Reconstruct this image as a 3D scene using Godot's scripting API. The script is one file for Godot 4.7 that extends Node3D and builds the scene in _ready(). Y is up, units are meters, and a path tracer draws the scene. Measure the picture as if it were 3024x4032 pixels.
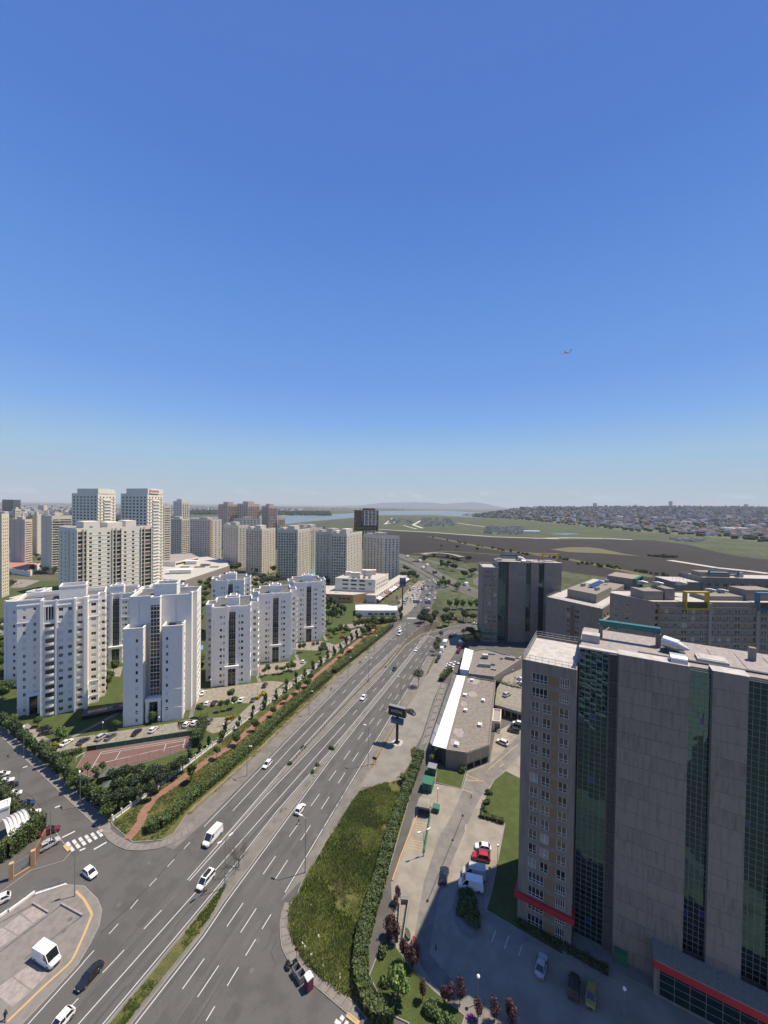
extends Node3D
# A city seen from a high window. Metres, y up, the camera looks along -z. Ground points are Vector2(x, z).

var M := {}
var used := {}
var rng := RandomNumberGenerator.new()
var cache := {}

class MB:
	var v := PackedVector3Array()
	var n := PackedVector3Array()
	var c := PackedColorArray()
	var col := Color(-1, 0, 0)
	func tri(a: Vector3, b: Vector3, d: Vector3) -> void:
		var nn := (b - a).cross(d - a).normalized()
		v.append(a); v.append(d); v.append(b)
		n.append(nn); n.append(nn); n.append(nn)
		if col.r >= 0.0:
			c.append(col); c.append(col); c.append(col)
	func quad(a: Vector3, b: Vector3, d: Vector3, e: Vector3) -> void:   # counter-clockwise as seen from outside
		tri(a, b, d); tri(a, d, e)
	func box(p: Vector3, s: Vector3, turn := 0.0) -> void:
		boxb(p, s, Basis(Vector3.UP, turn))
	func boxb(p: Vector3, s: Vector3, b: Basis) -> void:
		var x := b.x * s.x * 0.5
		var y := b.y * s.y * 0.5
		var z := b.z * s.z * 0.5
		quad(p - x - y + z, p + x - y + z, p + x + y + z, p - x + y + z)
		quad(p + x - y - z, p - x - y - z, p - x + y - z, p + x + y - z)
		quad(p + x - y + z, p + x - y - z, p + x + y - z, p + x + y + z)
		quad(p - x - y - z, p - x - y + z, p - x + y + z, p - x + y - z)
		quad(p - x + y + z, p + x + y + z, p + x + y - z, p - x + y - z)
		quad(p - x - y - z, p + x - y - z, p + x - y + z, p - x - y + z)
	func slab(x0: float, x1: float, y0: float, y1: float, z0: float, z1: float) -> void:
		box(Vector3(x0 + x1, y0 + y1, z0 + z1) * 0.5, Vector3(absf(x1 - x0), absf(y1 - y0), absf(z1 - z0)))
	func bar(a: Vector3, b: Vector3, w: float, h: float) -> void:
		var d := b - a
		var z := d.normalized()
		var x := (Vector3.UP.cross(z) if absf(z.y) < 0.99 else Vector3.RIGHT).normalized()
		boxb((a + b) * 0.5, Vector3(w, h, d.length()), Basis(x, z.cross(x), z))
	func tube(a: Vector3, b: Vector3, r0: float, r1: float, k := 8, caps := true) -> void:
		var z := (b - a).normalized()
		var x := (Vector3.UP.cross(z) if absf(z.y) < 0.95 else Vector3.RIGHT.cross(z)).normalized()
		var y := z.cross(x)
		for i in k:
			var p := x * cos(TAU * i / k) + y * sin(TAU * i / k)
			var q := x * cos(TAU * (i + 1) / k) + y * sin(TAU * (i + 1) / k)
			quad(a + p * r0, a + q * r0, b + q * r1, b + p * r1)
			if caps:
				tri(b + p * r1, b + q * r1, b); tri(a + q * r0, a + p * r0, a)
	func flat(poly: PackedVector2Array, y: float) -> void:
		var t := Geometry2D.triangulate_polygon(poly)
		for i in range(0, t.size(), 3):
			var a := Vector3(poly[t[i]].x, y, poly[t[i]].y)
			var b := Vector3(poly[t[i + 1]].x, y, poly[t[i + 1]].y)
			var d := Vector3(poly[t[i + 2]].x, y, poly[t[i + 2]].y)
			if (b - a).cross(d - a).y > 0: tri(a, b, d)
			else: tri(a, d, b)
	func rim(poly: PackedVector2Array, y0: float, y1: float, inward := false) -> void:
		var m := poly.size()
		for i in m:
			var p := poly[i]
			var q := poly[(i + 1) % m]
			if inward:
				var s := p; p = q; q = s
			quad(Vector3(p.x, y0, p.y), Vector3(q.x, y0, q.y), Vector3(q.x, y1, q.y), Vector3(p.x, y1, p.y))
	func prism(poly: PackedVector2Array, y0: float, y1: float) -> void:
		rim(poly, y0, y1); flat(poly, y1)
	func mesh(mat: Material, into: ArrayMesh = null) -> ArrayMesh:
		var am := into if into else ArrayMesh.new()
		if v.is_empty(): return am
		var a := []
		a.resize(Mesh.ARRAY_MAX)
		a[Mesh.ARRAY_VERTEX] = v
		a[Mesh.ARRAY_NORMAL] = n
		if c.size(): a[Mesh.ARRAY_COLOR] = c
		am.add_surface_from_arrays(Mesh.PRIMITIVE_TRIANGLES, a)
		am.surface_set_material(am.get_surface_count() - 1, mat)
		return am

func numbered(called: String) -> String:
	if not used.has(called):
		used[called] = 0
		return called
	used[called] += 1
	return "%s_%03d" % [called, used[called]]

func thing(called: String, label: String, category: String, at := Vector3.ZERO, turn := 0.0, group := "") -> Node3D:
	var o := Node3D.new()
	o.name = numbered(called)
	add_child(o)
	o.position = at
	o.rotation.y = turn
	tag(o, label, category, group)
	return o

func tag(o: Node, label: String, category: String, group := "") -> void:
	o.set_meta("label", label)
	o.set_meta("category", category)
	if group: o.set_meta("group", group)

func part(called: String, mesh: Mesh, parent: Node, at := Vector3.ZERO, turn := 0.0) -> MeshInstance3D:
	var o := MeshInstance3D.new()
	o.name = called
	o.mesh = mesh
	parent.add_child(o, true)
	o.position = at
	if turn: o.rotation.y = turn
	return o

func top(called: String, mesh: Mesh) -> MeshInstance3D:
	var o := MeshInstance3D.new()
	o.name = numbered(called)
	o.mesh = mesh
	add_child(o)
	return o

func struct(called: String, mesh: Mesh) -> MeshInstance3D:
	var o := top(called, mesh)
	o.set_meta("kind", "structure")
	return o

func copy(o: Node3D, called: String, label: String, category: String, at: Vector3, turn := 0.0, group := "", size := 1.0) -> Node3D:
	var r: Node3D = o.duplicate()
	r.name = numbered(called)
	add_child(r)
	r.position = at
	r.rotation.y = turn
	if size != 1.0: r.scale = Vector3.ONE * size
	tag(r, label, category, group)
	return r

func V(x: float, z: float) -> Vector2: return Vector2(x, z)
func v3(p: Vector2, y := 0.0) -> Vector3: return Vector3(p.x, y, p.y)
func rd(u: float, v: float) -> Vector2: return Vector2(u * 0.3206 + v * 0.9472, -u * 0.9472 + v * 0.3206)   # along and across the boulevard
func road_line(uv: Array) -> PackedVector2Array:
	var o := PackedVector2Array()
	for i in range(0, uv.size(), 2): o.append(rd(uv[i], uv[i + 1]))
	return o
const ROAD := -0.3264     # yaw of a thing that points away along the boulevard

func poly(a: Array) -> PackedVector2Array:
	var o := PackedVector2Array(a)
	var s := 0.0
	for i in o.size():
		var p := o[i]
		var q := o[(i + 1) % o.size()]
		s += p.x * q.y - q.x * p.y
	if s > 0: o.reverse()
	return o

func inset(p: PackedVector2Array, d: float) -> PackedVector2Array:
	var o := PackedVector2Array()
	var m := p.size()
	for i in m:
		var a := p[(i - 1 + m) % m]
		var b := p[i]
		var c := p[(i + 1) % m]
		var e := (b - a).normalized()
		var f := (c - b).normalized()
		var ne := Vector2(e.y, -e.x)     # inwards for our winding
		var nf := Vector2(f.y, -f.x)
		var k := (ne + nf)
		o.append(b + k * (d / maxf(0.3, 1.0 + ne.dot(nf))))
	return o

func strip(line: PackedVector2Array, l: float, r: float) -> PackedVector2Array:   # a band left and right of a line
	var a := PackedVector2Array()
	var b := PackedVector2Array()
	for i in line.size():
		var d := Vector2.ZERO
		if i > 0: d += (line[i] - line[i - 1]).normalized()
		if i < line.size() - 1: d += (line[i + 1] - line[i]).normalized()
		d = d.normalized()
		var s := Vector2(-d.y, d.x)
		a.append(line[i] + s * l)
		b.append(line[i] + s * r)
	b.reverse()
	a.append_array(b)
	return poly(Array(a))

func band(mb: MB, line: PackedVector2Array, l: float, r: float, y: float) -> void:
	for i in line.size() - 1:
		var q := strip(PackedVector2Array([line[i], line[i + 1]]), l, r)
		mb.flat(q, y)

# ---------- materials ----------
func lin(r: float, g: float, b: float) -> Color: return Color(r, g, b).linear_to_srgb()

func plain(r: float, g: float, b: float, rough := 0.85, metal := 0.0) -> StandardMaterial3D:
	var m := StandardMaterial3D.new()
	m.albedo_color = lin(r, g, b)
	m.roughness = rough
	m.metallic = metal
	return m

func noise_tex(stops: Array, freq: float, octaves: int, sd: int, size := 512) -> NoiseTexture2D:
	var f := FastNoiseLite.new()
	f.seed = sd
	f.frequency = freq
	f.noise_type = FastNoiseLite.TYPE_SIMPLEX_SMOOTH
	f.fractal_octaves = octaves
	f.fractal_gain = 0.6
	var g := Gradient.new()
	g.offsets = PackedFloat32Array()
	g.colors = PackedColorArray()
	var offs := PackedFloat32Array()
	var cols := PackedColorArray()
	for s in stops:
		offs.append(s[0])
		cols.append(lin(s[1], s[2], s[3]))
	g.offsets = offs
	g.colors = cols
	var t := NoiseTexture2D.new()
	t.width = size
	t.height = size
	t.seamless = true
	t.noise = f
	t.color_ramp = g
	return t

# fine: stops of colour over fine_m metres; coarse: stops of a multiplier over coarse_m metres
func noisy(fine: Array, fine_m: float, coarse: Array, coarse_m: float, rough := 0.92, sd := 1, fo := 5, ff := 0.02) -> StandardMaterial3D:
	var m := StandardMaterial3D.new()
	m.roughness = rough
	m.albedo_texture = noise_tex(fine, ff, fo, sd)
	m.uv1_triplanar = true
	m.uv1_world_triplanar = true
	m.uv1_scale = Vector3.ONE / fine_m
	if coarse.size():
		m.detail_enabled = true
		m.detail_albedo = noise_tex(coarse, 0.012, 4, sd + 50)
		m.detail_blend_mode = BaseMaterial3D.BLEND_MODE_MUL
		m.detail_uv_layer = BaseMaterial3D.DETAIL_UV_2
		m.uv2_triplanar = true
		m.uv2_world_triplanar = true
		m.uv2_scale = Vector3.ONE / coarse_m
	return m

func grey(k: float, spread: float, tint := Vector3.ONE) -> Array:
	return [[0.25, (k - spread) * tint.x, (k - spread) * tint.y, (k - spread) * tint.z], [0.5, k * tint.x, k * tint.y, k * tint.z], [0.75, (k + spread) * tint.x, (k + spread) * tint.y, (k + spread) * tint.z]]

func glass(r: float, g: float, b: float, rough := 0.06) -> StandardMaterial3D:
	var m := plain(r, g, b, rough)
	m.metallic_specular = 0.7
	return m

func leafy() -> StandardMaterial3D:
	var m := plain(1, 1, 1, 0.6)
	m.vertex_color_use_as_albedo = true
	m.backlight_enabled = true
	m.backlight = Color(0.1, 0.14, 0.04)
	return m

func _ready() -> void:
	rng.seed = 7
	camera_and_light()
	make_materials()
	build_ground()
	build_far()
	print("ground ", Time.get_ticks_msec())
	build_white_towers()
	build_mid_towers()
	build_right_complex()
	build_low_buildings()
	print("buildings ", Time.get_ticks_msec())
	build_plants()
	print("plants ", Time.get_ticks_msec())
	build_furniture()
	build_vehicles()
	build_people()
	print("done ", Time.get_ticks_msec())

func camera_and_light() -> void:
	var cam := Camera3D.new()
	cam.name = "camera"
	cam.fov = 106.0
	cam.near = 0.5
	cam.far = 90000.0
	cam.position = Vector3(0, 87, 0)
	cam.rotation = Vector3(-0.0154, 0, 0.0136)
	add_child(cam)
	cam.current = true
	var sky := PanoramaSkyMaterial.new()
	sky.panorama = sky_picture()
	var s := Sky.new()
	s.sky_material = sky
	var e := Environment.new()
	e.background_mode = Environment.BG_SKY
	e.sky = s
	e.tonemap_mode = Environment.TONE_MAPPER_LINEAR
	e.tonemap_exposure = 1.35
	e.background_energy_multiplier = 0.74
	e.ssao_enabled = true
	e.ssil_enabled = true
	e.sdfgi_enabled = true
	e.fog_enabled = true
	e.fog_density = 0.000042
	e.fog_light_color = lin(0.88, 0.95, 1.0)
	var w := WorldEnvironment.new()
	w.name = "environment"
	w.environment = e
	add_child(w)
	var sun := DirectionalLight3D.new()
	sun.name = "sun"
	sun.light_energy = 1.6
	sun.light_color = Color(1.0, 0.945, 0.85)
	sun.light_angular_distance = 0.53
	sun.shadow_enabled = true
	# shadows fall to the left and a little towards the camera; the sun stands about 65 degrees high
	var to := Vector3(0.9455, 0.0, -0.3256).normalized() * cos(deg_to_rad(65.0)) + Vector3.UP * sin(deg_to_rad(65.0))
	sun.look_at_from_position(to * 100.0, Vector3.ZERO, Vector3.UP)
	add_child(sun)

# clear air from the horizon to the zenith, with a few low clouds along the horizon
func sky_picture() -> ImageTexture:
	var stops := [[-90.0, 70, 70, 64], [-6.0, 120, 122, 116], [0.0, 178, 195, 207], [2.0, 174, 196, 212], [7.0, 156, 194, 226], [12.0, 126, 173, 234], [17.0, 109, 157, 229], [26.0, 95, 145, 219], [34.0, 85, 133, 211], [40.0, 80, 125, 205], [50.0, 82, 121, 200], [70.0, 75, 112, 190], [90.0, 72, 108, 186]]
	var w := 2048
	var h := 1024
	var im := Image.create(w, h, false, Image.FORMAT_RGBF)
	var n := FastNoiseLite.new()
	n.seed = 12
	n.frequency = 0.022
	n.fractal_octaves = 4
	for y in h:
		var el := 90.0 - 180.0 * (y + 0.5) / h
		var c := Color()
		for i in stops.size() - 1:
			if el >= stops[i][0] and el <= stops[i + 1][0]:
				var t: float = (el - stops[i][0]) / (stops[i + 1][0] - stops[i][0])
				c = Color(stops[i][1] / 255.0, stops[i][2] / 255.0, stops[i][3] / 255.0).lerp(Color(stops[i + 1][1] / 255.0, stops[i + 1][2] / 255.0, stops[i + 1][3] / 255.0), t).srgb_to_linear()
		im.fill_rect(Rect2i(0, y, w, 1), c)
		if el > 0.6 and el < 2.6:
			var band := 1.0 - absf(el - 1.5) / 1.1
			for x in w:
				var k := clampf((n.get_noise_2d(x, y * 4.0) - 0.22) * 2.4, 0.0, 0.5) * band
				if k > 0: im.set_pixel(x, y, c.lerp(Color(0.78, 0.82, 0.86), k))
	return ImageTexture.create_from_image(im)

func make_materials() -> void:
	M.ground = noisy([[0.3, 0.055, 0.062, 0.028], [0.5, 0.085, 0.085, 0.042], [0.7, 0.15, 0.135, 0.085]], 24.0, grey(0.85, 0.2), 420.0, 1.0, 3)
	M.asphalt = noisy(grey(0.088, 0.011, Vector3(1.035, 1.0, 0.945)), 5.0, [[0.3, 0.82, 0.82, 0.82], [0.55, 1, 1, 1], [0.75, 1, 1, 1]], 55.0, 0.93, 5, 6, 0.04)
	M.asphalt_worn = noisy(grey(0.109, 0.011, Vector3(1.05, 1.0, 0.93)), 4.0, grey(0.9, 0.1), 30.0, 0.95, 6, 6, 0.03)
	M.shoulder = noisy(grey(0.161, 0.022, Vector3(1.07, 1.0, 0.88)), 2.3, grey(0.9, 0.12), 31.0, 0.96, 8, 6, 0.03)
	M.gravel = noisy(grey(0.195, 0.041, Vector3(1.06, 1.0, 0.88)), 4.3, grey(0.92, 0.10), 37.0, 0.97, 9, 6, 0.11)
	M.kerb = noisy(grey(0.225, 0.038, Vector3(1.04, 1.0, 0.94)), 2.5, [], 1.0, 0.9, 11)
	M.paver = noisy(grey(0.180, 0.034, Vector3(1.09, 1.0, 0.92)), 1.6, grey(0.93, 0.1), 14.0, 0.92, 12, 6, 0.06)
	M.paver_red = noisy(grey(0.150, 0.022, Vector3(1.25, 0.98, 0.85)), 1.6, grey(0.93, 0.1), 9.0, 0.92, 13, 6, 0.06)
	M.concrete_yard = noisy(grey(0.232, 0.019, Vector3(1.1, 1.0, 0.83)), 6.1, grey(0.9, 0.12), 43.0, 0.93, 14, 6, 0.06)
	M.lot = noisy(grey(0.217, 0.022, Vector3(1.1, 1.0, 0.82)), 3.4, grey(0.9, 0.14), 16.0, 0.94, 15, 6, 0.03)
	M.grass = noisy([[0.25, 0.05, 0.06, 0.014], [0.5, 0.095, 0.1, 0.026], [0.72, 0.17, 0.145, 0.06]], 4.0, [[0.3, 0.7, 0.75, 0.7], [0.6, 1.0, 1.0, 1.0], [0.75, 1.0, 0.93, 0.8]], 30.0, 1.0, 16, 6, 0.035)
	M.lawn = noisy([[0.25, 0.036, 0.055, 0.011], [0.5, 0.056, 0.08, 0.017], [0.72, 0.08, 0.10, 0.026]], 4.5, grey(0.9, 0.12), 25.0, 1.0, 17, 6, 0.03)
	M.dry = noisy([[0.25, 0.10, 0.085, 0.035], [0.5, 0.17, 0.135, 0.06], [0.72, 0.24, 0.2, 0.11]], 3.0, grey(0.9, 0.15), 15.0, 1.0, 18, 6, 0.03)
	M.field = noisy([[0.3, 0.014, 0.010, 0.007], [0.5, 0.02, 0.0145, 0.0105], [0.72, 0.03, 0.022, 0.016]], 60.0, grey(0.9, 0.2), 480.0, 1.0, 19, 5, 0.02)
	M.meadow = noisy([[0.3, 0.04, 0.056, 0.02], [0.5, 0.058, 0.075, 0.028], [0.72, 0.09, 0.095, 0.042]], 110.0, grey(0.88, 0.18), 700.0, 1.0, 20, 5, 0.02)
	M.straw = noisy([[0.3, 0.085, 0.08, 0.035], [0.6, 0.13, 0.115, 0.05]], 50.0, [], 1.0, 1.0, 21)
	M.dirt = noisy(grey(0.42, 0.08, Vector3(1.05, 1.0, 0.88)), 30.0, [], 1.0, 1.0, 22)
	M.water = plain(0.03, 0.045, 0.06, 0.16)
	M.mountain = plain(0.03, 0.05, 0.07, 1.0)
	M.hill = noisy([[0.3, 0.06, 0.075, 0.035], [0.5, 0.10, 0.105, 0.06], [0.72, 0.16, 0.145, 0.10]], 160.0, grey(0.9, 0.15), 900.0, 1.0, 23)
	M.redpath = noisy(grey(0.180, 0.022, Vector3(1.35, 0.72, 0.5)), 2.0, grey(0.92, 0.1), 12.0, 0.95, 24, 6, 0.05)
	M.court = noisy(grey(0.112, 0.009, Vector3(1.35, 0.78, 0.68)), 4.0, grey(0.94, 0.07), 12.0, 0.95, 25)
	M.pad = plain(0.11, 0.05, 0.045, 0.95)
	M.paint = noisy(grey(0.50, 0.14), 1.2, [], 1.0, 0.85, 26, 6, 0.06)
	M.yellow_paint = noisy(grey(0.40, 0.1, Vector3(1.1, 0.76, 0.34)), 1.0, [], 1.0, 0.85, 27, 6, 0.06)
	M.white_wall = noisy(grey(0.79, 0.03, Vector3(1.05, 1.0, 0.91)), 3.0, [[0.25, 0.92, 0.92, 0.91], [0.5, 0.98, 0.98, 0.98], [0.7, 1.0, 1.0, 1.0]], 9.0, 0.9, 28)
	M.white_trim = plain(0.80, 0.775, 0.725, 0.85)
	M.roof_dark = noisy(grey(0.120, 0.030), 5.0, grey(0.9, 0.15), 12.0, 0.95, 29)
	M.cream = noisy(grey(0.74, 0.03, Vector3(1.08, 1.0, 0.84)), 6.0, grey(0.94, 0.06), 22.0, 0.9, 30)
	M.beige = noisy(grey(0.64, 0.03, Vector3(1.1, 1.0, 0.8)), 6.0, grey(0.93, 0.07), 22.0, 0.9, 31)
	M.greige = noisy(grey(0.58, 0.03, Vector3(1.1, 1.0, 0.82)), 6.0, grey(0.93, 0.07), 22.0, 0.9, 32)
	M.pink = noisy(grey(0.52, 0.03, Vector3(1.2, 0.97, 0.8)), 6.0, [], 1.0, 0.9, 33)
	M.orange = plain(0.45, 0.27, 0.13, 0.9)
	M.brown = plain(0.16, 0.085, 0.06, 0.85)
	M.concrete = noisy(grey(0.207, 0.016, Vector3(1.13, 1.0, 0.84)), 5.0, [[0.25, 0.7, 0.69, 0.67], [0.42, 0.92, 0.92, 0.92], [0.65, 1.0, 1.0, 1.0]], 16.0, 0.9, 34, 6, 0.03)
	M.concrete_b = noisy(grey(0.218, 0.016, Vector3(1.13, 1.0, 0.84)), 4.0, [[0.25, 0.76, 0.75, 0.73], [0.5, 1, 1, 1]], 11.0, 0.9, 35, 6, 0.03)
	for k in ["concrete", "concrete_b"]:      # rain streaks run down the faces
		M[k].uv2_scale = Vector3(0.23, 0.021, 0.23)
	M.white_wall.uv2_scale = Vector3(0.3, 0.045, 0.3)
	M.roof_pale = noisy(grey(0.425, 0.060, Vector3(1.04, 1.0, 0.93)), 4.0, grey(0.9, 0.12), 14.0, 0.93, 36, 6, 0.03)
	M.roof_pink = noisy(grey(0.270, 0.045, Vector3(1.12, 1.0, 0.94)), 3.0, grey(0.9, 0.12), 9.0, 0.93, 37, 6, 0.03)
	M.roof_brown = noisy(grey(0.176, 0.034, Vector3(1.12, 1.0, 0.86)), 4.0, [[0.2, 0.75, 0.73, 0.7], [0.5, 1, 1, 1], [0.8, 1.15, 1.15, 1.15]], 12.0, 0.95, 38, 6, 0.03)
	M.white_sheet = noisy(grey(0.74, 0.05), 5.0, [], 1.0, 0.6, 39)
	M.tan_panel = plain(0.21, 0.145, 0.085, 0.8)
	M.frame = plain(0.62, 0.62, 0.60, 0.5)
	M.frame_grey = plain(0.26, 0.27, 0.27, 0.5)
	M.frame_green = plain(0.2, 0.22, 0.21, 0.4)
	M.glass_dark = glass(0.012, 0.015, 0.018)
	M.glass_mid = glass(0.05, 0.055, 0.06)
	M.glass_pale = glass(0.26, 0.26, 0.25, 0.2)
	M.glass_teal = glass(0.004, 0.014, 0.017, 0.02)
	M.glass_teal.metallic = 0.85
	M.glass_teal.albedo_color = lin(0.035, 0.085, 0.095)
	M.glass_blue = glass(0.012, 0.04, 0.15, 0.05)
	M.shutter = plain(0.66, 0.66, 0.65, 0.7)
	M.red_panel = plain(0.42, 0.02, 0.035, 0.6)
	M.teal_panel = plain(0.015, 0.12, 0.125, 0.5)
	M.yellow_panel = plain(0.36, 0.26, 0.025, 0.6)
	M.green_panel = plain(0.02, 0.13, 0.075, 0.6)
	M.cyan_panel = plain(0.02, 0.12, 0.2, 0.6)
	M.metal = plain(0.45, 0.46, 0.47, 0.45, 0.7)
	M.galv = plain(0.3, 0.31, 0.32, 0.5, 0.6)
	M.steel_dark = plain(0.06, 0.065, 0.07, 0.55, 0.3)
	M.black = plain(0.012, 0.012, 0.014, 0.5)
	M.dark_void = M.concrete
	M.rust = noisy(grey(0.13, 0.05, Vector3(1.4, 0.8, 0.5)), 3.0, [], 1.0, 0.9, 40)
	M.tile_red = noisy(grey(0.28, 0.04, Vector3(1.5, 0.62, 0.42)), 3.0, [], 1.0, 0.85, 41)
	M.bark = plain(0.09, 0.07, 0.05, 0.95)
	M.leaf = leafy()
	M.trunk_white = plain(0.3, 0.27, 0.23, 0.9)
	M.soil = plain(0.09, 0.065, 0.04, 1.0)
	M.ochre = noisy(grey(0.36, 0.03, Vector3(1.35, 0.8, 0.38)), 3.0, [], 1.0, 0.9, 42)
	M.taupe = noisy(grey(0.20, 0.02, Vector3(1.16, 1.0, 0.82)), 5.0, grey(0.92, 0.08), 14.0, 0.9, 44)
	M.lane = noisy(grey(0.165, 0.015, Vector3(1.06, 1.0, 0.91)), 5.0, grey(0.9, 0.12), 26.0, 0.94, 45, 6, 0.05)
	M.louvre = plain(0.11, 0.10, 0.09, 0.6)
	M.solar = glass(0.012, 0.016, 0.06, 0.1)
	M.polycarb = noisy(grey(0.5, 0.05), 3.0, [], 1.0, 0.5, 43)

# ---------- ground ----------
func sheet(called: String, pts, mat: Material, y: float) -> MeshInstance3D:
	var mb := MB.new()
	mb.flat(poly(Array(pts)), y)
	return struct(called, mb.mesh(mat))

func raised(called: String, pts, mat: Material, y: float, kerb: Material = null) -> MeshInstance3D:   # a slab with a kerb round it
	var p := poly(Array(pts))
	var mb := MB.new()
	mb.flat(inset(p, 0.18), y)
	var am := mb.mesh(mat)
	var k := MB.new()
	k.rim(p, -0.03, y + 0.01)
	var q := inset(p, 0.18)
	for i in p.size():
		var j := (i + 1) % p.size()
		k.quad(v3(p[i], y + 0.01), v3(p[j], y + 0.01), v3(q[j], y + 0.01), v3(q[i], y + 0.01))
	k.mesh(kerb if kerb else M.kerb, am)
	return struct(called, am)

func resample(line: PackedVector2Array, k: int) -> PackedVector2Array:
	var total := 0.0
	for i in line.size() - 1: total += line[i].distance_to(line[i + 1])
	var o := PackedVector2Array()
	for s in k:
		var d := total * s / (k - 1)
		for i in line.size() - 1:
			var l := line[i].distance_to(line[i + 1])
			if d <= l + 0.001 or i == line.size() - 2:
				o.append(line[i].lerp(line[i + 1], clampf(d / maxf(l, 0.001), 0, 1)))
				break
			d -= l
	return o

# a pavement laid in panels between an outer (kerb) and an inner line
func panelled(called: String, outer: Array, inner: Array, count: int, mat: Material, y := 0.12) -> void:
	var a := resample(PackedVector2Array(outer), count * 2 + 1)
	var b := resample(PackedVector2Array(inner), count * 2 + 1)
	var base := MB.new()
	for i in count * 2:
		base.quad(v3(a[i], y - 0.015), v3(a[i + 1], y - 0.015), v3(b[i + 1], y - 0.015), v3(b[i], y - 0.015))
		base.quad(v3(a[i], -0.02), v3(a[i + 1], -0.02), v3(a[i + 1], y - 0.015), v3(a[i], y - 0.015))
	var o := struct(called, base.mesh(plain(0.12, 0.095, 0.08, 0.95)))
	for i in count:
		var m := MB.new()
		var q := []
		for k in 3: q.append([a[i * 2 + k].lerp(b[i * 2 + k], 0.13), b[i * 2 + k].lerp(a[i * 2 + k], 0.03)])
		q[0] = [q[0][0].lerp(q[1][0], 0.09), q[0][1].lerp(q[1][1], 0.09)]
		q[2] = [q[2][0].lerp(q[1][0], 0.09), q[2][1].lerp(q[1][1], 0.09)]
		for k in 2:
			m.quad(v3(q[k][0], y), v3(q[k + 1][0], y), v3(q[k + 1][1], y), v3(q[k][1], y))
		part("paving_panel", m.mesh(mat), o)
	var kb := MB.new()
	for i in count * 2:
		var c0 := a[i].lerp(b[i], 0.08)
		var c1 := a[i + 1].lerp(b[i + 1], 0.08)
		kb.quad(v3(a[i], y + 0.02), v3(a[i + 1], y + 0.02), v3(c1, y + 0.02), v3(c0, y + 0.02))
		kb.quad(v3(a[i], -0.02), v3(a[i + 1], -0.02), v3(a[i + 1], y + 0.02), v3(a[i], y + 0.02))
	part("kerb", kb.mesh(M.kerb), o)

func painted(lines: Array, mat: Material, width: float, y := 0.014) -> void:
	for l in lines:
		var mb := MB.new()
		band(mb, l, -width * 0.5, width * 0.5, y)
		struct("road_marking", mb.mesh(mat))

func dashes(line: PackedVector2Array, on: float, off: float, width := 0.16, y := 0.014) -> void:
	var total := 0.0
	for i in line.size() - 1: total += line[i].distance_to(line[i + 1])
	var many := resample(line, int(total) + 1)
	var d := 0.0
	var mb := MB.new()
	while d + on < total:
		var a := many[int(d)]
		var b := many[mini(int(d + on), many.size() - 1)]
		mb.flat(strip(PackedVector2Array([a, b]), -width * 0.5, width * 0.5), y)
		d += on + off
	struct("road_marking", mb.mesh(M.paint))

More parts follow.
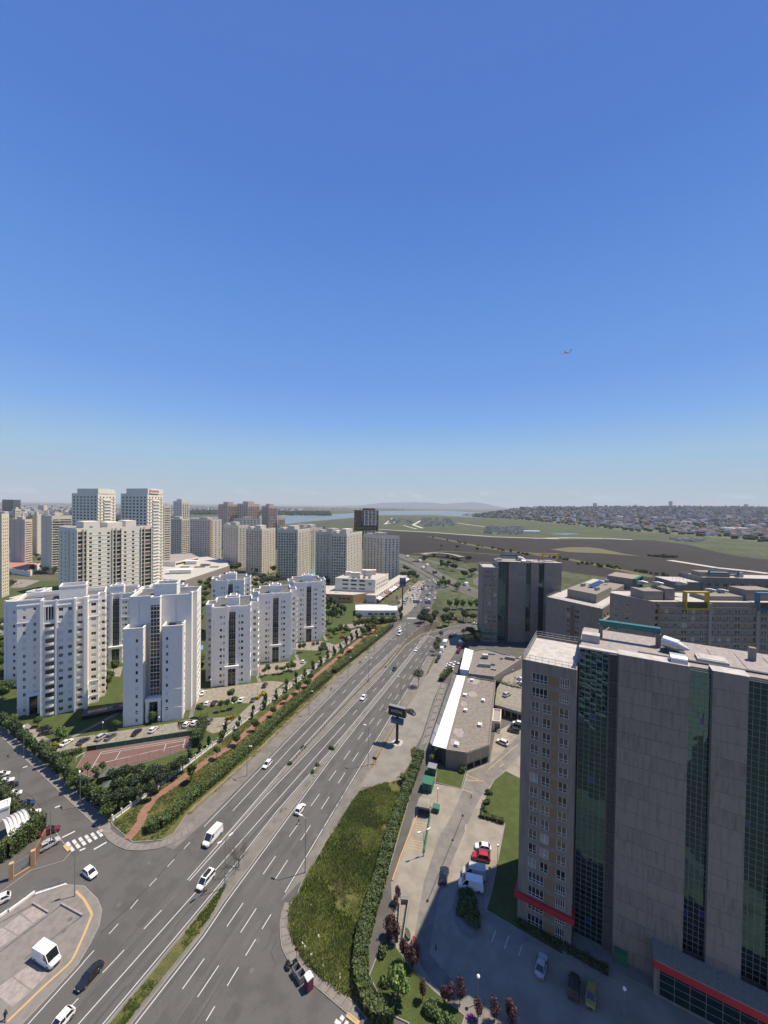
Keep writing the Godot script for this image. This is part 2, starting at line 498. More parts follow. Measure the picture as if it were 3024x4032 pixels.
func build_ground() -> void:
	var g := MB.new()
	g.quad(Vector3(-45000, -0.12, 9000), Vector3(45000, -0.12, 9000), Vector3(45000, -0.12, -45000), Vector3(-45000, -0.12, -45000))
	struct("ground", g.mesh(M.ground))
	# far country
	sheet("meadow", [V(-90.10,-3464), V(532.0,-3577), V(1127,-2984), V(1026,-2223), V(1201,-1204), V(425.4,-424.7), V(122.3,-393.0), V(75.56,-303.9), V(43.90,-286.6), V(25.08,-641.3), V(-68.51,-1188), V(-214.5,-1160), V(-403.4,-1859)], M.meadow, -0.09)
	sheet("ploughed_field", [V(-17.44,-1365), V(149.8,-1273), V(251.6,-1180), V(323.7,-1106), V(492.6,-1084), V(618.7,-1102), V(769.5,-1098), V(768.6,-969), V(711.7,-838.7), V(683.3,-740.8), V(692.3,-692.7), V(449.6,-448.9), V(373.0,-468.9), V(324.0,-448.7), V(260.2,-519.7), V(225.5,-578.1), V(182.4,-613.9), V(148.7,-604.1), V(126.0,-615.3), V(71.38,-674.3), V(28.83,-711.6), V(22.26,-988)], M.field, -0.07)
	sheet("stubble_patch", [V(354.2,-817.4), V(417.3,-867.7), V(463.5,-876.6), V(478.6,-846.3), V(471.5,-754.9), V(481.3,-719.6), V(428.3,-756.9), V(371.2,-771.4)], M.straw, -0.055)
	for l in [[[V(132.7,-1126), V(170.6,-1011), V(207.7,-869.0), V(249.8,-768.0), V(327.3,-718.6)], 9.0, "grass"], [[V(283.4,-727.7), V(317.7,-664.8), V(335.7,-585.0), V(349.7,-497.2), V(389.9,-479.1)], 8.0, "grass"], [[V(54.82,-710.8), V(128.3,-758.1), V(169.8,-738.8), V(237.2,-695.0)], 4.0, "grass"]]:
		var mb := MB.new()
		band(mb, PackedVector2Array(l[0]), -l[1], l[1], -0.05)
		struct("ditch", mb.mesh(M[l[2]]))
	for l in [[[V(-18.53,-1444), V(162.6,-1312), V(329.6,-1151), V(502.6,-1105)], 7.0], [[V(431.6,-1110), V(557.3,-1151), V(656.4,-1147), V(715.5,-1108)], 9.0], [[V(496.2,-668.2), V(508.9,-586.3), V(529.4,-562.1), V(539.5,-539.2)], 7.0], [[V(60.14,-2766), V(2.39,-1826), V(67.92,-2163)], 5.0], [[V(224.3,-2363), V(139.0,-1829), V(155.8,-1558)], 7.0], [[V(401.5,-2109), V(424.1,-1909), V(460.6,-1747)], 6.0], [[V(88.93,-1757), V(127.3,-1485)], 4.0]]:
		var mb := MB.new()
		band(mb, PackedVector2Array(l[0]), -l[1], l[1], -0.045)
		struct("dirt_road", mb.mesh(M.dirt))
	sheet("pond", [V(565.0,-1318), V(650.6,-1376), V(688.2,-1341), V(601.8,-1272)], M.water, -0.04)
	sheet("lake", [V(-1200,-2393), V(-949,-2918), V(-652.1,-3517), V(-381.0,-4227), V(-88.81,-6599), V(1331,-8960), V(1637,-6378), V(1364,-3614), V(1290,-3360), V(791.3,-3241), V(485.7,-4154), V(-54.74,-3672), V(-239.7,-2664), V(-377.4,-2148), V(-449.2,-1697), V(-778.1,-1552)], M.water, -0.08)
	# highway and interchange
	for l in [[[V(-9.18,-758.6), V(27.99,-690.0), V(52.35,-601.7), V(67.11,-508.5), V(80.75,-440.4), V(97.76,-384.9), V(127.8,-340.2)], 9.5, "asphalt_worn"], [[V(20.53,-626.1), V(37.43,-577.6), V(54.54,-512.2), V(67.29,-454.0), V(79.70,-412.6), V(94.73,-372.8)], 6.0, "asphalt_worn"], [[V(48.49,-601.4), V(64.99,-642.2), V(81.44,-604.4), V(101.9,-557.5), V(128.2,-506.7), V(157.7,-460.3)], 6.0, "asphalt_worn"], [[V(126.2,-486.2), V(112.6,-464.8), V(106.2,-435.2), V(110.8,-415.9)], 4.0, "asphalt_worn"], [[V(23.03,-539.9), V(41.41,-511.2), V(50.39,-472.3), V(58.57,-442.4)], 4.0, "asphalt_worn"]]:
		var mb := MB.new()
		mb.flat(strip(PackedVector2Array(l[0]), -l[1], l[1]), -0.02)
		struct("highway", mb.mesh(M[l[2]]))
	# the boulevard and its side streets
	sheet("road", [Vector2(-230, 120), Vector2(190, 120), Vector2(190, -20), Vector2(95, -20), Vector2(95, -215), V(98.59,-286.0), V(72.74,-284.9), V(60.83,-288.8), V(42.39,-276.4), V(31.26,-263.9), V(28.24,-271.6), V(38.20,-316.1), V(46.76,-351.1), V(56.41,-394.6), V(69.37,-405.9), V(82.21,-399.0), V(94.73,-372.8), V(98.73,-388.8), V(85.03,-413.0), V(64.05,-422.4), V(62.10,-447.7), V(51.26,-480.6), V(41.87,-444.8), V(26.21,-398.5), V(13.67,-334.3), V(16.83,-322.5), V(10.30,-294.3), V(-6.04,-272.9), Vector2(-140, -170), Vector2(-330, -200)], M.asphalt, 0.0)
	sheet("parking_area", [V(12.99,-330.2), V(15.62,-356.2), V(26.58,-404.4), V(42.55,-452.2), V(48.62,-441.7), V(40.27,-399.3), V(30.45,-343.6), V(22.01,-315.3), V(16.93,-304.5)], M.lot, 0.006)
	raised("complex_ground", [V(-73.44,-103.7), rd(99,-101.4), rd(160,-99.7), rd(209,-98.4), rd(262,-96.7), V(-20.36,-289.8), V(-25.10,-354.0), V(-81.42,-443.5), Vector2(-120,-420), Vector2(-420,-420), Vector2(-420,-240), V(-147.6,-148.0)], M.lawn, 0.1)
	raised("pavement", [V(-73.31,-100.5), V(-141.2,-141.6), Vector2(-190,-152), V(-147.2,-147.6), V(-73.37,-103.5), V(-71.55,-101.3)], M.paver, 0.08)
	raised("green_strip", [V(-73.19,-103.6), rd(99,-101.2), rd(160,-99.5), rd(209,-98.2), rd(262,-96.5), rd(275,-88), rd(236,-81.2), rd(178,-84.8), rd(110,-84.2), rd(84,-85.4), V(-54.18,-100.2), V(-56.27,-98.25), V(-63.16,-97.41), V(-71.29,-102.1)], M.grass, 0.11)
	var line_a := road_line([74,-84.5, 84,-85.6, 110,-84.4, 178,-85, 236,-81.4, 275,-79])
	var line_b := road_line([74,-79.6, 84,-78.7, 110,-78.7, 178,-78.6, 236,-77, 275,-76])
	line_b.reverse()
	sheet("road_shoulder", Array(line_a) + Array(line_b), M.shoulder, 0.007)
	for l in [[[84,-85.4, 110,-84.2, 178,-84.8, 236,-81.2], -0.8, 0.75]]:
		var mb := MB.new()
		mb.flat(strip(road_line(l[0]), l[1], l[2]), 0.118)
		struct("dry_verge", mb.mesh(M.dry))
	panelled("corner_pavement", [V(-73.31,-100.5), V(-70.09,-98.10), V(-66.67,-96.36), V(-63.10,-95.20), V(-59.65,-95.08), V(-56.01,-95.65), V(-53.11,-97.10), V(-51.04,-99.14), V(-49.36,-102.2)], [V(-71.63,-101.4), V(-68.60,-99.61), V(-65.40,-98.18), V(-63.25,-97.30), V(-59.30,-97.01), V(-56.06,-97.89), V(-53.87,-99.65), V(-52.52,-102.0), V(-51.33,-104.2)], 15, M.paver)
	panelled("corner_pavement", [V(-20.52,-83.06), V(-20.65,-80.53), V(-20.47,-78.62), V(-19.76,-76.35), V(-18.85,-74.21), V(-17.00,-72.10), V(-14.39,-70.30), V(-11.82,-68.68), V(-8.41,-66.63), V(-5.20,-64.69), V(-3.45,-63.61)], [V(-19.29,-82.95), V(-18.91,-80.55), V(-18.55,-78.64), V(-17.69,-76.37), V(-16.62,-74.45), V(-14.94,-72.82), V(-12.76,-71.27), V(-10.22,-69.79), V(-7.29,-68.02), V(-4.96,-66.58), V(-2.72,-65.20)], 16, M.paver)
	# red footpath through the strip, and the trodden soil path beside the hedge
	for l in [[[V(-65.05,-98.36), V(-64.94,-101.4), V(-65.10,-104.0), V(-66.32,-106.5), V(-66.65,-111.9), V(-63.20,-118.9), V(-59.33,-127.6), rd(112,-95), rd(132,-95.2), rd(154,-94.6), rd(191,-94.3), rd(231,-93.9), rd(250,-91.5)], 1.25, "redpath", "footpath"], [[rd(112,-91.2), rd(132,-91.6), rd(154,-91.2), rd(163,-91.5)], 0.35, "redpath", "footpath"]]:
		var mb := MB.new()
		mb.flat(strip(PackedVector2Array(l[0]), -l[1], l[1]), 0.122)
		struct(l[3], mb.mesh(M[l[2]]))
	sheet("playground_pad", [V(-34.21,-187.6), V(-30.81,-198.3), V(-24.78,-203.2), V(-23.62,-196.6), V(-30.02,-185.9)], M.pad, 0.13)
	# parking lots and the inner drive of the white complex
	for p in [[V(-86.69,-177.8), V(-54.64,-188.7), V(-47.71,-187.6), V(-50.85,-175.8), V(-54.66,-166.9), V(-67.77,-167.6), V(-78.09,-161.3)], [V(-80.78,-151.8), V(-78.65,-153.4), V(-63.51,-156.0), V(-59.81,-152.9), V(-66.11,-146.3), V(-78.12,-146.9)], [V(-67.14,-206.6), V(-50.16,-212.9), V(-48.03,-215.5), V(-41.21,-212.3), V(-43.82,-202.6), V(-61.38,-194.7)], [V(-55.07,-241.4), V(-39.13,-245.3), V(-28.96,-239.2), V(-22.96,-248.2), V(-27.69,-229.1), V(-34.97,-228.8), V(-52.09,-230.1)], [V(-113.5,-132.6), V(-113.8,-140.8), V(-108.9,-142.1), V(-72.94,-154.6), V(-69.71,-147.8), V(-104.0,-135.7), V(-110.4,-134.0), V(-112.0,-131.3)], [V(-139.7,-147.2), V(-138.3,-149.7), V(-127.9,-143.4), V(-118.9,-138.4), V(-119.7,-134.8), V(-123.1,-134.7)], [V(-137.3,-203.3), V(-141.3,-199.3), V(-144.4,-200.0), V(-138.8,-192.1), V(-130.3,-191.0)], [V(-425.0,-418.4), V(-398.6,-427.3), V(-376.0,-421.8), V(-361.7,-387.7), V(-383.7,-377.7)], [V(-293.6,-289.0), V(-282.7,-286.3), V(-246.3,-249.5), V(-248.6,-244.7)], [V(-86.43,-178.2), V(-84.45,-181.3), V(-81.16,-174.3), V(-83.38,-172.0)], [V(-173.3,-480.6), V(-155.0,-469.3), V(-126.4,-433.2), V(-121.4,-407.1), V(-158.4,-445.4)]]:
		sheet("parking_area", p, M.lot, 0.125)
	sheet("drive", [V(-67.11,-146.5), V(-59.92,-150.8), V(-56.77,-166.9), V(-50.23,-177.6), V(-41.74,-196.0), V(-36.34,-211.6), V(-28.31,-234.0), V(-22.60,-252.9), V(-21.45,-268.0), V(-30.35,-278.6), V(-20.94,-283.4), V(-10.04,-282.4), V(-15.15,-263.0), V(-25.33,-234.1), V(-35.15,-206.8), V(-43.52,-185.2), V(-52.99,-161.9), V(-57.98,-148.3), V(-63.45,-144.6)], M.lot, 0.132)
	for l in [[V(-66.16,-206.6), V(-63.23,-194.7), V(-59.27,-186.6)], [V(-84.72,-176.0), V(-77.34,-155.6)], [V(-50.00,-222.6), V(-46.44,-213.0)], [V(-41.43,-261.9), V(-35.79,-246.6)], [V(-114.0,-141.1), V(-108.7,-157.6)], [V(-86.14,-177.6), V(-77.13,-155.1)]]:
		var mb := MB.new()
		mb.flat(strip(PackedVector2Array(l), -0.8, 0.8), 0.128)
		struct("footpath", mb.mesh(M.paver))
	# tennis court
	var tc := [V(-98.81,-123.3), V(-102.9,-133.1), V(-69.09,-143.6), V(-67.20,-135.2), V(-91.42,-120.3)]
	raised("tennis_court", tc, M.court, 0.16)
	painted([PackedVector2Array([V(-93.98,-123.9), V(-97.15,-132.8), V(-72.13,-141.0), V(-70.35,-135.9)]), PackedVector2Array([V(-94.75,-126.3), V(-71.15,-137.8)]), PackedVector2Array([V(-89.66,-129.2), V(-90.79,-133.2)]), PackedVector2Array([V(-76.06,-134.0), V(-77.47,-137.8)]), PackedVector2Array([V(-96.44,-131.8), V(-71.79,-139.9)])], M.paint, 0.16, 0.175)
	# medians of the boulevard
	var ml := road_line([20,-64.3, 45,-63, 62,-62.1, 70,-61.9, 93,-61.9, 120,-60.1, 142,-59.0, 184,-57.2, 254,-55.1, 268,-54.4])
	var mr := road_line([268,-53.9, 255,-54.0, 184,-56.0, 142,-57.9, 118,-58.6, 68,-58.6, 61,-58.2, 47,-58.9, 20,-59.5])
	raised("median", Array(ml) + Array(mr), M.shoulder, 0.13)
	sheet("median_grass", [rd(20,-63.6), rd(45,-62.4), rd(62,-61.5), rd(72,-61.2), rd(66,-59.4), rd(61,-59.0), rd(47,-59.9), rd(20,-60.3)], M.grass, 0.15)
	raised("median", road_line([72,-70.0, 112,-70.3, 137,-70.1, 190,-69.8, 232,-67, 262,-60.2, 257,-59.5, 232,-63.8, 186,-64.1, 138,-66.8, 100,-69.3]), M.shoulder, 0.13)
	# markings
	var w := 0.17
	painted([road_line([82,-77.7, 110,-77.8, 134,-78, 178,-77.8, 225,-76.4, 275,-74.5]), road_line([89,-74.2, 118,-74.4, 140,-74.2]), road_line([69,-70.1, 94,-70.4, 112,-70.8, 137,-70.5, 190,-70.3, 232,-67.6]), road_line([69,-69.5, 96,-68.9, 138,-66.2, 186,-63.5, 232,-63.2, 256,-58.9]), road_line([20,-68.5, 44,-67.3, 73,-65.8, 136,-62.8]), road_line([20,-64.8, 45,-63.5, 70,-62.4, 93,-62.4, 120,-60.6, 141,-59.5, 184,-57.7, 254,-55.6]), road_line([20,-59.0, 47,-58.4, 61,-57.7, 68,-58.1, 118,-58.1, 142,-57.4, 184,-55.5, 255,-53.5]), road_line([74,-47.3, 90,-47.3, 114,-47.2, 150,-47.0, 220,-46.1]), road_line([36,-74.9, 50,-75.6])], M.paint, w)
	dashes(road_line([20,-55.8, 61,-54.6, 83,-54.5, 132,-53.7, 184,-52.1, 255,-50.2]), 5.0, 6.2)
	dashes(road_line([20,-52.3, 61,-51.2, 83,-51.1, 131,-50.6, 184,-49.0, 255,-47.1]), 5.0, 6.2)
	dashes(road_line([20,-72.2, 44,-71.0, 59,-70.1, 69,-69.6]), 4.0, 3.6)
	dashes(road_line([50,-75.7, 57,-76, 64,-77, 82,-77.6]), 2.6, 2.4)
	dashes(road_line([140,-74.2, 200,-73.6, 275,-71.8]), 4.5, 6.5)
	dashes(road_line([136,-62.8, 190,-60.4, 255,-57.0]), 4.5, 6.5)
	dashes(road_line([20,-47.8, 60,-47.6, 72,-47.4]), 2.6, 2.6)
	dashes(road_line([92,-47.3, 112,-47.2]), 1.6, 1.6)
	# curve to the right beyond the wall
	painted([PackedVector2Array([rd(256,-58.9), V(36.00,-267.9), V(47.95,-278.0), V(59.90,-284.3), V(71.86,-281.3)]), PackedVector2Array([rd(255,-55.6), V(34.47,-256.0), V(48.53,-271.1), V(70.43,-275.6)]), PackedVector2Array([rd(255,-53.5), V(34.88,-253.0), V(48.93,-268.5), V(69.87,-273.4)])], M.paint, 0.2)
	var cw := MB.new()
	for i in 9:
		var a: Vector2 = V(18.93,-297.3).lerp(V(25.12,-297.6), i / 8.0)
		cw.flat(strip(PackedVector2Array([a, a + Vector2(1.0, -3.2)]), -0.25, 0.25), 0.012)
	struct("crosswalk", cw.mesh(M.paint))
	var z := MB.new()
	for i in 6:
		var a: Vector2 = V(-79.85,-97.23).lerp(V(-74.65,-100.8), i / 5.0)
		var b: Vector2 = V(-76.29,-94.83).lerp(V(-72.29,-99.17), i / 5.0)
		var m := a.lerp(b, 0.46)
		for q in [[a, m], [a.lerp(b, 0.54), b]]:
			z.flat(strip(PackedVector2Array([q[0], q[1]]), -0.33, 0.33), 0.012)
	struct("crosswalk", z.mesh(M.paint))
	painted([PackedVector2Array([V(-82.23,-98.65), V(-80.48,-100.6)]), PackedVector2Array([V(-71.53,-95.31), V(-69.87,-97.45)])], M.paint, 0.45)
	painted([PackedVector2Array([V(-79.74,-96.34), V(-77.35,-94.81)]), PackedVector2Array([V(-74.15,-101.0), V(-73.15,-100.5)]), PackedVector2Array([V(-5.20,-64.61), V(-3.02,-63.40)])], M.yellow_paint, 0.7, 0.128)
	var arrow := MB.new()
	for q in [[V(-7.08,-63.81), V(-6.10,-63.37)], [V(-6.22,-64.36), V(-5.65,-63.98)], [V(-5.42,-63.67), V(-4.87,-63.38)]]:
		arrow.flat(strip(PackedVector2Array(q), -0.3, 0.3), 0.012)
	struct("road_marking", arrow.mesh(M.paint))
	# tar seams and repaired strips in the asphalt
	for l in [[[V(-56.14,-76.57), V(-53.68,-81.85), V(-51.38,-88.78), V(-50.16,-94.53)], 0.16], [[V(-21.52,-77.68), V(-21.73,-75.02), V(-22.54,-73.75)], 0.08], [[V(-20.15,-76.34), V(-20.82,-73.57), V(-19.70,-72.17)], 0.08], [[V(-98.14,-108.3), V(-94.79,-113.1)], 0.22], [[V(-108.8,-115.0), V(-103.0,-112.6), V(-96.80,-108.6), V(-93.62,-105.6)], 0.1], [[rd(60,-64.6), rd(80,-63.9), rd(120,-62.0)], 0.12], [[rd(30,-65.4), rd(50,-64.6)], 0.14]]:
		var mb := MB.new()
		band(mb, resample(PackedVector2Array(l[0]), 30), -l[1], l[1], 0.008)
		struct("tar_seam", mb.mesh(plain(0.05, 0.05, 0.05, 0.8)))
	for q in [[30, 140, -70.9, -69.6, 0.128], [35, 250, -56.9, -55.7, 0.129], [35, 250, -53.3, -52.4, 0.129], [30, 120, -66.2, -64.8, 0.127], [90, 250, -76.8, -75.2, 0.128], [35, 180, -50.0, -48.9, 0.128]]:
		var m := noisy(grey(q[4] * 0.76, 0.012, Vector3(1.04, 1.0, 0.94)), 6.3, grey(0.93, 0.08), 47.0, 0.93, 5, 6, 0.04)
		var mb := MB.new()
		var dv := 0.045 if q[0] > 20 else 0.0
		mb.flat(road_line([q[0], q[2] , (q[0] + q[1]) * 0.5, q[2] + (q[1] - q[0]) * 0.5 * dv * 0.4, q[1], q[2] + (q[1] - q[0]) * dv * 0.4, q[1], q[3] + (q[1] - q[0]) * dv * 0.4, q[0], q[3]]), 0.004)
		struct("worn_lane", mb.mesh(m))
	# oil and tyre stains along the lanes, and a few square repairs
	var stain := noisy(grey(0.072, 0.014, Vector3(1.03, 1.0, 0.95)), 3.7, grey(0.95, 0.08), 23.0, 0.85, 6, 6, 0.05)
	for lane in [[-76.0, 0.0], [-72.1, 0.0], [-68.2, 0.045], [-64.4, 0.045], [-56.4, 0.018], [-52.7, 0.018], [-49.2, 0.016]]:
		for i in 9:
			var u0 := rng.randf_range(30, 235)
			var l := rng.randf_range(8, 34)
			var hw := rng.randf_range(0.12, 0.34)
			var v0: float = lane[0] + lane[1] * (u0 - 70) + rng.randf_range(-0.9, 0.9)
			var v1: float = v0 + lane[1] * l
			if lane[0] < -60 and u0 > 150: continue
			var sm := MB.new()
			sm.flat(road_line([u0, v0, u0 + l * 0.3, lerpf(v0, v1, 0.3) - hw, u0 + l * 0.7, lerpf(v0, v1, 0.7) - hw * 0.8, u0 + l, v1, u0 + l * 0.6, lerpf(v0, v1, 0.6) + hw, u0 + l * 0.2, lerpf(v0, v1, 0.2) + hw * 0.7]), 0.0062 + i * 0.0003)
			struct("road_stain", sm.mesh(stain))
	for q in [[58, -72.5, 1.6, 3.0], [88, -76.2, 1.2, 2.2], [97, -49.0, 1.5, 4.0], [52, -45.0, 2.2, 2.6], [122, -52.5, 1.4, 3.4], [76, -66.8, 1.3, 2.4], [160, -49.5, 1.4, 5.0]]:
		var pm := MB.new()
		pm.flat(road_line([q[0], q[1], q[0] + q[3], q[1], q[0] + q[3], q[1] + q[2], q[0], q[1] + q[2]]), 0.0095)
		struct("road_patch", pm.mesh(stain))
	# manhole covers
	for p in [V(-55.70,-91.88), V(-56.16,-82.08), V(-24.08,-75.68), V(-23.51,-70.67), V(-64.19,-79.01), V(-63.70,-76.88), V(-16.73,-100.4), V(-37.01,-107.0)]:
		var mc := MB.new()
		mc.tube(v3(p, -0.02), v3(p, 0.012 if p != V(-64.19,-79.01) and p != V(-63.70,-76.88) else 0.15), 0.45, 0.45, 16)
		var t := top("manhole_cover", mc.mesh(M.louvre))
		tag(t, "round dark manhole cover set in the road or plaza surface", "manhole cover", "manhole covers")
	# plaza at the lower left
	raised("plaza", [V(-58.88,-62.84), V(-57.59,-66.78), V(-56.30,-71.16), V(-56.62,-74.60), V(-57.26,-77.92), V(-59.00,-81.03), V(-61.63,-83.30), V(-66.76,-86.10), V(-70.97,-86.33), V(-76.62,-84.72), V(-79.62,-79.77), Vector2(-110,-70), Vector2(-110,-50), Vector2(-64,-58)], M.paver, 0.12)
	raised("pavement", [V(-84.04,-84.21), V(-82.01,-89.40), V(-76.38,-91.99), V(-76.46,-94.47), V(-76.05,-94.15), V(-77.60,-95.50), V(-79.97,-96.69), V(-86.66,-101.2), V(-94.01,-104.3), V(-109.3,-114.0), V(-118.7,-119.0), Vector2(-135,-95)], M.paver, 0.1)
	var tact := MB.new()
	band(tact, resample(PackedVector2Array([V(-61.71,-63.02), V(-59.79,-67.80), V(-58.13,-71.14), V(-58.00,-72.12), V(-59.15,-76.31), V(-60.36,-80.02), V(-64.36,-83.00), V(-67.70,-84.84)]), 40), -0.22, 0.22, 0.135)
	struct("tactile_strip", tact.mesh(M.yellow_paint))
	for q in [[V(-75.27,-80.07), V(-73.76,-81.84), V(-69.66,-80.02), V(-71.25,-78.21)], [V(-76.32,-77.34), V(-75.31,-79.71), V(-71.04,-77.98), V(-72.11,-75.93)], [V(-77.69,-75.86), V(-76.58,-77.22), V(-72.15,-75.71), V(-73.97,-73.15)], [V(-66.59,-69.16), V(-65.14,-71.25), V(-60.74,-69.78), V(-61.38,-67.26)], [V(-68.21,-67.01), V(-66.72,-69.07), V(-61.44,-67.08), V(-62.70,-64.90)]]:
		sheet("parking_bay", q, M.roof_pink, 0.136)
	painted([PackedVector2Array([V(-72.83,-72.95), V(-68.27,-81.92), V(-62.09,-79.76), V(-67.05,-71.82)]), PackedVector2Array([V(-77.98,-78.13), V(-74.54,-81.83)])], M.roof_dark, 0.35, 0.14)
	# right side: verge, gravel yard, grass lot
	sheet("road_shoulder", road_line([72,-47.0, 90,-46.9, 150,-46.6, 220,-45.7, 220,-41, 150,-41.5, 116,-42.5, 108,-43.3, 94,-44.1, 78,-45.2]), M.shoulder, 0.007)
	sheet("gravel_yard", [V(-6.77,-117.8), V(-3.29,-126.3), V(0.73,-136.0), V(5.99,-150.6), V(11.83,-166.5), V(18.21,-183.7), V(21.67,-194.3), V(29.06,-212.8), V(38.96,-241.5), V(47.48,-259.0), V(55.50,-261.8), V(45.17,-233.5), V(37.55,-214.8), V(29.49,-190.4), V(23.21,-172.1), V(18.67,-156.1), V(15.28,-144.3), V(12.21,-137.6), V(13.54,-132.9), V(11.74,-126.6), V(9.00,-122.0), V(-0.35,-118.5)], M.gravel, 0.012)
	raised("dry_verge", road_line([117,-43.4, 119,-44.2, 144,-44.1, 180,-43.2, 186,-42.8, 180,-42.2, 144,-42.7, 121,-42.9]), M.dry, 0.1)
	raised("planting_strip", [V(22.36,-197.9), V(28.90,-219.7), V(32.12,-225.3), V(29.28,-214.5), V(24.03,-198.6)], M.grass, 0.12)
	raised("grass_lot", [V(-19.29,-82.95), V(-18.91,-80.55), V(-18.55,-78.64), V(-17.69,-76.37), V(-16.62,-74.45), V(-14.94,-72.82), V(-12.76,-71.27), V(-10.22,-69.79), V(-7.29,-68.02), V(-4.50,-66.33), rd(60,-22), rd(66,-26), rd(90,-27), rd(128,-29), V(11.44,-124.2), V(7.14,-121.9), V(1.99,-120.0), V(-2.99,-117.6), V(0.20,-119.4), V(-6.47,-116.5), V(-8.60,-110.9), V(-11.88,-102.9), V(-14.15,-98.30), V(-16.29,-91.18), V(-17.87,-87.84), V(-18.34,-84.07)], M.grass, 0.13)
	for q in [[V(-5.06,-105.2), 2.6], [V(-12.01,-76.33), 1.6], [V(-1.91,-113.8), 2.4], [V(-17.23,-78.66), 1.2], [V(-10.61,-72.27), 1.8], [V(-7.72,-97.14), 1.5], [V(-5.88,-106.2), 2.2]]:
		var pts := []
		for k in 16: pts.append(q[0] + Vector2.from_angle(TAU * k / 16 + 0.1) * Vector2(0.75, 1.3) * q[1] * rng.randf_range(0.55, 1.1))
		sheet("bare_patch", pts, M.dry, 0.14)
	# yard of the concrete complex
	raised("yard", [V(11.53,-113.6), V(16.99,-119.9), V(25.27,-117.6), V(28.48,-125.6), V(37.09,-130.0), V(43.95,-147.5), V(57.72,-158.4), Vector2(75,-165), Vector2(190,-150), Vector2(190,-30), Vector2(20,-35), Vector2(8,-52), V(15.16,-64.60), V(10.16,-68.05), V(6.21,-71.51), V(3.54,-74.92), V(2.90,-79.17), V(2.80,-87.81), V(7.98,-102.0)], M.concrete_yard, 0.1)
	sheet("drive", [V(25.82,-117.8), V(28.54,-125.0), V(37.82,-130.0), V(53.95,-147.7), V(49.37,-134.8), V(36.55,-121.7), V(30.36,-114.8), V(25.80,-107.5), V(19.77,-96.66), V(14.31,-87.11), V(11.61,-79.28), V(9.94,-73.74), V(15.72,-67.24), V(23.35,-64.06), Vector2(34,-55), Vector2(60,-40), Vector2(30,-40), Vector2(9,-54), V(11.35,-67.19), V(7.88,-72.11), V(7.33,-76.93), V(10.49,-88.21), V(15.61,-100.2), V(20.34,-107.4)], M.lane, 0.112)
	raised("lawn", [V(28.23,-107.5), V(31.94,-115.3), V(36.21,-121.7), V(41.33,-126.1), Vector2(50,-118), Vector2(44,-92), Vector2(36,-73.5), Vector2(29,-78), V(23.10,-81.87), V(25.56,-86.14), V(34.24,-104.6)], M.lawn, 0.2)
	raised("lawn", [V(18.86,-127.4), V(28.07,-125.3), V(25.01,-117.6), V(17.12,-120.2)], M.lawn, 0.2)
	raised("lawn", [V(-1.61,-70.09), V(0.39,-74.67), V(3.54,-74.92), V(6.21,-71.51), V(10.16,-68.05), V(15.16,-64.60), Vector2(8,-53), Vector2(2,-55), V(5.24,-63.49), V(1.54,-64.78)], M.lawn, 0.2)
	raised("pavement", [V(15.76,-82.53), V(17.64,-86.59), V(24.11,-85.70), V(22.90,-81.12), V(21.94,-79.41), V(19.56,-76.08), V(18.35,-76.17), V(16.80,-77.04), V(15.76,-79.57)], M.paver, 0.19)
	raised("pavement", [V(22.06,-79.89), V(29.65,-75.44), V(37.65,-74.03), V(44.18,-69.63), V(43.58,-70.57), V(38.04,-74.83), V(29.26,-79.90), V(23.10,-81.87)], M.paver, 0.19)
	painted([PackedVector2Array([V(24.18,-78.04), V(22.67,-75.79)]), PackedVector2Array([V(26.47,-76.94), V(24.92,-74.75)]), PackedVector2Array([V(28.67,-75.43), V(27.28,-73.54)])], M.paint, 0.15, 0.118)
	painted([PackedVector2Array([V(48.45,-148.6), V(51.10,-144.2)]), PackedVector2Array([V(46.23,-146.1), V(49.12,-142.2)]), PackedVector2Array([V(35.85,-126.7), V(50.76,-140.9)])], M.yellow_paint, 0.18, 0.118)
	painted([PackedVector2Array([V(27.80,-124.0), V(31.39,-121.6)]), PackedVector2Array([V(26.93,-121.6), V(32.99,-121.2)]), PackedVector2Array([V(25.11,-117.6), V(28.07,-116.1)]), PackedVector2Array([V(39.75,-127.9), V(41.69,-129.5)]), PackedVector2Array([V(22.99,-102.6), V(23.77,-104.5)])], M.yellow_paint, 0.22, 0.118)

# ---------- building kit ----------
func window_frame(w: float, h: float, style: Array) -> ArrayMesh:      # style: [lights, transom share or 0, bar width, frame material]
	var key := "wf%.2f_%.2f_%s" % [w, h, str(style.slice(0, 3)) + str(style[3])]
	if not cache.has(key):
		var m := MB.new()
		var b: float = style[2]
		m.slab(-w / 2, w / 2, 0, b, -0.17, -0.08)
		m.slab(-w / 2, w / 2, h - b, h, -0.17, -0.08)
		m.slab(-w / 2, -w / 2 + b, b, h - b, -0.17, -0.08)
		m.slab(w / 2 - b, w / 2, b, h - b, -0.17, -0.08)
		for i in range(1, int(style[0])):
			var x: float = -w / 2 + w * i / style[0]
			m.slab(x - b * 0.5, x + b * 0.5, b, h - b, -0.165, -0.085)
		if style[1] > 0: m.slab(-w / 2 + b, w / 2 - b, h * style[1] - b * 0.4, h * style[1] + b * 0.4, -0.16, -0.09)
		cache[key] = m.mesh(M[style[3]])
	return cache[key]

func window_pane(w: float, h: float, mat: String) -> ArrayMesh:
	var key := "wp%.2f_%.2f_%s" % [w, h, mat]
	if not cache.has(key):
		var m := MB.new()
		m.quad(Vector3(-w / 2, 0, -0.13), Vector3(w / 2, 0, -0.13), Vector3(w / 2, h, -0.13), Vector3(-w / 2, h, -0.13))
		cache[key] = m.mesh(M[mat])
	return cache[key]

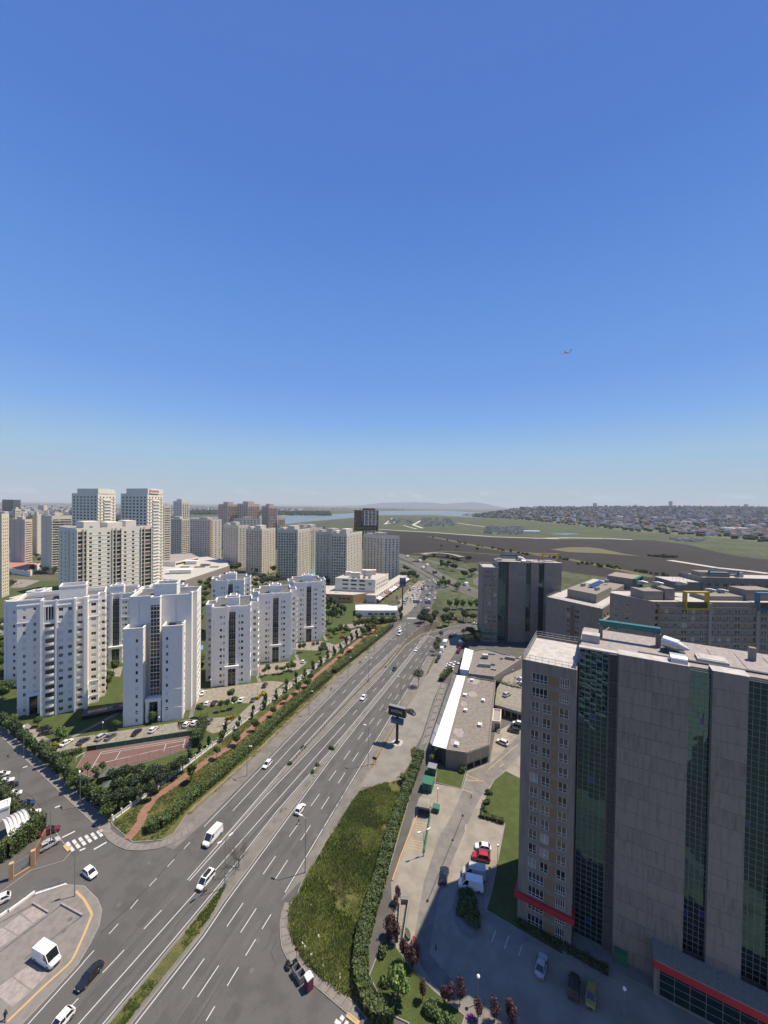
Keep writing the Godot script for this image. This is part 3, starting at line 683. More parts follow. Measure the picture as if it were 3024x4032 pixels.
func pick_glass(weights: Array) -> String:
	var x := rng.randf()
	for i in weights.size():
		x -= weights[i]
		if x < 0: return ["glass_dark", "glass_mid", "glass_pale", "shutter"][i]
	return "glass_dark"

# spec: cols [[centre, width], ...], y first sill, fh storey, n storeys, wh window height, mode "part" or "join", style, glass weights
func facade(mb: MB, parent: Node3D, join: Dictionary, a: Vector2, b: Vector2, y0: float, y1: float, s: Dictionary) -> void:
	var r := (b - a).normalized()
	var wide := a.distance_to(b)
	var nn := Vector2(-r.y, r.x)
	var at := func(u: float, y: float, d: float) -> Vector3: return Vector3(a.x + r.x * u + nn.x * d, y, a.y + r.y * u + nn.y * d)
	var cols: Array = s.get("cols", [])
	if s.has("even"):                      # [count, width, margin]
		cols = []
		for i in int(s.even[0]):
			cols.append([s.even[2] + (wide - 2 * s.even[2]) * (i + 0.5) / s.even[0], s.even[1]])
	var yc := y0
	var weights: Array = s.get("glass", [0.6, 0.3, 0.1, 0.0])
	var style: Array = s.get("style", [2, 0, 0.07, "frame"])
	for f in int(s.n):
		var ya: float = y0 + s.y + f * s.fh
		var yb: float = ya + s.wh
		if yb > y1 - 0.2: break
		mb.quad(at.call(0.0, yc, 0.0), at.call(wide, yc, 0.0), at.call(wide, ya, 0.0), at.call(0.0, ya, 0.0))
		var u := 0.0
		for c in cols:
			var u0: float = c[0] - c[1] * 0.5
			var u1: float = c[0] + c[1] * 0.5
			mb.quad(at.call(u, ya, 0.0), at.call(u0, ya, 0.0), at.call(u0, yb, 0.0), at.call(u, yb, 0.0))
			mb.quad(at.call(u0, ya, 0.0), at.call(u1, ya, 0.0), at.call(u1, ya, -0.2), at.call(u0, ya, -0.2))
			mb.quad(at.call(u0, yb, -0.2), at.call(u1, yb, -0.2), at.call(u1, yb, 0.0), at.call(u0, yb, 0.0))
			mb.quad(at.call(u0, ya, 0.0), at.call(u0, ya, -0.2), at.call(u0, yb, -0.2), at.call(u0, yb, 0.0))
			mb.quad(at.call(u1, ya, -0.2), at.call(u1, ya, 0.0), at.call(u1, yb, 0.0), at.call(u1, yb, -0.2))
			u = u1
			var g := pick_glass(weights)
			if s.get("mode", "join") == "part":
				var w := part("window", window_frame(c[1], s.wh, style), parent, at.call(c[0], ya, 0.0), atan2(-r.y, r.x))
				part("shutter" if g == "shutter" else "pane", window_pane(c[1], s.wh, g), w)
			else:
				if not join.has(g): join[g] = MB.new()
				join[g].quad(at.call(u0, ya, -0.13), at.call(u1, ya, -0.13), at.call(u1, yb, -0.13), at.call(u0, yb, -0.13))
				if style[0] > 1:
					if not join.has(style[3]): join[style[3]] = MB.new()
					var fm: MB = join[style[3]]
					var mid: float = (u0 + u1) * 0.5
					fm.quad(at.call(mid - 0.06, ya, -0.1), at.call(mid + 0.06, ya, -0.1), at.call(mid + 0.06, yb, -0.1), at.call(mid - 0.06, yb, -0.1))
		mb.quad(at.call(u, ya, 0.0), at.call(wide, ya, 0.0), at.call(wide, yb, 0.0), at.call(u, yb, 0.0))
		if s.has("band"):                  # a floor slab that stands proud between the storeys
			var e: float = s.band
			if not join.has("band"): join["band"] = MB.new()
			join["band"].boxb(at.call(wide * 0.5, ya - s.y * 0.35, e * 0.5), Vector3(wide - 0.1, 0.28, e), Basis(Vector3.UP, atan2(-r.y, r.x)))
		yc = yb
	mb.quad(at.call(0.0, yc, 0.0), at.call(wide, yc, 0.0), at.call(wide, y1, 0.0), at.call(0.0, y1, 0.0))
	if s.has("ribs"):
		var k: int = cols.size()
		for i in k + 1:
			var u: float = s.get("rm", 0.4) + (wide - 2 * s.get("rm", 0.4)) * i / k
			mb.boxb(at.call(u, (y0 + y1) * 0.5 - 0.5, s.ribs * 0.5), Vector3(0.55, y1 - y0 - 2.0, s.ribs), Basis(Vector3.UP, atan2(-r.y, r.x)))

func block(parent: Node3D, pts: Array, y0: float, h: float, mat: String, roof: String, facs: Dictionary, parapet := 0.9, trim := "") -> void:
	var p := poly(pts)
	var mb := MB.new()
	var join := {}
	for i in p.size():
		var a := p[i]
		var b := p[(i + 1) % p.size()]
		if facs.has(i): facade(mb, parent, join, a, b, y0, h, facs[i])
		else: mb.quad(v3(a, y0), v3(b, y0), v3(b, h), v3(a, h))
	var q := inset(p, 0.32)
	mb.rim(q, h - parapet, h, true)
	var cap := MB.new()
	var o := inset(p, -0.12) if trim else p
	var ch := h + 0.25 if trim else h
	for i in p.size():
		var j := (i + 1) % p.size()
		cap.quad(v3(o[i], ch), v3(o[j], ch), v3(q[j], ch), v3(q[i], ch))
	if trim:
		cap.rim(o, h - 0.35, ch)
		cap.rim(q, h - 0.05, ch, true)
		for i in p.size():
			var j := (i + 1) % p.size()
			cap.quad(v3(p[i], h - 0.35), v3(p[j], h - 0.35), v3(o[j], h - 0.35), v3(o[i], h - 0.35))
	part("wall", mb.mesh(M[mat]), parent)
	part("parapet", cap.mesh(M[trim if trim else mat]), parent)
	var rf := MB.new()
	rf.flat(p, h - parapet)
	part("roof", rf.mesh(M[roof]), parent)
	var am := ArrayMesh.new()
	for k in join:
		if k == "band":
			part("floor_band", join[k].mesh(M[mat]), parent).set_meta("kind", "stuff")
		else: join[k].mesh(M[k], am)
	if am.get_surface_count(): part("window", am, parent).set_meta("kind", "stuff")

func boxpart(called: String, parent: Node3D, x0: float, x1: float, y0: float, y1: float, z0: float, z1: float, mat: String) -> MeshInstance3D:
	var m := MB.new()
	m.slab(x0, x1, y0, y1, z0, z1)
	return part(called, m.mesh(M[mat]), parent)

func railing(parent: Node3D, pts: Array, y: float, h: float, mat := "galv", gap := 1.6) -> void:
	var m := MB.new()
	for i in pts.size() - 1:
		var a: Vector2 = pts[i]
		var b: Vector2 = pts[i + 1]
		for k in [0.5, 1.0]:
			m.bar(v3(a, y + h * k), v3(b, y + h * k), 0.06, 0.06)
		var k := maxi(1, int(a.distance_to(b) / gap))
		for j in k + 1:
			var c := a.lerp(b, float(j) / k)
			m.bar(v3(c, y), v3(c, y + h), 0.06, 0.06)
	part("railing", m.mesh(M[mat]), parent)

# ---------- white residential towers ----------
func white_body(t: Node3D, h: float) -> void:
	var fh := 3.1
	var n := int((h - 1.4) / fh)
	var pair := {"cols": [[4.2, 1.1], [5.6, 0.55], [12.4, 0.55], [13.7, 1.1]], "y": 1.3, "fh": fh, "n": n, "wh": 1.35, "mode": "part", "style": [1, 0, 0.09, "frame"], "glass": [0.45, 0.2, 0.05, 0.3]}
	var wing := {"cols": [[1.7, 1.2]], "y": 1.2, "fh": fh, "n": n, "wh": 1.5, "mode": "part", "style": [2, 0, 0.08, "frame"], "glass": [0.5, 0.2, 0.1, 0.2]}
	var side := {"cols": [[2.2, 1.9], [5.0, 1.5]], "y": 1.0, "fh": fh, "n": n, "wh": 1.8, "mode": "part", "style": [2, 0, 0.08, "frame"], "glass": [0.6, 0.25, 0.15, 0.0]}
	var pts := [Vector2(0, 0), Vector2(7.7, 0), Vector2(7.7, -0.9), Vector2(10.7, -0.9), Vector2(10.7, 0), Vector2(17.5, 0), Vector2(17.5, -6.8), Vector2(20.7, -6.8), Vector2(20.7, -15), Vector2(17.5, -15), Vector2(17.5, -22), Vector2(0, -22), Vector2(0, -15), Vector2(-3.3, -15), Vector2(-3.3, -6.8), Vector2(0, -6.8)]
	var left := pair.duplicate()
	left.cols = [[4.2, 1.1], [5.6, 0.55]]
	var right := pair.duplicate()
	right.cols = [[1.7, 0.55], [3.0, 1.1]]
	block(t, pts, 0, h, "white_wall", "roof_dark", {0: left, 4: right, 5: side, 6: wing, 7: side, 14: wing, 15: side, 13: side}, 1.1, "white_trim")
	# stair glazing in the recess
	var gl := MB.new()
	var fr := MB.new()
	gl.quad(Vector3(7.75, 9.4, -0.55), Vector3(10.65, 9.4, -0.55), Vector3(10.65, h - 2.6, -0.55), Vector3(7.75, h - 2.6, -0.55))
	var st := part("stair_glazing", gl.mesh(M.glass_dark), t)
	var yy := 9.4
	while yy < h - 2.5:
		fr.slab(7.72, 10.68, yy - 0.12, yy + 0.12, -0.56, -0.42)
		fr.slab(7.72, 10.68, yy + 1.9, yy + 2.0, -0.56, -0.46)
		yy += fh
	for x in [8.7, 9.7]: fr.slab(x - 0.06, x + 0.06, 9.4, h - 2.6, -0.555, -0.44)
	part("frame", fr.mesh(M.frame_grey), st)
	# entrance portal
	var po := MB.new()
	po.slab(6.2, 7.5, 0, 9.4, 1.2, -0.02)
	po.slab(10.9, 12.2, 0, 9.4, 1.2, -0.02)
	po.slab(6.0, 12.4, 8.4, 9.6, 1.35, 0.02)
	var pm := part("entrance_portal", po.mesh(M.white_trim), t)
	boxpart("door_glass", pm, 7.5, 10.9, 0.1, 8.4, 0.02, 0.3, "glass_dark")
	var bars := MB.new()
	for k in 4: bars.slab(7.5, 10.9, 1.9 * k + 2.2, 1.9 * k + 2.34, 0.3, 0.38)
	bars.slab(9.1, 9.3, 0.1, 8.4, 0.3, 0.38)
	part("door_frame", bars.mesh(M.frame_grey), pm)
	# string courses and corner pilasters
	for y in [3.3, 12.4, 24.8, h - 3.0]:
		var sc := MB.new()
		sc.slab(-0.12, 7.0, y, y + 0.28, 0.12, 0.0)
		sc.slab(11.4, 17.62, y, y + 0.28, 0.12, 0.0)
		sc.slab(17.5, 17.62, y, y + 0.28, 0.0, -6.8)
		sc.slab(17.5, 20.82, y, y + 0.28, -6.68, -6.8)
		sc.slab(20.7, 20.82, y, y + 0.28, -6.8, -15)
		sc.slab(-3.42, 0.0, y, y + 0.28, -6.68, -6.8)
		part("string_course", sc.mesh(M.white_trim), t)
	for x in [0.5, 7.0, 11.4, 17.0]:
		var pl := MB.new()
		pl.slab(x - 0.5, x + 0.5, 0, h + 0.7, 0.22, -0.3)
		part("pilaster", pl.mesh(M.white_trim), t)
	for q in [[17.5, -6.3], [20.7, -7.4], [20.7, -14.4]]:
		var pl := MB.new()
		pl.slab(q[0] - 0.3, q[0] + 0.22, 0, h + 0.7, q[1] + 0.5, q[1] - 0.5)
		part("pilaster", pl.mesh(M.white_trim), t)
	# balconies on the sunny side
	for f in range(1, n):
		var bl := MB.new()
		bl.slab(20.7, 21.7, 0.4 + f * fh, 0.55 + f * fh, -9.6, -12.4)
		bl.slab(21.62, 21.7, 0.55 + f * fh, 1.4 + f * fh, -9.6, -12.4)
		part("balcony", bl.mesh(M.white_trim), t)
	# lift house: a cross of two boxes
	for q in [[5.6, 12.0, -5.0, -10.5, 4.4], [7.2, 10.4, -9.0, -14.5, 4.4]]:
		var lh := Node3D.new()
		lh.name = "roof_house"
		t.add_child(lh, true)
		block(lh, [Vector2(q[0], q[2]), Vector2(q[1], q[2]), Vector2(q[1], q[3]), Vector2(q[0], q[3])], h - 1.1, h + q[4] - 1.1 - (0.0 if q[0] < 6 else 0.02), "white_wall", "roof_dark", {}, 0.6, "white_trim")
	boxpart("roof_hatch", t, 3.0, 5.2, h - 1.1, h - 0.4, -3.0, -4.2, "roof_dark")

func build_white_towers() -> void:
	var grp := "white towers with lift houses in the complex"
	var t := thing("apartment_tower", "white apartment tower with stair glazing, nearest the red path and yellow shrubs", "building", v3(Vector2(-80.9, -181.6)), 0.295, grp)
	white_body(t, 37.6)
	copy(t, "apartment_tower", "white apartment tower in the middle of the row of three beside the red path", "building", v3(Vector2(-68.1, -210.6)), 0.28, grp)
	copy(t, "apartment_tower", "farthest white apartment tower of the row beside the red path", "building", v3(Vector2(-55.9, -242.5)), 0.3, grp)
	copy(t, "apartment_tower", "white apartment tower whose roof shows behind the leftmost near white tower", "building", v3(Vector2(-176.5, -179.2)), 0.1, grp).scale.y = 1.06
	copy(t, "apartment_tower", "white apartment tower seen in the gap between the two nearest white towers", "building", v3(Vector2(-152, -203)), 0.45, grp)
	copy(t, "apartment_tower", "white apartment tower with balconies close behind the stepped white tower", "building", v3(Vector2(-134, -213)), 0.29, grp)
	copy(t, "apartment_tower", "white apartment tower standing alone behind the row, before the shopping centre", "building", v3(Vector2(-107.4, -246)), 0.26, grp)
	white_left()
	white_stepped()

func white_left() -> void:
	var t := thing("apartment_tower", "large white apartment tower at left with projecting piers and curved balconies", "building", v3(Vector2(-136.9, -153.6)), deg_to_rad(33.0))
	var h := 46.8
	var base := {"y": 1.3, "fh": 3.15, "n": 14, "wh": 1.4, "mode": "part", "style": [2, 0, 0.08, "frame"], "glass": [0.5, 0.2, 0.05, 0.25]}
	var f0 := base.duplicate()
	f0.cols = [[6.4, 1.4], [9.3, 1.3], [12.6, 1.5]]
	var f1 := base.duplicate()
	f1.cols = [[1.7, 1.7]]
	var f2 := base.duplicate()
	f2.cols = [[2.0, 1.4], [4.4, 1.2]]
	var f3 := base.duplicate()
	f3.cols = [[3.0, 0.9]]
	var f4 := base.duplicate()
	f4.cols = [[2.2, 0.9], [5.4, 0.9]]
	block(t, [Vector2(0, 0), Vector2(15.2, 0), Vector2(15.2, -3.5), Vector2(18.6, -3.5), Vector2(18.6, -8.4), Vector2(20.6, -8.4), Vector2(20.6, -21), Vector2(-8, -21), Vector2(-8, -6), Vector2(0, -6)], 0, h, "white_wall", "roof_dark", {0: f0, 2: f1, 3: f2, 4: f1, 5: f2, 7: f2, 8: f4, 9: f3}, 1.1, "white_trim")
	for q in [[10.7, 11.4, 1.9], [13.9, 15.1, 1.2], [-0.02, 1.0, 0.35], [4.7, 5.2, 0.5]]:
		var m := MB.new()
		m.slab(q[0], q[1], 0, h + 0.6, q[2], 0.0)
		part("pier", m.mesh(M.white_wall), t)
	for y in [3.4, 9.7, 37.6, 44.6]:
		var m := MB.new()
		m.slab(1.0, 15.32, y, y + 0.3, 0.14, 0.0)
		m.slab(15.2, 15.34, y, y + 0.3, 0.0, -3.5)
		m.slab(15.2, 18.74, y, y + 0.3, -3.36, -3.5)
		m.slab(-0.14, 0.0, y, y + 0.3, 0.1, -6.0)
		m.slab(-8.14, 0.0, y, y + 0.3, -5.86, -6.0)
		m.slab(-8.14, -8.0, y, y + 0.3, -6.0, -21)
		part("string_course", m.mesh(M.white_trim), t)
	for f in 12:      # curved balconies, glazed at the back
		var y := 1.0 + f * 3.15
		boxpart("balcony_glazing", t, 1.5, 4.3, y + 0.2, y + 2.2, 0.02, 0.06, ["glass_mid", "glass_pale", "glass_dark"][f % 3])
		var m := MB.new()
		for k in 6:
			var a0 := PI * k / 6
			var a1 := PI * (k + 1) / 6
			var p := Vector2(2.9 - cos(a0) * 1.5, sin(a0) * 0.9)
			var q := Vector2(2.9 - cos(a1) * 1.5, sin(a1) * 0.9)
			m.quad(v3(p, y - 0.25), v3(q, y - 0.25), v3(q, y + 0.75), v3(p, y + 0.75))
			m.tri(v3(p, y - 0.25), v3(q, y - 0.25), Vector3(2.9, y - 0.25, 0))
			m.tri(v3(p, y + 0.05), v3(q, y + 0.05), Vector3(2.9, y + 0.05, 0))
		part("balcony", m.mesh(M.white_trim), t)
		var b2 := MB.new()
		b2.slab(11.6, 13.6, y - 0.2, y, 0.9, 0.0)
		b2.slab(11.6, 13.6, y, y + 0.85, 0.9, 0.82)
		part("balcony", b2.mesh(M.white_trim), t)
	var tall := boxpart("tall_window", t, 1.6, 4.2, 39.2, 44.4, 0.02, 0.06, "glass_dark")
	var bars := MB.new()
	for x in [1.6, 2.45, 3.35, 4.2]: bars.slab(x - 0.1, x + 0.1, 39.2, 44.4, 0.06, 0.14)
	part("frame", bars.mesh(M.white_trim), tall)
	var po := MB.new()
	po.slab(-5.0, -4.2, 0, 8.6, -4.8, -6)
	po.slab(-1.6, -0.8, 0, 8.6, -4.8, -6)
	po.slab(-5.2, -0.6, 7.6, 8.8, -4.7, -6)
	var pm := part("entrance_portal", po.mesh(M.white_trim), t)
	boxpart("door_glass", pm, -4.2, -1.6, 0.1, 7.6, -5.7, -5.95, "glass_dark")
	var lh := Node3D.new()
	lh.name = "roof_house"
	t.add_child(lh, true)
	block(lh, [Vector2(5, -7), Vector2(14, -7), Vector2(14, -15), Vector2(5, -15)], h - 1.1, h + 4.2, "white_wall", "roof_dark", {}, 0.7, "white_trim")
	boxpart("roof_unit", t, -3.0, -0.5, h - 1.1, h + 0.3, -9, -11, "galv")

func white_stepped() -> void:
	var t := thing("apartment_tower", "white stepped apartment tower with two lower front wings and tall blank walls", "building", v3(Vector2(-99.9, -148.0)), deg_to_rad(17.2))
	var base := {"y": 1.3, "fh": 3.12, "n": 11, "wh": 1.4, "mode": "part", "style": [1, 0, 0.09, "frame"], "glass": [0.5, 0.2, 0.05, 0.25]}
	var fl := base.duplicate()
	fl.cols = [[4.6, 0.9]]
	var fr := base.duplicate()
	fr.cols = [[1.7, 0.9]]
	var sm := base.duplicate()
	sm.cols = [[0.9, 0.6]]
	var side := base.duplicate()
	side.merge({"cols": [[1.6, 1.3], [4.4, 1.3]], "style": [2, 0, 0.08, "frame"]}, true)
	block(t, [Vector2(0, 0), Vector2(6.7, 0), Vector2(6.7, -6.5), Vector2(0, -6.5)], 0, 38.0, "white_wall", "roof_dark", {0: fl, 1: sm, 3: side}, 1.1, "white_trim")
	block(t, [Vector2(13.4, 0), Vector2(20.6, 0), Vector2(20.6, -6.5), Vector2(13.4, -6.5)], 0, 38.02, "white_wall", "roof_dark", {0: fr, 1: side, 3: sm}, 1.1, "white_trim")
	var s2 := side.duplicate()
	s2.merge({"n": 14, "cols": [[1.6, 1.3], [4.6, 1.5], [8.0, 1.5]]}, true)
	block(t, [Vector2(0.4, -6.52), Vector2(8.4, -6.52), Vector2(8.4, -3.6), Vector2(11.7, -3.6), Vector2(11.7, -6.52), Vector2(22.6, -6.52), Vector2(22.6, -11), Vector2(24.2, -11), Vector2(24.2, -22), Vector2(0.4, -22)], 0, 49.0, "white_wall", "roof_dark", {7: s2, 9: s2}, 1.1, "white_trim")
	var gl := MB.new()
	gl.quad(Vector3(8.5, 9.4, -3.5), Vector3(11.6, 9.4, -3.5), Vector3(11.6, 46, -3.5), Vector3(8.5, 46, -3.5))
	var st := part("stair_glazing", gl.mesh(M.glass_dark), t)
	var bars := MB.new()
	for k in 12: 
		bars.slab(8.45, 11.65, 9.3 + k * 3.12, 9.6 + k * 3.12, -3.52, -3.3)
		bars.slab(8.45, 11.65, 11.0 + k * 3.12, 11.12 + k * 3.12, -3.52, -3.36)
	for x in [9.5, 10.6]: bars.slab(x - 0.06, x + 0.06, 9.4, 46, -3.52, -3.38)
	part("frame", bars.mesh(M.frame), st)
	var po := MB.new()
	po.slab(7.4, 8.5, 0, 9.2, -0.8, -3.6)
	po.slab(11.7, 12.8, 0, 9.2, -0.8, -3.6)
	po.slab(7.2, 13.0, 8.2, 9.5, -0.7, -3.6)
	var pm := part("entrance_portal", po.mesh(M.white_trim), t)
	boxpart("door_glass", pm, 8.5, 11.7, 0.1, 8.2, -2.8, -3.3, "glass_dark")
	for y in [5.0, 12.5]:
		var m := MB.new()
		m.slab(-0.12, 6.82, y, y + 0.28, 0.12, 0.0)
		m.slab(13.28, 20.72, y, y + 0.28, 0.12, 0.0)
		part("string_course", m.mesh(M.white_trim), t)
	for q in [[3.6, -6.5], [17.0, -6.5]]:
		var m := MB.new()      # climbing rungs on the tall blank walls
		for k in 14: m.slab(q[0] - 0.3, q[0] + 0.3, 39.0 + k * 0.62, 39.08 + k * 0.62, q[1] + 0.12, q[1])
		part("ladder", m.mesh(M.metal), t)
	for x in [20.6, 22.6]:
		boxpart("pilaster", t, x - 0.4, x + 0.25, 0, 39.0 if x < 21 else 50.0, -0.6 if x < 21 else -6.4, -1.4 if x < 21 else -7.2, "white_trim")
	var lh := Node3D.new()
	lh.name = "roof_house"
	t.add_child(lh, true)
	block(lh, [Vector2(8, -10), Vector2(16.5, -10), Vector2(16.5, -17), Vector2(8, -17)], 47.9, 53.0, "white_wall", "roof_dark", {}, 0.6, "white_trim")
	boxpart("roof_unit", t, 15, 17.5, 36.9, 38.4, -3, -5, "steel_dark")

# ---------- towers in the middle distance ----------
func box_tower(called: String, label: String, l: Vector2, c: Vector2, r: Vector2, h: float, mat: String, fl: Dictionary, fr: Dictionary, o := {}) -> Node3D:
	var t := thing(called, label, "building", v3(c), 0.0, o.get("group", ""))
	var a := l - c
	var b := r - c
	block(t, [a, Vector2.ZERO, b, a + b], o.get("y0", 0.0), h, mat, o.get("roof", "roof_dark"), {0: fl, 1: fr}, 1.0)
	for q in o.get("houses", [[0.3, 0.3, 0.4, 0.4, 3.0]]):     # lift houses: share along each side, size, height
		var p: Vector2 = a * q[0] + b * q[1]
		var u: Vector2 = a * q[2]
		var w: Vector2 = b * q[3]
		var m := MB.new()
		m.prism(poly([p, p + u, p + u + w, p + w]), h - 1.0, h + q[4])
		part("roof_house", m.mesh(M[o.get("house_mat", mat)]), t)
	for i in 3:
		var p: Vector2 = a * rng.randf_range(0.15, 0.85) + b * rng.randf_range(0.15, 0.85)
		var m := MB.new()
		m.box(v3(p, h - 0.2), Vector3(1.6, 1.6, 1.2), rng.randf() * 3.0)
		part("roof_unit", m.mesh(M.galv), t)
	return t

func build_mid_towers() -> void:
	var nf := func(count: int, w: float, m: float, h: float, ex := {}) -> Dictionary:
		var d := {"even": [count, w, m], "y": 1.0, "fh": 3.0, "n": int((h - 2.0) / 3.0), "wh": 1.5, "mode": "join", "style": [2, 0, 0.08, "frame"], "glass": [0.65, 0.25, 0.1, 0.0]}
		d.merge(ex, true)
		return d
	# long cream slab behind the white towers
	var c := Vector2(-209.0, -262.0)
	var slab := box_tower("apartment_slab", "long cream apartment slab with brown balcony columns behind the white towers", Vector2(-236, -280), c, Vector2(-184, -306), 69.0, "cream", nf.call(4, 1.5, 1.5, 68.5, {"wh": 1.7, "mode": "part", "style": [1, 0, 0.08, "frame_grey"]}), nf.call(7, 1.7, 5.6, 68.5, {"mode": "part", "band": 0.12, "style": [1, 0, 0.08, "frame_grey"]}), {"houses": [[0.3, 0.15, 0.4, 0.2, 4.0], [0.3, 0.45, 0.4, 0.2, 3.0], [0.3, 0.7, 0.4, 0.15, 4.0]]})
	var rr := (Vector2(-184, -306) - c).normalized()
	var nn := Vector2(-rr.y, rr.x)
	for q in [[0.7, 3.6, "brown"], [4.1, 5.6, "glass_dark"], [22.6, 24.2, "glass_mid"], [24.8, 27.8, "brown"], [42.6, 44.2, "glass_mid"], [45.0, 49.6, "brown"]]:
		for f in 22:
			var m := MB.new()
			m.boxb(v3(rr * ((q[0] + q[1]) * 0.5) + nn * 0.12, 1.6 + f * 3.0 + 0.9), Vector3(q[1] - q[0], 1.9, 0.2), Basis(Vector3.UP, atan2(-rr.y, rr.x)))
			part("balcony_glazing", m.mesh(M.glass_dark if f % 3 else M[q[2]]), slab)
		for u in [q[0] - 0.35, q[1] + 0.35]:
			var m := MB.new()
			m.boxb(v3(rr * u + nn * 0.4, 34.0), Vector3(0.6, 68.4, 0.8), Basis(Vector3.UP, atan2(-rr.y, rr.x)))
			part("pier", m.mesh(M.beige), slab)
	var lf := (c - Vector2(-236, -280)).normalized()
	var m0 := MB.new()
	m0.boxb(v3(-lf * 13.0 + Vector2(-lf.y, lf.x) * 0.1, 33.5), Vector3(3.4, 67.0, 0.3), Basis(Vector3.UP, atan2(-lf.y, lf.x)))
	part("brown_stripe", m0.mesh(M.pink), slab)
	# two tall towers behind it
	for q in [["tall cream tower with shaded grey side and bare white top, behind the cream slab", Vector2(-310, -383), Vector2(-274.5, -370), Vector2(-272.7, -392)], ["tall cream tower with red letters on its top, behind the cream slab", Vector2(-247.7, -363), Vector2(-214.6, -350), Vector2(-213, -372)]]:
		var t := box_tower("tower_block", q[0], q[1], q[2], q[3], 95.5, "cream", nf.call(7, 2.6, 1.0, 95.5, {"wh": 1.7, "glass": [0.7, 0.3, 0.0, 0.0]}), nf.call(5, 1.7, 1.0, 95.5, {"band": 0.3}), {"houses": [[0.0, 0.02, 0.8, 0.96, 4.6]], "group": "pair of tall cream towers"})
		var b: Vector2 = (q[3] - q[2])
		var u := b.normalized()
		var bal := MB.new()
		for f in 30: bal.boxb(v3(b * 0.5 + Vector2(-u.y, u.x) * 0.6, 2.0 + f * 3.0), Vector3(b.length() * 0.4, 1.0, 1.2), Basis(Vector3.UP, atan2(-u.y, u.x)))
		part("balcony", bal.mesh(M.white_trim), t).set_meta("kind", "stuff")
	sign_text("roof_sign", "red lettered sign on white board at the top of the tall cream tower", "innovia", v3(Vector2(-213.2, -358.5), 97.9), atan2(22.0, 1.6), 3.4, M.red_panel, M.white_trim, Vector2(12.0, 4.4))
	box_tower("tower_block", "beige tower with white balconies, left of the tall cream pair", Vector2(-422, -475), Vector2(-398, -462), Vector2(-388, -480), 70.0, "beige", nf.call(1, 1.2, 3.0, 70.0), nf.call(7, 2.6, 1.0, 70.0, {"band": 0.5, "glass": [0.5, 0.3, 0.2, 0.0]}))
	box_tower("tower_block", "beige tower cut by the left edge of the picture, with orange stripe", Vector2(-372, -335), Vector2(-342, -345), Vector2(-346, -356), 75.5, "beige", nf.call(4, 2.4, 1.0, 75.5), nf.call(3, 1.4, 1.0, 75.5, {"wh": 1.0}))
	box_tower("tower_block", "pinkish tower with stepped sides at the far left", Vector2(-504, -520), Vector2(-473, -508), Vector2(-476, -522), 63.0, "pink", nf.call(2, 1.4, 2.0, 63.0), nf.call(6, 2.2, 1.0, 63.0))
	box_tower("tower_block", "grey tower behind the pinkish tower at the far left", Vector2(-600, -622), Vector2(-583, -610), Vector2(-588, -625), 74.0, "greige", nf.call(4, 2.0, 1.0, 74.0), nf.call(6, 2.0, 1.0, 74.0))
	box_tower("tower_block", "dim beige tower between the pinkish and the balconied beige tower", Vector2(-583, -640), Vector2(-567, -630), Vector2(-568, -640), 66.0, "greige", nf.call(3, 2.0, 1.0, 66.0), nf.call(7, 2.2, 1.0, 66.0))
	box_tower("tower_block", "brown and cream tower right of the tall pair, with balconies", Vector2(-356, -632), Vector2(-326, -622), Vector2(-322, -640), 62.0, "greige", nf.call(6, 2.4, 1.0, 62.0), nf.call(4, 2.4, 0.8, 62.0, {"band": 0.4}))
	box_tower("tower_block", "slim tower with pale top behind the brown and cream tower", Vector2(-389, -712), Vector2(-367, -700), Vector2(-359, -712), 91.0, "cream", nf.call(3, 2.0, 1.0, 91.0), nf.call(3, 2.0, 1.0, 91.0, {"band": 0.4}), {"houses": [[0.2, 0.2, 0.6, 0.6, 4.0]]})
	box_tower("tower_block", "slim tower hidden behind the red lettered tower", Vector2(-288, -502), Vector2(-282, -494), Vector2(-277, -501), 84.0, "greige", nf.call(3, 2.0, 1.0, 84.0), nf.call(3, 2.0, 1.0, 84.0))
	var gt := box_tower("tower_block", "grey tower with an orange end wall", Vector2(-304, -604), Vector2(-266, -590), Vector2(-255, -606), 63.0, "greige", nf.call(8, 2.2, 1.0, 63.0), nf.call(3, 1.7, 0.8, 63.0))
	var od := Vector2(11, -16).normalized()
	var om := MB.new()
	om.boxb(v3(od * 1.2 + Vector2(-od.y, od.x) * 0.3, 31.2), Vector3(2.2, 62.4, 0.6), Basis(Vector3.UP, atan2(-od.y, od.x)))
	part("end_pier", om.mesh(M.orange), gt)
	var k := 0
	for q in [[Vector2(-329, -766), Vector2(-305, -752), Vector2(-289, -766), 86.5], [Vector2(-289, -760), Vector2(-263, -746), Vector2(-246, -762), 88.0], [Vector2(-242, -764), Vector2(-224, -752), Vector2(-211, -764), 84.0]]:
		box_tower("tower_block", ["leftmost of three pinkish towers rising before the lake", "middle of three pinkish towers rising before the lake", "rightmost of three pinkish towers before the lake, with a stepped right side"][k], q[0], q[1], q[2], q[3], "pink", nf.call(5, 2.2, 0.8, q[3], {"band": 0.3}), nf.call(5, 2.2, 0.8, q[3], {"band": 0.5}), {"group": "three pinkish towers before the lake", "houses": [[0.25, 0.25, 0.5, 0.5, 4.5]]})
		k += 1
	box_tower("stepped_annex", "stepped terraces on the right of the rightmost pinkish tower", Vector2(-210.5, -768), Vector2(-206, -758), Vector2(-196, -768), 62.0, "pink", nf.call(1, 2.0, 0.5, 62.0), nf.call(3, 2.2, 0.5, 62.0, {"band": 0.6}))
	# the family of grey ribbed towers
	var ribs := {"ribs": 0.35, "wh": 1.9, "glass": [0.6, 0.3, 0.1, 0.0]}
	k = 0
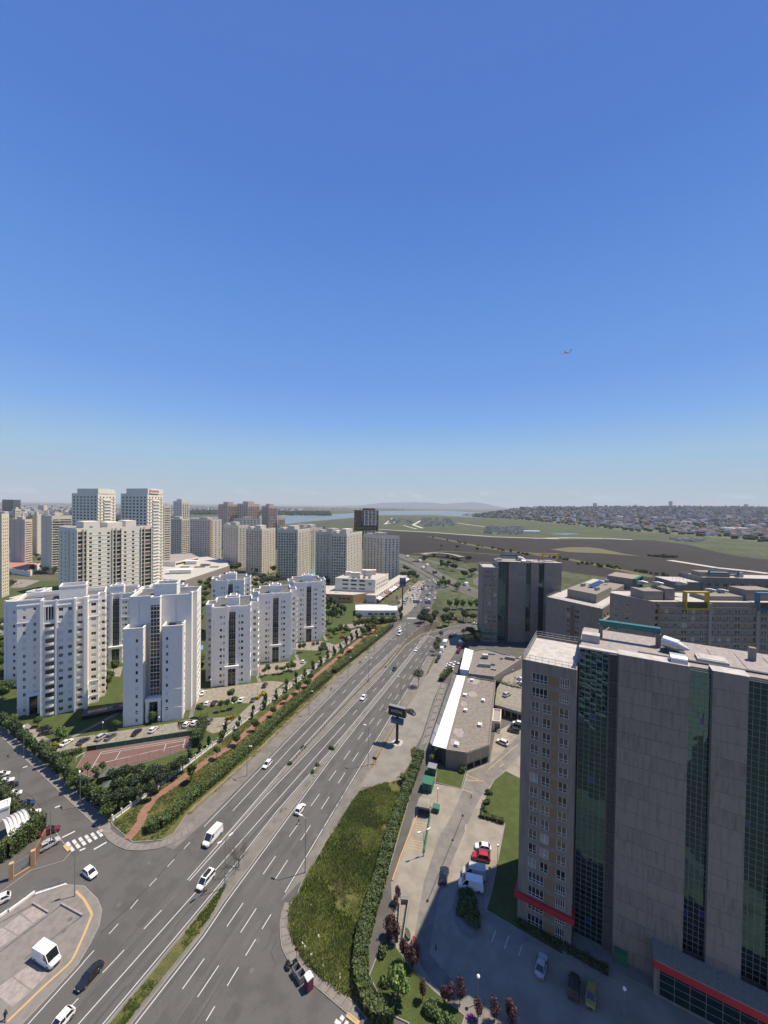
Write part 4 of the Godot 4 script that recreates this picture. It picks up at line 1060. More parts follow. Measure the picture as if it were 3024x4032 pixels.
	for q in [[V(-225.0,-540.3), V(-196.1,-519.4), V(-187.0,-532.7), 58.5, 6, 3], [V(-171.8,-480.7), V(-148.4,-469.8), V(-140.1,-498.6), 57.0, 6, 4], [V(-123.6,-447.9), V(-100.1,-448.1), V(-90.88,-474.1), 58.6, 7, 4], [Vector2(-106, -492), Vector2(-93, -482), Vector2(-79, -497), 58.6, 3, 3], [Vector2(-76, -432), Vector2(-55, -424), Vector2(-38, -440), 57.5, 5, 4], [V(-56.43,-411.3), V(-39.02,-407.5), V(-25.13,-447.5), 57.6, 6, 5], [Vector2(-25, -474), Vector2(0, -456), Vector2(19, -463), 51.5, 6, 4]]:
		var lab: String = ["leftmost grey ribbed tower of the row, next to the orange ended tower", "second grey ribbed tower of the row, above the parked cars", "third grey ribbed tower of the row, widest, in the middle", "grey ribbed tower half hidden behind the third of the row", "grey ribbed tower behind the one with steel scaffold bracing", "grey ribbed tower with the blank corner, behind the yellow office", "beige ribbed tower at the right end of the row, beside the road"][k]
		box_tower("ribbed_tower", lab, q[0], q[1], q[2], q[3], "greige" if k < 6 else "beige", nf.call(q[4], 1.6, 0.8, q[3], ribs), nf.call(q[5], 1.6, 0.8, q[3], ribs), {"group": "grey ribbed towers", "house_mat": "greige", "houses": [[0.35, 0.3, 0.35, 0.4, 3.6], [0.75, 0.1, 0.2, 0.3, 2.0]]})
		k += 1
	var dt := box_tower("office_tower", "dark glazed tower with white frame and brown sides before the lake", Vector2(-60, -778), Vector2(-40, -764), Vector2(-11, -778), 78.0, "brown", nf.call(4, 3.6, 0.6, 78.0, {"wh": 2.1}), nf.call(5, 4.2, 0.6, 78.0, {"wh": 2.2, "glass": [0.3, 0.5, 0.2, 0.0]}), {"houses": [[0.2, 0.45, 0.6, 0.45, 4.0]]})
	var fr := MB.new()
	var bb := Vector2(29, -14)
	var uu := bb.normalized()
	for f in 25: fr.boxb(v3(bb * 0.45 + Vector2(-uu.y, uu.x) * 0.5, 2.8 + f * 3.1), Vector3(bb.length() * 0.8, 0.5, 0.6), Basis(Vector3.UP, atan2(-uu.y, uu.x)))
	for x in [0.04, 0.3, 0.55, 0.82]: fr.boxb(v3(bb * x + Vector2(-uu.y, uu.x) * 0.45, 39.0), Vector3(1.0, 77.0, 0.7), Basis(Vector3.UP, atan2(-uu.y, uu.x)))
	part("white_frame", fr.mesh(M.white_trim), dt).set_meta("kind", "stuff")
	sign_text("roof_sign", "yellow lettered sign on the dark roof below the glazed tower", "Bizim Evler 4", v3(Vector2(-24, -512), 57.5), 0.25, 4.4, M.yellow_panel, M.steel_dark, Vector2(30.0, 6.5), true)
	box_tower("office_block", "long grey office block low before the lake, behind the ribbed towers", Vector2(-210, -800), Vector2(-196, -780), Vector2(-120, -800), 44.0, "greige", nf.call(3, 3.0, 0.8, 44.0), nf.call(12, 3.4, 0.8, 44.0, {"band": 0.3}))
	box_tower("tower_block", "grey tower behind the leftmost ribbed tower", Vector2(-262, -672), Vector2(-242, -660), Vector2(-215, -672), 62.0, "greige", nf.call(4, 2.0, 0.8, 62.0), nf.call(5, 2.0, 0.8, 62.0))

func sign_text(called: String, label: String, words: String, at: Vector3, turn: float, size: float, mat: Material, back: Material, board := Vector2.ZERO, legs := false, offset := Vector2.ZERO) -> Node3D:
	var t := thing(called, label, "sign", at, turn)
	if board != Vector2.ZERO:
		var m := MB.new()
		m.slab(-board.x / 2, board.x / 2, -board.y / 2, board.y / 2, -0.15, -0.45)
		part("board", m.mesh(back), t)
	if legs:
		var m := MB.new()
		for x in [-0.4, -0.13, 0.13, 0.4]: m.slab(board.x * x - 0.2, board.x * x + 0.2, -board.y / 2 - 4.5, -board.y / 2, -0.6, -0.9)
		part("support", m.mesh(M.galv), t)
	letters(t, words, size, mat, Vector3(offset.x, offset.y, -0.1))
	return t

func letters(parent: Node3D, words: String, size: float, mat: Material, at: Vector3, turn := 0.0, bold := true) -> void:
	var tm := TextMesh.new()
	var f := SystemFont.new()
	f.font_names = PackedStringArray(["Droid Sans"])
	f.font_weight = 700 if bold else 400
	tm.font = f
	tm.text = words
	tm.font_size = 64
	tm.pixel_size = size / 64.0
	tm.depth = 0.14
	tm.material = mat
	part("lettering", tm, parent, at, turn)

# ---------- the concrete complex on the right ----------
func curtain(t: Node3D, x0: float, x1: float, y0: float, y1: float, z: float, cols: int, rows: int, single: bool) -> void:
	var w := (x1 - x0) / cols
	var h := (y1 - y0) / rows
	var bars := MB.new()
	for i in cols + 1: bars.slab(x0 + w * i - 0.035, x0 + w * i + 0.035, y0, y1, z + 0.05, z - 0.08)
	for j in rows + 1: bars.slab(x0, x1, y0 + h * j - 0.035, y0 + h * j + 0.035, z + 0.045, z - 0.075)
	part("mullion_grid", bars.mesh(M.frame_green), t)
	if not cache.has("pane%.2f_%.2f" % [w, h]):
		var pm := MB.new()
		pm.quad(Vector3(-w / 2, -h / 2, 0), Vector3(w / 2, -h / 2, 0), Vector3(w / 2, h / 2, 0), Vector3(-w / 2, h / 2, 0))
		cache["pane%.2f_%.2f" % [w, h]] = pm.mesh(M.glass_teal)
	var joined := MB.new()
	var blue := MB.new()
	for j in rows:
		for i in cols:
			var p := Vector3(x0 + w * (i + 0.5), y0 + h * (j + 0.5), z)
			var b := Basis.from_euler(Vector3(sin(j * 0.55 + i * 0.8) * 0.012 + rng.randf_range(-0.005, 0.005), sin(j * 0.31 + i * 1.3) * 0.016 + rng.randf_range(-0.006, 0.006), 0))
			var is_blue := rng.randf() < 0.012
			if single:
				var o := part("pane", cache["pane%.2f_%.2f" % [w, h]], t, p)
				o.basis = b
				if is_blue: o.set_surface_override_material(0, M.glass_blue)
			else:
				var q: MB = blue if is_blue else joined
				var ux := b.x * w * 0.5
				var uy := b.y * h * 0.5
				q.quad(p - ux - uy, p + ux - uy, p + ux + uy, p - ux + uy)
	if not single:
		var am := joined.mesh(M.glass_teal)
		blue.mesh(M.glass_blue, am)
		part("pane", am, t).set_meta("kind", "stuff")

func storey_panels(t: Node3D, x0: float, x1: float, y0: float, y1: float, z: float, cols: int, fh: float) -> void:
	var rows := int(round((y1 - y0) / fh))
	var h := (y1 - y0) / rows
	var w := (x1 - x0) / cols
	var key := "sp%.2f_%.2f" % [w, h]
	if not cache.has(key):
		var m := MB.new()
		m.slab(-w / 2 + 0.012, w / 2 - 0.012, 0.025, h - 0.025, 0.14, 0.0)
		cache[key] = [m.mesh(M.concrete), m.mesh(M.concrete_b)]
	for j in rows:
		for i in cols:
			part("facade_panel", cache[key][0 if rng.randf() < 0.6 else 1], t, Vector3(x0 + w * (i + 0.5), y0 + h * j, z))

func concrete_tower(label: String, at: Vector2, turn: float, ha: float, storeys: int, near: bool) -> Node3D:
	var t := thing("concrete_tower", label, "building", v3(at), turn, "slab towers of the concrete complex")
	var hb := ha + 3.6
	var fh := (ha - 2.2) / storeys
	# end block with windows
	var mb := MB.new()
	var join := {}
	var a := Vector2(0, 0)
	var b := Vector2(10.2, 0)
	var st := [3, 0.3, 0.07, "frame"]
	var one := {"cols": [[2.7, 1.55], [4.95, 1.6], [8.1, 1.7]], "y": 0.75, "fh": fh, "wh": 1.95, "mode": "part", "style": [2, 0.3, 0.08, "frame"], "glass": [0.55, 0.25, 0.2, 0.0]}
	var wide := one.duplicate()
	wide.cols = [[3.5, 3.0], [8.1, 1.7]]
	wide.style = [4, 0.3, 0.08, "frame"]
	var y := 0.2
	for q in [[4, wide], [storeys - 6, one], [2, wide]]:
		var s: Dictionary = q[1].duplicate()
		s.n = q[0]
		var y1: float = y + q[0] * fh if q[1] != wide or y < 1.0 else ha
		facade(mb, t, join, a, b, y, y1, s)
		y = y1
	for e in [[Vector2(10.2, 0), Vector2(10.2, -18)], [Vector2(10.2, -18), Vector2(0, -18)], [Vector2(0, -18), Vector2(0, 0)]]:
		mb.quad(v3(e[0], 0), v3(e[1], 0), v3(e[1], ha), v3(e[0], ha))
	mb.quad(Vector3(0, 0, 0), Vector3(10.2, 0, 0), Vector3(10.2, 0.2, 0), Vector3(0, 0.2, 0))
	var pp := poly([Vector2(0, 0), Vector2(10.2, 0), Vector2(10.2, -18), Vector2(0, -18)])
	var qq := inset(pp, 0.3)
	mb.rim(qq, ha - 0.5, ha, true)
	for i in 4: mb.quad(v3(pp[i], ha), v3(pp[(i + 1) % 4], ha), v3(qq[(i + 1) % 4], ha), v3(qq[i], ha))
	part("wall", mb.mesh(M.concrete), t)
	var rf := MB.new()
	rf.flat(pp, ha - 0.5)
	part("roof_terrace", rf.mesh(M.roof_pale), t)
	railing(t, [Vector2(10.0, -0.2), Vector2(0.2, -0.2), Vector2(0.2, -17.8), Vector2(10.0, -17.8)], ha - 0.05, 1.1, "metal", 1.2)
	for f in storeys:
		boxpart("tan_panel", t, 5.85 if f >= 4 and f < storeys - 2 else 5.05, 7.15, 0.95 + f * fh, 2.9 + f * fh, 0.012, -0.1, "tan_panel")
	for f in storeys + 1:       # joints between the storeys: narrow drip bands
		boxpart("storey_joint", t, 0.0, 10.2, 0.3 + f * fh - 0.03, 0.3 + f * fh + 0.03, 0.02, -0.02, "concrete_b")
	var rb := MB.new()
	rb.slab(-0.6, 10.7, 5.5, 6.6, 0.6, 0.02)
	rb.slab(10.22, 10.7, 5.5, 6.6, 0.02, -2.6)
	rb.slab(-0.6, -0.02, 5.5, 6.6, 0.02, -18)
	part("red_band", rb.mesh(M.red_panel if near else M.green_panel), t)
	# main block
	var mm := MB.new()
	var p := poly([Vector2(10.25, -4.3), Vector2(17.2, -4.3), Vector2(17.2, -2.8), Vector2(28, -2.8), Vector2(28, -4.4), Vector2(31.2, -4.4), Vector2(31.2, -2.8), Vector2(35.9, -2.8), Vector2(35.9, -4.4), Vector2(39.5, -4.4), Vector2(39.5, -2.8), Vector2(50, -2.8), Vector2(50, -20), Vector2(10.25, -20)])
	mm.prism(p, 0, hb - 0.7)
	part("core_wall", mm.mesh(M.concrete_b), t)
	storey_panels(t, 17.2, 28.0, 0.0, hb, -2.8, 2, fh)
	storey_panels(t, 31.2, 35.9, 0.0, hb, -2.8, 1, fh)
	storey_panels(t, 39.5, 50.0, 0.0, hb, -2.8, 2, fh)
	curtain(t, 10.5, 15.5, 0.4, hb - 0.3, -3.5, 5, int(hb / 1.06), near)
	curtain(t, 28.0, 31.2, 7.0, hb - 0.9, -4.0, 4, int((hb - 7) / 1.06), false)
	curtain(t, 35.9, 39.5, 7.0, hb - 0.9, -4.0, 4, int((hb - 7) / 1.06), false)
	var lv := MB.new()
	for k in int(hb / 0.4): lv.boxb(Vector3(16.35, 0.4 + k * 0.4, -3.2), Vector3(1.4, 0.05, 0.22), Basis(Vector3.RIGHT, 0.6))
	for x in [15.65, 17.05]: lv.slab(x - 0.08, x + 0.08, 0, hb - 0.2, -2.85, -3.3)
	for k in storeys + 1: lv.slab(15.6, 17.1, k * fh, k * fh + 0.16, -2.86, -3.25)
	part("louvre_screen", lv.mesh(M.louvre), t)
	# roof
	var rt := MB.new()
	rt.slab(10.5, 50, hb - 0.68, hb - 0.4, -4.6, -19.9)
	part("roof", rt.mesh(M.roof_pink), t)
	for q in [[17.1, 28.1, -2.64, -5.6], [31.1, 36.0, -2.64, -5.6], [39.4, 50.1, -2.64, -5.6]]:
		var m := MB.new()
		m.slab(q[0], q[1], hb, hb + 0.12, q[2], q[3])
		m.slab(q[0], q[1], hb - 0.4, hb, q[3] + 0.3, q[3])
		part("coping", m.mesh(M.roof_pale), t)
	boxpart("coping", t, 10.3, 17.1, hb - 0.3, hb, -3.3, -4.6, "roof_pale")
	boxpart("roof_house", t, 10.6, 13.9, hb - 0.4, hb + 1.2, -8.6, -11.0, "roof_pale")
	var tf := MB.new()
	tf.slab(13.6, 14.4, hb - 0.4, hb + 2.4, -13.4, -14.8)
	tf.slab(24.0, 24.8, hb - 0.4, hb + 2.4, -12.6, -14.4)
	part("frame_post", tf.mesh(M.concrete), t)
	boxpart("frame_beam", t, 13.7, 24.7, hb + 2.41, hb + 3.5, -12.9, -14.2, "teal_panel")
	for k in 5: boxpart("roof_joint", t, 28.6 + k * 4.2, 28.8 + k * 4.2, hb - 0.4, hb - 0.3, -6.5, -17, "kerb")
	for q in [[30.0, 34.5, -8.0, -11.5], [42.0, 47.0, -9.0, -13.0]]:
		var m := MB.new()
		m.slab(q[0], q[1], hb - 0.4, hb + 0.15, q[2], q[3])
		m.slab(q[0] + 0.4, q[1] - 0.4, hb + 0.15, hb + 0.25, q[2] - 0.4, q[3] + 0.4)
		part("roof_light", m.mesh(M.roof_pale), t)
	boxpart("roof_gutter", t, 20.5, 42.0, hb - 0.4, hb - 0.1, -6.6, -7.3, "steel_dark")
	# extractor fan: drum, cone and stand; a hooded unit beside it
	var fan := MB.new()
	fan.tube(Vector3(25.0, hb + 1.5, -11.6), Vector3(27.4, hb + 1.2, -10.6), 1.15, 1.15, 16)
	fan.tube(Vector3(27.4, hb + 1.2, -10.6), Vector3(29.0, hb + 1.0, -9.9), 0.95, 0.15, 16)
	var fp := part("extractor_fan", fan.mesh(M.metal), t)
	var stand := MB.new()
	for q in [[25.4, -11.3], [27.2, -10.7], [25.4, -10.6], [27.2, -11.4]]: stand.slab(q[0] - 0.1, q[0] + 0.1, hb - 0.4, hb + 0.9, q[1] + 0.1, q[1] - 0.1)
	stand.slab(24.6, 28.4, hb - 0.25, hb, -9.8, -12.2)
	part("stand", stand.mesh(M.steel_dark), fp)
	var hood := MB.new()
	for k in 6:
		var a0 := PI * 0.5 * k / 6
		var a1 := PI * 0.5 * (k + 1) / 6
		hood.quad(Vector3(25.3, hb + 0.2 + sin(a0) * 1.1, -4.2 + cos(a0) * 1.1), Vector3(27.8, hb + 0.2 + sin(a0) * 1.1, -4.2 + cos(a0) * 1.1), Vector3(27.8, hb + 0.2 + sin(a1) * 1.1, -4.2 + cos(a1) * 1.1), Vector3(25.3, hb + 0.2 + sin(a1) * 1.1, -4.2 + cos(a1) * 1.1))
	hood.slab(25.3, 27.8, hb + 0.12, hb + 0.3, -3.1, -5.4)
	hood.slab(25.3, 27.8, hb + 0.3, hb + 1.3, -4.2, -5.4)
	part("hooded_unit", hood.mesh(M.metal), t)
	boxpart("chimney", t, 38.6, 39.6, hb - 0.4, hb + 2.0, -14, -15, "concrete")
	if near:
		# podium with glazed front and red fascia
		var po := MB.new()
		po.slab(23.6, 52, 0, 7.2, 0.2, -2.6)
		part("podium", po.mesh(M.concrete), t)
		boxpart("fascia", t, 23.4, 52.2, 6.0, 7.3, 1.3, 0.22, "red_panel")
		boxpart("canopy_roof", t, 23.4, 52.2, 7.31, 7.5, 1.3, -2.6, "concrete_b")
		curtain(t, 24.4, 50.4, 0.6, 6.0, 0.3, 12, 4, false)
		boxpart("vent_box", t, 17.6, 19.6, 0.2, 2.6, -1.6, -2.6, "green_panel")
		boxpart("plinth", t, 10.4, 23.5, 0.1, 0.35, -0.1, -4.2, "paver")
	return t

func coloured_frame(t: Node3D, x0: float, x1: float, y0: float, y1: float, z0: float, z1: float, mat: String, w := 0.9) -> void:
	var m := MB.new()
	m.slab(x0, x1, y0, y0 + w, z0, z1)
	m.slab(x0, x1, y1 - w, y1, z0, z1)
	m.slab(x0, x0 + w, y0 + w, y1 - w, z0, z1)
	m.slab(x1 - w, x1, y0 + w, y1 - w, z0, z1)
	part("coloured_frame", m.mesh(M[mat]), t)

func build_right_complex() -> void:
	concrete_tower("huge near concrete tower at right with teal glass strips and red bands", Vector2(29.2, -79.9), deg_to_rad(-30.0), 55.5, 18, true)
	concrete_tower("distant concrete slab tower with glass strips and yellow roof frame beside the park", Vector2(64.0, -248.4), deg_to_rad(-6.0), 48.5, 16, false)
	# yellow frame at the far end of that tower's roof belongs to the next wing
	var y := thing("roof_frame", "yellow steel frame on the far end of the distant slab tower's roof", "roof frame", v3(Vector2(108.0, -262.0), 52.0), deg_to_rad(-6.0))
	coloured_frame(y, 0, 11, -0.6, 4.4, 0.5, -0.5, "yellow_panel", 0.7)
	var wing := thing("concrete_block", "low concrete wing with pale roof terrace behind the distant slab tower", "building", v3(Vector2(112.5, -262)), deg_to_rad(-6.0))
	block(wing, [Vector2(0, 0), Vector2(8, 0), Vector2(8, -16), Vector2(0, -16)], 0, 47.5, "concrete", "roof_pale", {})
	curtain(wing, 1.0, 7.0, 20, 47.0, 0.1, 5, 24, false)
	# middle block with stair tower, balconied right side, solar panels
	var c := Vector2(116.7, -204.0)
	var l := Vector2(98.0, -231.0)
	var r := Vector2(180.0, -268.0)
	var t := thing("concrete_block", "concrete block with solar panels on its roof and a rusty stair strip", "building", v3(c), 0.0)
	var even := {"even": [15, 2.8, 1.0], "y": 0.8, "fh": 3.05, "n": 10, "wh": 2.1, "mode": "part", "style": [2, 0, 0.1, "frame"], "glass": [0.8, 0.2, 0.0, 0.0], "band": 0.9}
	var few := {"cols": [[14.0, 2.0], [19.0, 2.6]], "y": 0.8, "fh": 3.05, "n": 10, "wh": 2.0, "mode": "part", "style": [2, 0.3, 0.1, "frame_grey"], "glass": [0.6, 0.3, 0.1, 0.0]}
	block(t, [l - c, Vector2.ZERO, r - c, l + r - c - c], 0, 34.0, "concrete", "roof_pale", {0: few, 1: even}, 0.4)
	var a := (l - c)
	var b := (r - c)
	var an := -a.normalized()
	var on := Vector2(-an.y, an.x)
	var rs := MB.new()
	rs.boxb(v3(a + an * 16.4 + on * 0.2, 17.0), Vector3(1.6, 30.0, 0.4), Basis(Vector3.UP, atan2(-an.y, an.x)))
	part("stair_strip", rs.mesh(M.rust), t)
	railing(t, [a + b * 0.2, a * 0.99, Vector2.ZERO, b * 0.98], 34.0, 1.1, "galv", 1.6)
	var pent := MB.new()
	pent.prism(poly([a * 0.72 + b * 0.12, a * 0.2 + b * 0.12, a * 0.2 + b * 0.45, a * 0.72 + b * 0.45]), 33.6, 38.8)
	part("roof_house", pent.mesh(M.concrete), t)
	var p2 := MB.new()
	p2.prism(poly([a * 0.62 + b * 0.46, a * 0.15 + b * 0.46, a * 0.15 + b * 0.72, a * 0.62 + b * 0.72]), 33.6, 37.2)
	part("roof_house", p2.mesh(M.concrete), t)
	var p3 := MB.new()
	p3.prism(poly([a * 0.5 + b * 0.74, b * 0.74, b * 0.97, a * 0.5 + b * 0.97]), 33.6, 41.5)
	part("stair_tower", p3.mesh(M.concrete_b), t)
	var sp := MB.new()
	sp.boxb(v3(a * 0.45 + b * 0.42, 39.8), Vector3(3.2, 0.12, 24.0), Basis(Vector3.UP, atan2(b.x, b.y)) * Basis(Vector3.BACK, 0.35))
	part("solar_panel", sp.mesh(M.solar), t)
	for q in [[0.6, 0.3], [0.3, 0.25], [0.4, 0.6]]:
		var m := MB.new()
		m.box(v3(a * q[0] + b * q[1], 39.6), Vector3(2.4, 2.0, 1.8), 0.5)
		part("roof_unit", m.mesh(M.galv), t)
	var bn := b.normalized()
	var bo := Vector2(-bn.y, bn.x)
	var fr := Node3D.new()
	for q in [["green_panel", 0.72, 0.95, 28.0, 42.0], ["red_panel", 0.55, 0.72, 8.0, 20.0], ["teal_panel", 0.1, 0.32, 9.0, 17.0]]:
		var m := MB.new()
		var bs := Basis(Vector3.UP, atan2(-bn.y, bn.x))
		var u0: float = b.length() * q[1]
		var u1: float = b.length() * q[2]
		for e in [[u0, u0 + 0.9, q[3], q[4]], [u1 - 0.9, u1, q[3], q[4]], [u0 + 0.9, u1 - 0.9, q[3], q[3] + 0.9], [u0 + 0.9, u1 - 0.9, q[4] - 0.9, q[4]]]:
			m.boxb(v3(bn * ((e[0] + e[1]) * 0.5) + bo * 0.9, (e[2] + e[3]) * 0.5), Vector3(e[1] - e[0], e[3] - e[2], 1.6), bs)
		part("coloured_frame", m.mesh(M[q[0]]), t)
	fr.free()
	# wide block with horizontal bands and coloured frames
	var w := thing("banded_block", "wide concrete block with pale bands and yellow, blue, green and red frames", "building", v3(Vector2(119.4, -169.6)), deg_to_rad(1.0))
	var rows := {"cols": [], "y": 0.9, "fh": 3.1, "n": 14, "wh": 1.9, "mode": "part", "style": [2, 0.3, 0.09, "frame"], "glass": [0.55, 0.3, 0.15, 0.0], "band": 0.35}
	for k in 17: rows.cols.append([2.0 + k * 4.0, 2.6 if k % 3 == 0 else 1.5])
	var sides := {"cols": [[3.0, 1.6], [8.0, 1.6]], "y": 0.9, "fh": 3.1, "n": 14, "wh": 1.9, "mode": "part", "style": [2, 0.3, 0.09, "frame"], "glass": [0.7, 0.3, 0.0, 0.0]}
	block(w, [Vector2(-9, -17), Vector2(0, 0), Vector2(70, 0), Vector2(70, -18), Vector2(-4, -24)], 0, 46.5, "taupe", "roof_pale", {0: sides, 1: rows}, 0.5)
	for k in 14:
		boxpart("floor_band", w, -0.1, 70, 3.15 + k * 3.1, 3.95 + k * 3.1, 0.5, 0.0, "concrete")
	for q in [[1.5, 1.9, "tan_panel"], [24, 25, "kerb"], [45.5, 46.5, "kerb"]]: boxpart("pier", w, q[0] + 0.4, q[1] + 0.8, 0, 46, 0.75, 0.0, q[2])
	coloured_frame(w, 13.5, 24.0, 43.4, 51.2, 1.3, -0.8, "yellow_panel", 0.6)
	coloured_frame(w, 46, 59, 43.0, 51.0, 1.3, -0.8, "cyan_panel", 0.6)
	coloured_frame(w, 12.5, 25, 17.5, 27.0, 1.3, 0.1, "green_panel")
	coloured_frame(w, 33.5, 46, 10.0, 20.0, 1.8, 0.1, "red_panel", 1.1)
	boxpart("loggia_back", w, 34.6, 44.9, 11.1, 18.9, 0.56, 0.5, "taupe")
	for q in [[14.6, 23.0, 44.2, 46.0], [47, 58, 44.2, 46.0]]: boxpart("terrace_glass", w, q[0], q[1], q[2], q[3], 0.72, 0.66, "glass_dark")
	for q in [[9.0, 13.4, 51.2], [-1.0, 8.0, 50.0], [27.5, 45.0, 48.0], [46.5, 60.0, 51.0]]: boxpart("roof_house", w, q[0], q[1], 46.0, q[2], -5.0, -14, "concrete")
	for q in [[13.6, 26.0], [46.2, 58.6]]: boxpart("roof_terrace", w, q[0], q[1], 46.02, 46.2, -0.4, -9, "roof_pale")
	for q in [[4, -14], [10, -12], [22, -13], [36, -13], [41, -12], [64, -12]]:
		var m := MB.new()
		m.box(Vector3(q[0], 52.2 if q[0] < 26 else 49.0, q[1]), Vector3(3.0, 1.6, 1.8), 0.3)
		m.tube(Vector3(q[0], 52.6 if q[0] < 26 else 49.4, q[1]), Vector3(q[0] + 2.6, 52.2 if q[0] < 26 else 49.0, q[1] + 1.0), 0.7, 0.5, 10)
		part("roof_unit", m.mesh(M.galv), w)
	# the one behind
	var z := thing("concrete_block", "concrete block with a pale blue roof frame at the far right behind the banded block", "building", v3(Vector2(196.0, -236.0)), deg_to_rad(-4.0))
	block(z, [Vector2(0, 0), Vector2(60, 0), Vector2(60, -20), Vector2(0, -20)], 0, 46.0, "concrete", "roof_pale", {0: {"even": [12, 2.2, 1.0], "y": 0.9, "fh": 3.05, "n": 14, "wh": 1.9}})
	boxpart("roof_terrace_block", z, -17, -0.02, 0, 42.5, -1, -18, "concrete")
	boxpart("roof_terrace", z, -17.2, -0.02, 42.51, 42.8, -0.8, -18.2, "roof_pale")
	railing(z, [Vector2(-16.8, -1.2), Vector2(-6.0, -1.2)], 42.8, 4.0, "steel_dark", 2.0)
	coloured_frame(z, 8, 26, 46.1, 49.6, -6, -7, "cyan_panel", 0.8)
	boxpart("roof_house", z, 4, 22, 45.1, 48.0, -8, -16, "concrete")
	boxpart("roof_unit", z, 27, 30, 45.1, 48.2, -8, -11, "galv")

# ---------- low buildings ----------
func build_low_buildings() -> void:
	# the tower with the window the view is taken from; the glass of the near tower mirrors it
	box_tower("residential_tower", "tall pale residential tower behind the camera, mirrored in the near tower's glass", Vector2(24, 4), Vector2(-24, 4), Vector2(-24, 30), 112.0, "cream", {"even": [12, 2.2, 1.0], "y": 1.0, "fh": 3.1, "n": 34, "wh": 1.8, "band": 0.3}, {"even": [6, 2.0, 1.0], "y": 1.0, "fh": 3.1, "n": 34, "wh": 1.8})
	# furniture showroom with the white canopy roof
	var t := thing("showroom", "low showroom with brown flat roof and long white glazed canopy beside the gravel yard", "building")
	var hp := [V(21.72,-127.4), V(28.28,-125.9), V(37.08,-130.5), V(53.16,-178.9), V(40.45,-183.7)]
	block(t, hp, 2.1, 6.2, "concrete", "roof_brown", {}, 0.5)
	var base := MB.new()
	var pb := poly(hp)
	base.flat(pb, 2.1)
	base.rim(inset(pb, 4.5), 0.0, 2.1)
	part("basement_wall", base.mesh(M.concrete), t)
	var low := MB.new()
	low.quad(v3(hp[0], 0), v3(hp[1], 0), v3(hp[1], 2.1), v3(hp[0], 2.1))
	part("basement_wall", low.mesh(M.concrete), t)
	for k in 4:
		var cm := MB.new()
		cm.box(v3(pb[1].lerp(pb[2], 0.03 + k * 0.31) + Vector2(-0.1, -0.5), 1.05), Vector3(0.4, 2.1, 0.4), 0.4)
		part("column", cm.mesh(M.concrete), t)
	for e in [[0, 1], [1, 2]]:
		var a: Vector2 = hp[e[0]]
		var b: Vector2 = hp[e[1]]
		var d := (b - a).normalized()
		var n := Vector2(-d.y, d.x)
		for k in 6:
			var m := MB.new()
			m.boxb(v3(a.lerp(b, (k + 0.5) / 6.0) + n * 0.05, 4.3), Vector3(a.distance_to(b) / 6.0 - 0.06, 3.2, 0.1), Basis(Vector3.UP, atan2(-d.y, d.x)))
			part("wall_panel", m.mesh(M.concrete_b), t)
	# canopy: white flat sheet panels and the sloping glass edge
	var r0: Vector2 = V(21.72,-127.4)
	var r1: Vector2 = V(40.01,-183.0)
	var l0: Vector2 = V(17.59,-130.2)
	var l1: Vector2 = V(36.41,-185.6)
	for k in 9:
		var m := MB.new()
		var a := l0.lerp(l1, k / 9.0 + 0.001)
		var b := r0.lerp(r1, k / 9.0 + 0.001)
		var c := r0.lerp(r1, (k + 1) / 9.0 - 0.001)
		var d := l0.lerp(l1, (k + 1) / 9.0 - 0.001)
		m.quad(v3(a, 5.7), v3(b, 6.35), v3(c, 6.35), v3(d, 5.7))
		m.quad(v3(a, 5.6), v3(d, 5.6), v3(c, 6.25), v3(b, 6.25))
		m.quad(v3(a, 5.6), v3(b, 6.25), v3(b, 6.35), v3(a, 5.7))
		part("canopy_sheet", m.mesh(M.white_sheet), t)
	var g0: Vector2 = V(17.33,-135.8)
	var g1: Vector2 = V(36.28,-194.6)
	for k in 9:
		var m := MB.new()
		var a := g0.lerp(g1, k / 9.0 + 0.002)
		var d := g0.lerp(g1, (k + 1) / 9.0 - 0.002)
		m.quad(v3(a, 3.2), v3(l0.lerp(l1, k / 9.0 + 0.002), 5.65), v3(l0.lerp(l1, (k + 1) / 9.0 - 0.002), 5.65), v3(d, 3.2))
		part("canopy_glass", m.mesh(M.polycarb if k < 2 else M.glass_pale), t)
	var sk := MB.new()
	sk.quad(v3(g0, 0), v3(g1, 0), v3(g1, 3.2), v3(g0, 3.2))
	sk.quad(v3(g0, 0), v3(r0, 0), v3(r0, 6.2), v3(g0, 3.2))
	sk.tri(v3(g0, 3.2), v3(r0, 6.2), v3(l0, 5.6))
	sk.quad(v3(g1, 0), v3(r1, 0), v3(r1, 6.2), v3(g1, 3.2))
	part("shop_front", sk.mesh(M.glass_mid), t)
	for q in [V(42.20,-179.0), V(35.91,-164.8), V(42.66,-160.3), V(33.53,-152.3), V(36.70,-142.1), V(25.83,-130.1)]:
		var m := MB.new()
		m.box(v3(q, 6.62), Vector3(1.4, 0.12, 1.5), -0.3)
		m.box(v3(q, 5.8), Vector3(1.1, 0.22, 1.2), -0.3)
		var vent := part("roof_vent", m.mesh(M.white_trim), t)
		var mm := MB.new()
		for e in [[-0.5, -0.55], [0.5, -0.55], [-0.5, 0.55], [0.5, 0.55]]: mm.box(v3(q + Vector2(e[0], e[1]), 6.2), Vector3(0.1, 0.75, 0.1))
		mm.box(v3(q + Vector2(0.0, -0.5), 6.2), Vector3(1.0, 0.7, 0.06), -0.3)
		part("cowl", mm.mesh(M.galv), vent)
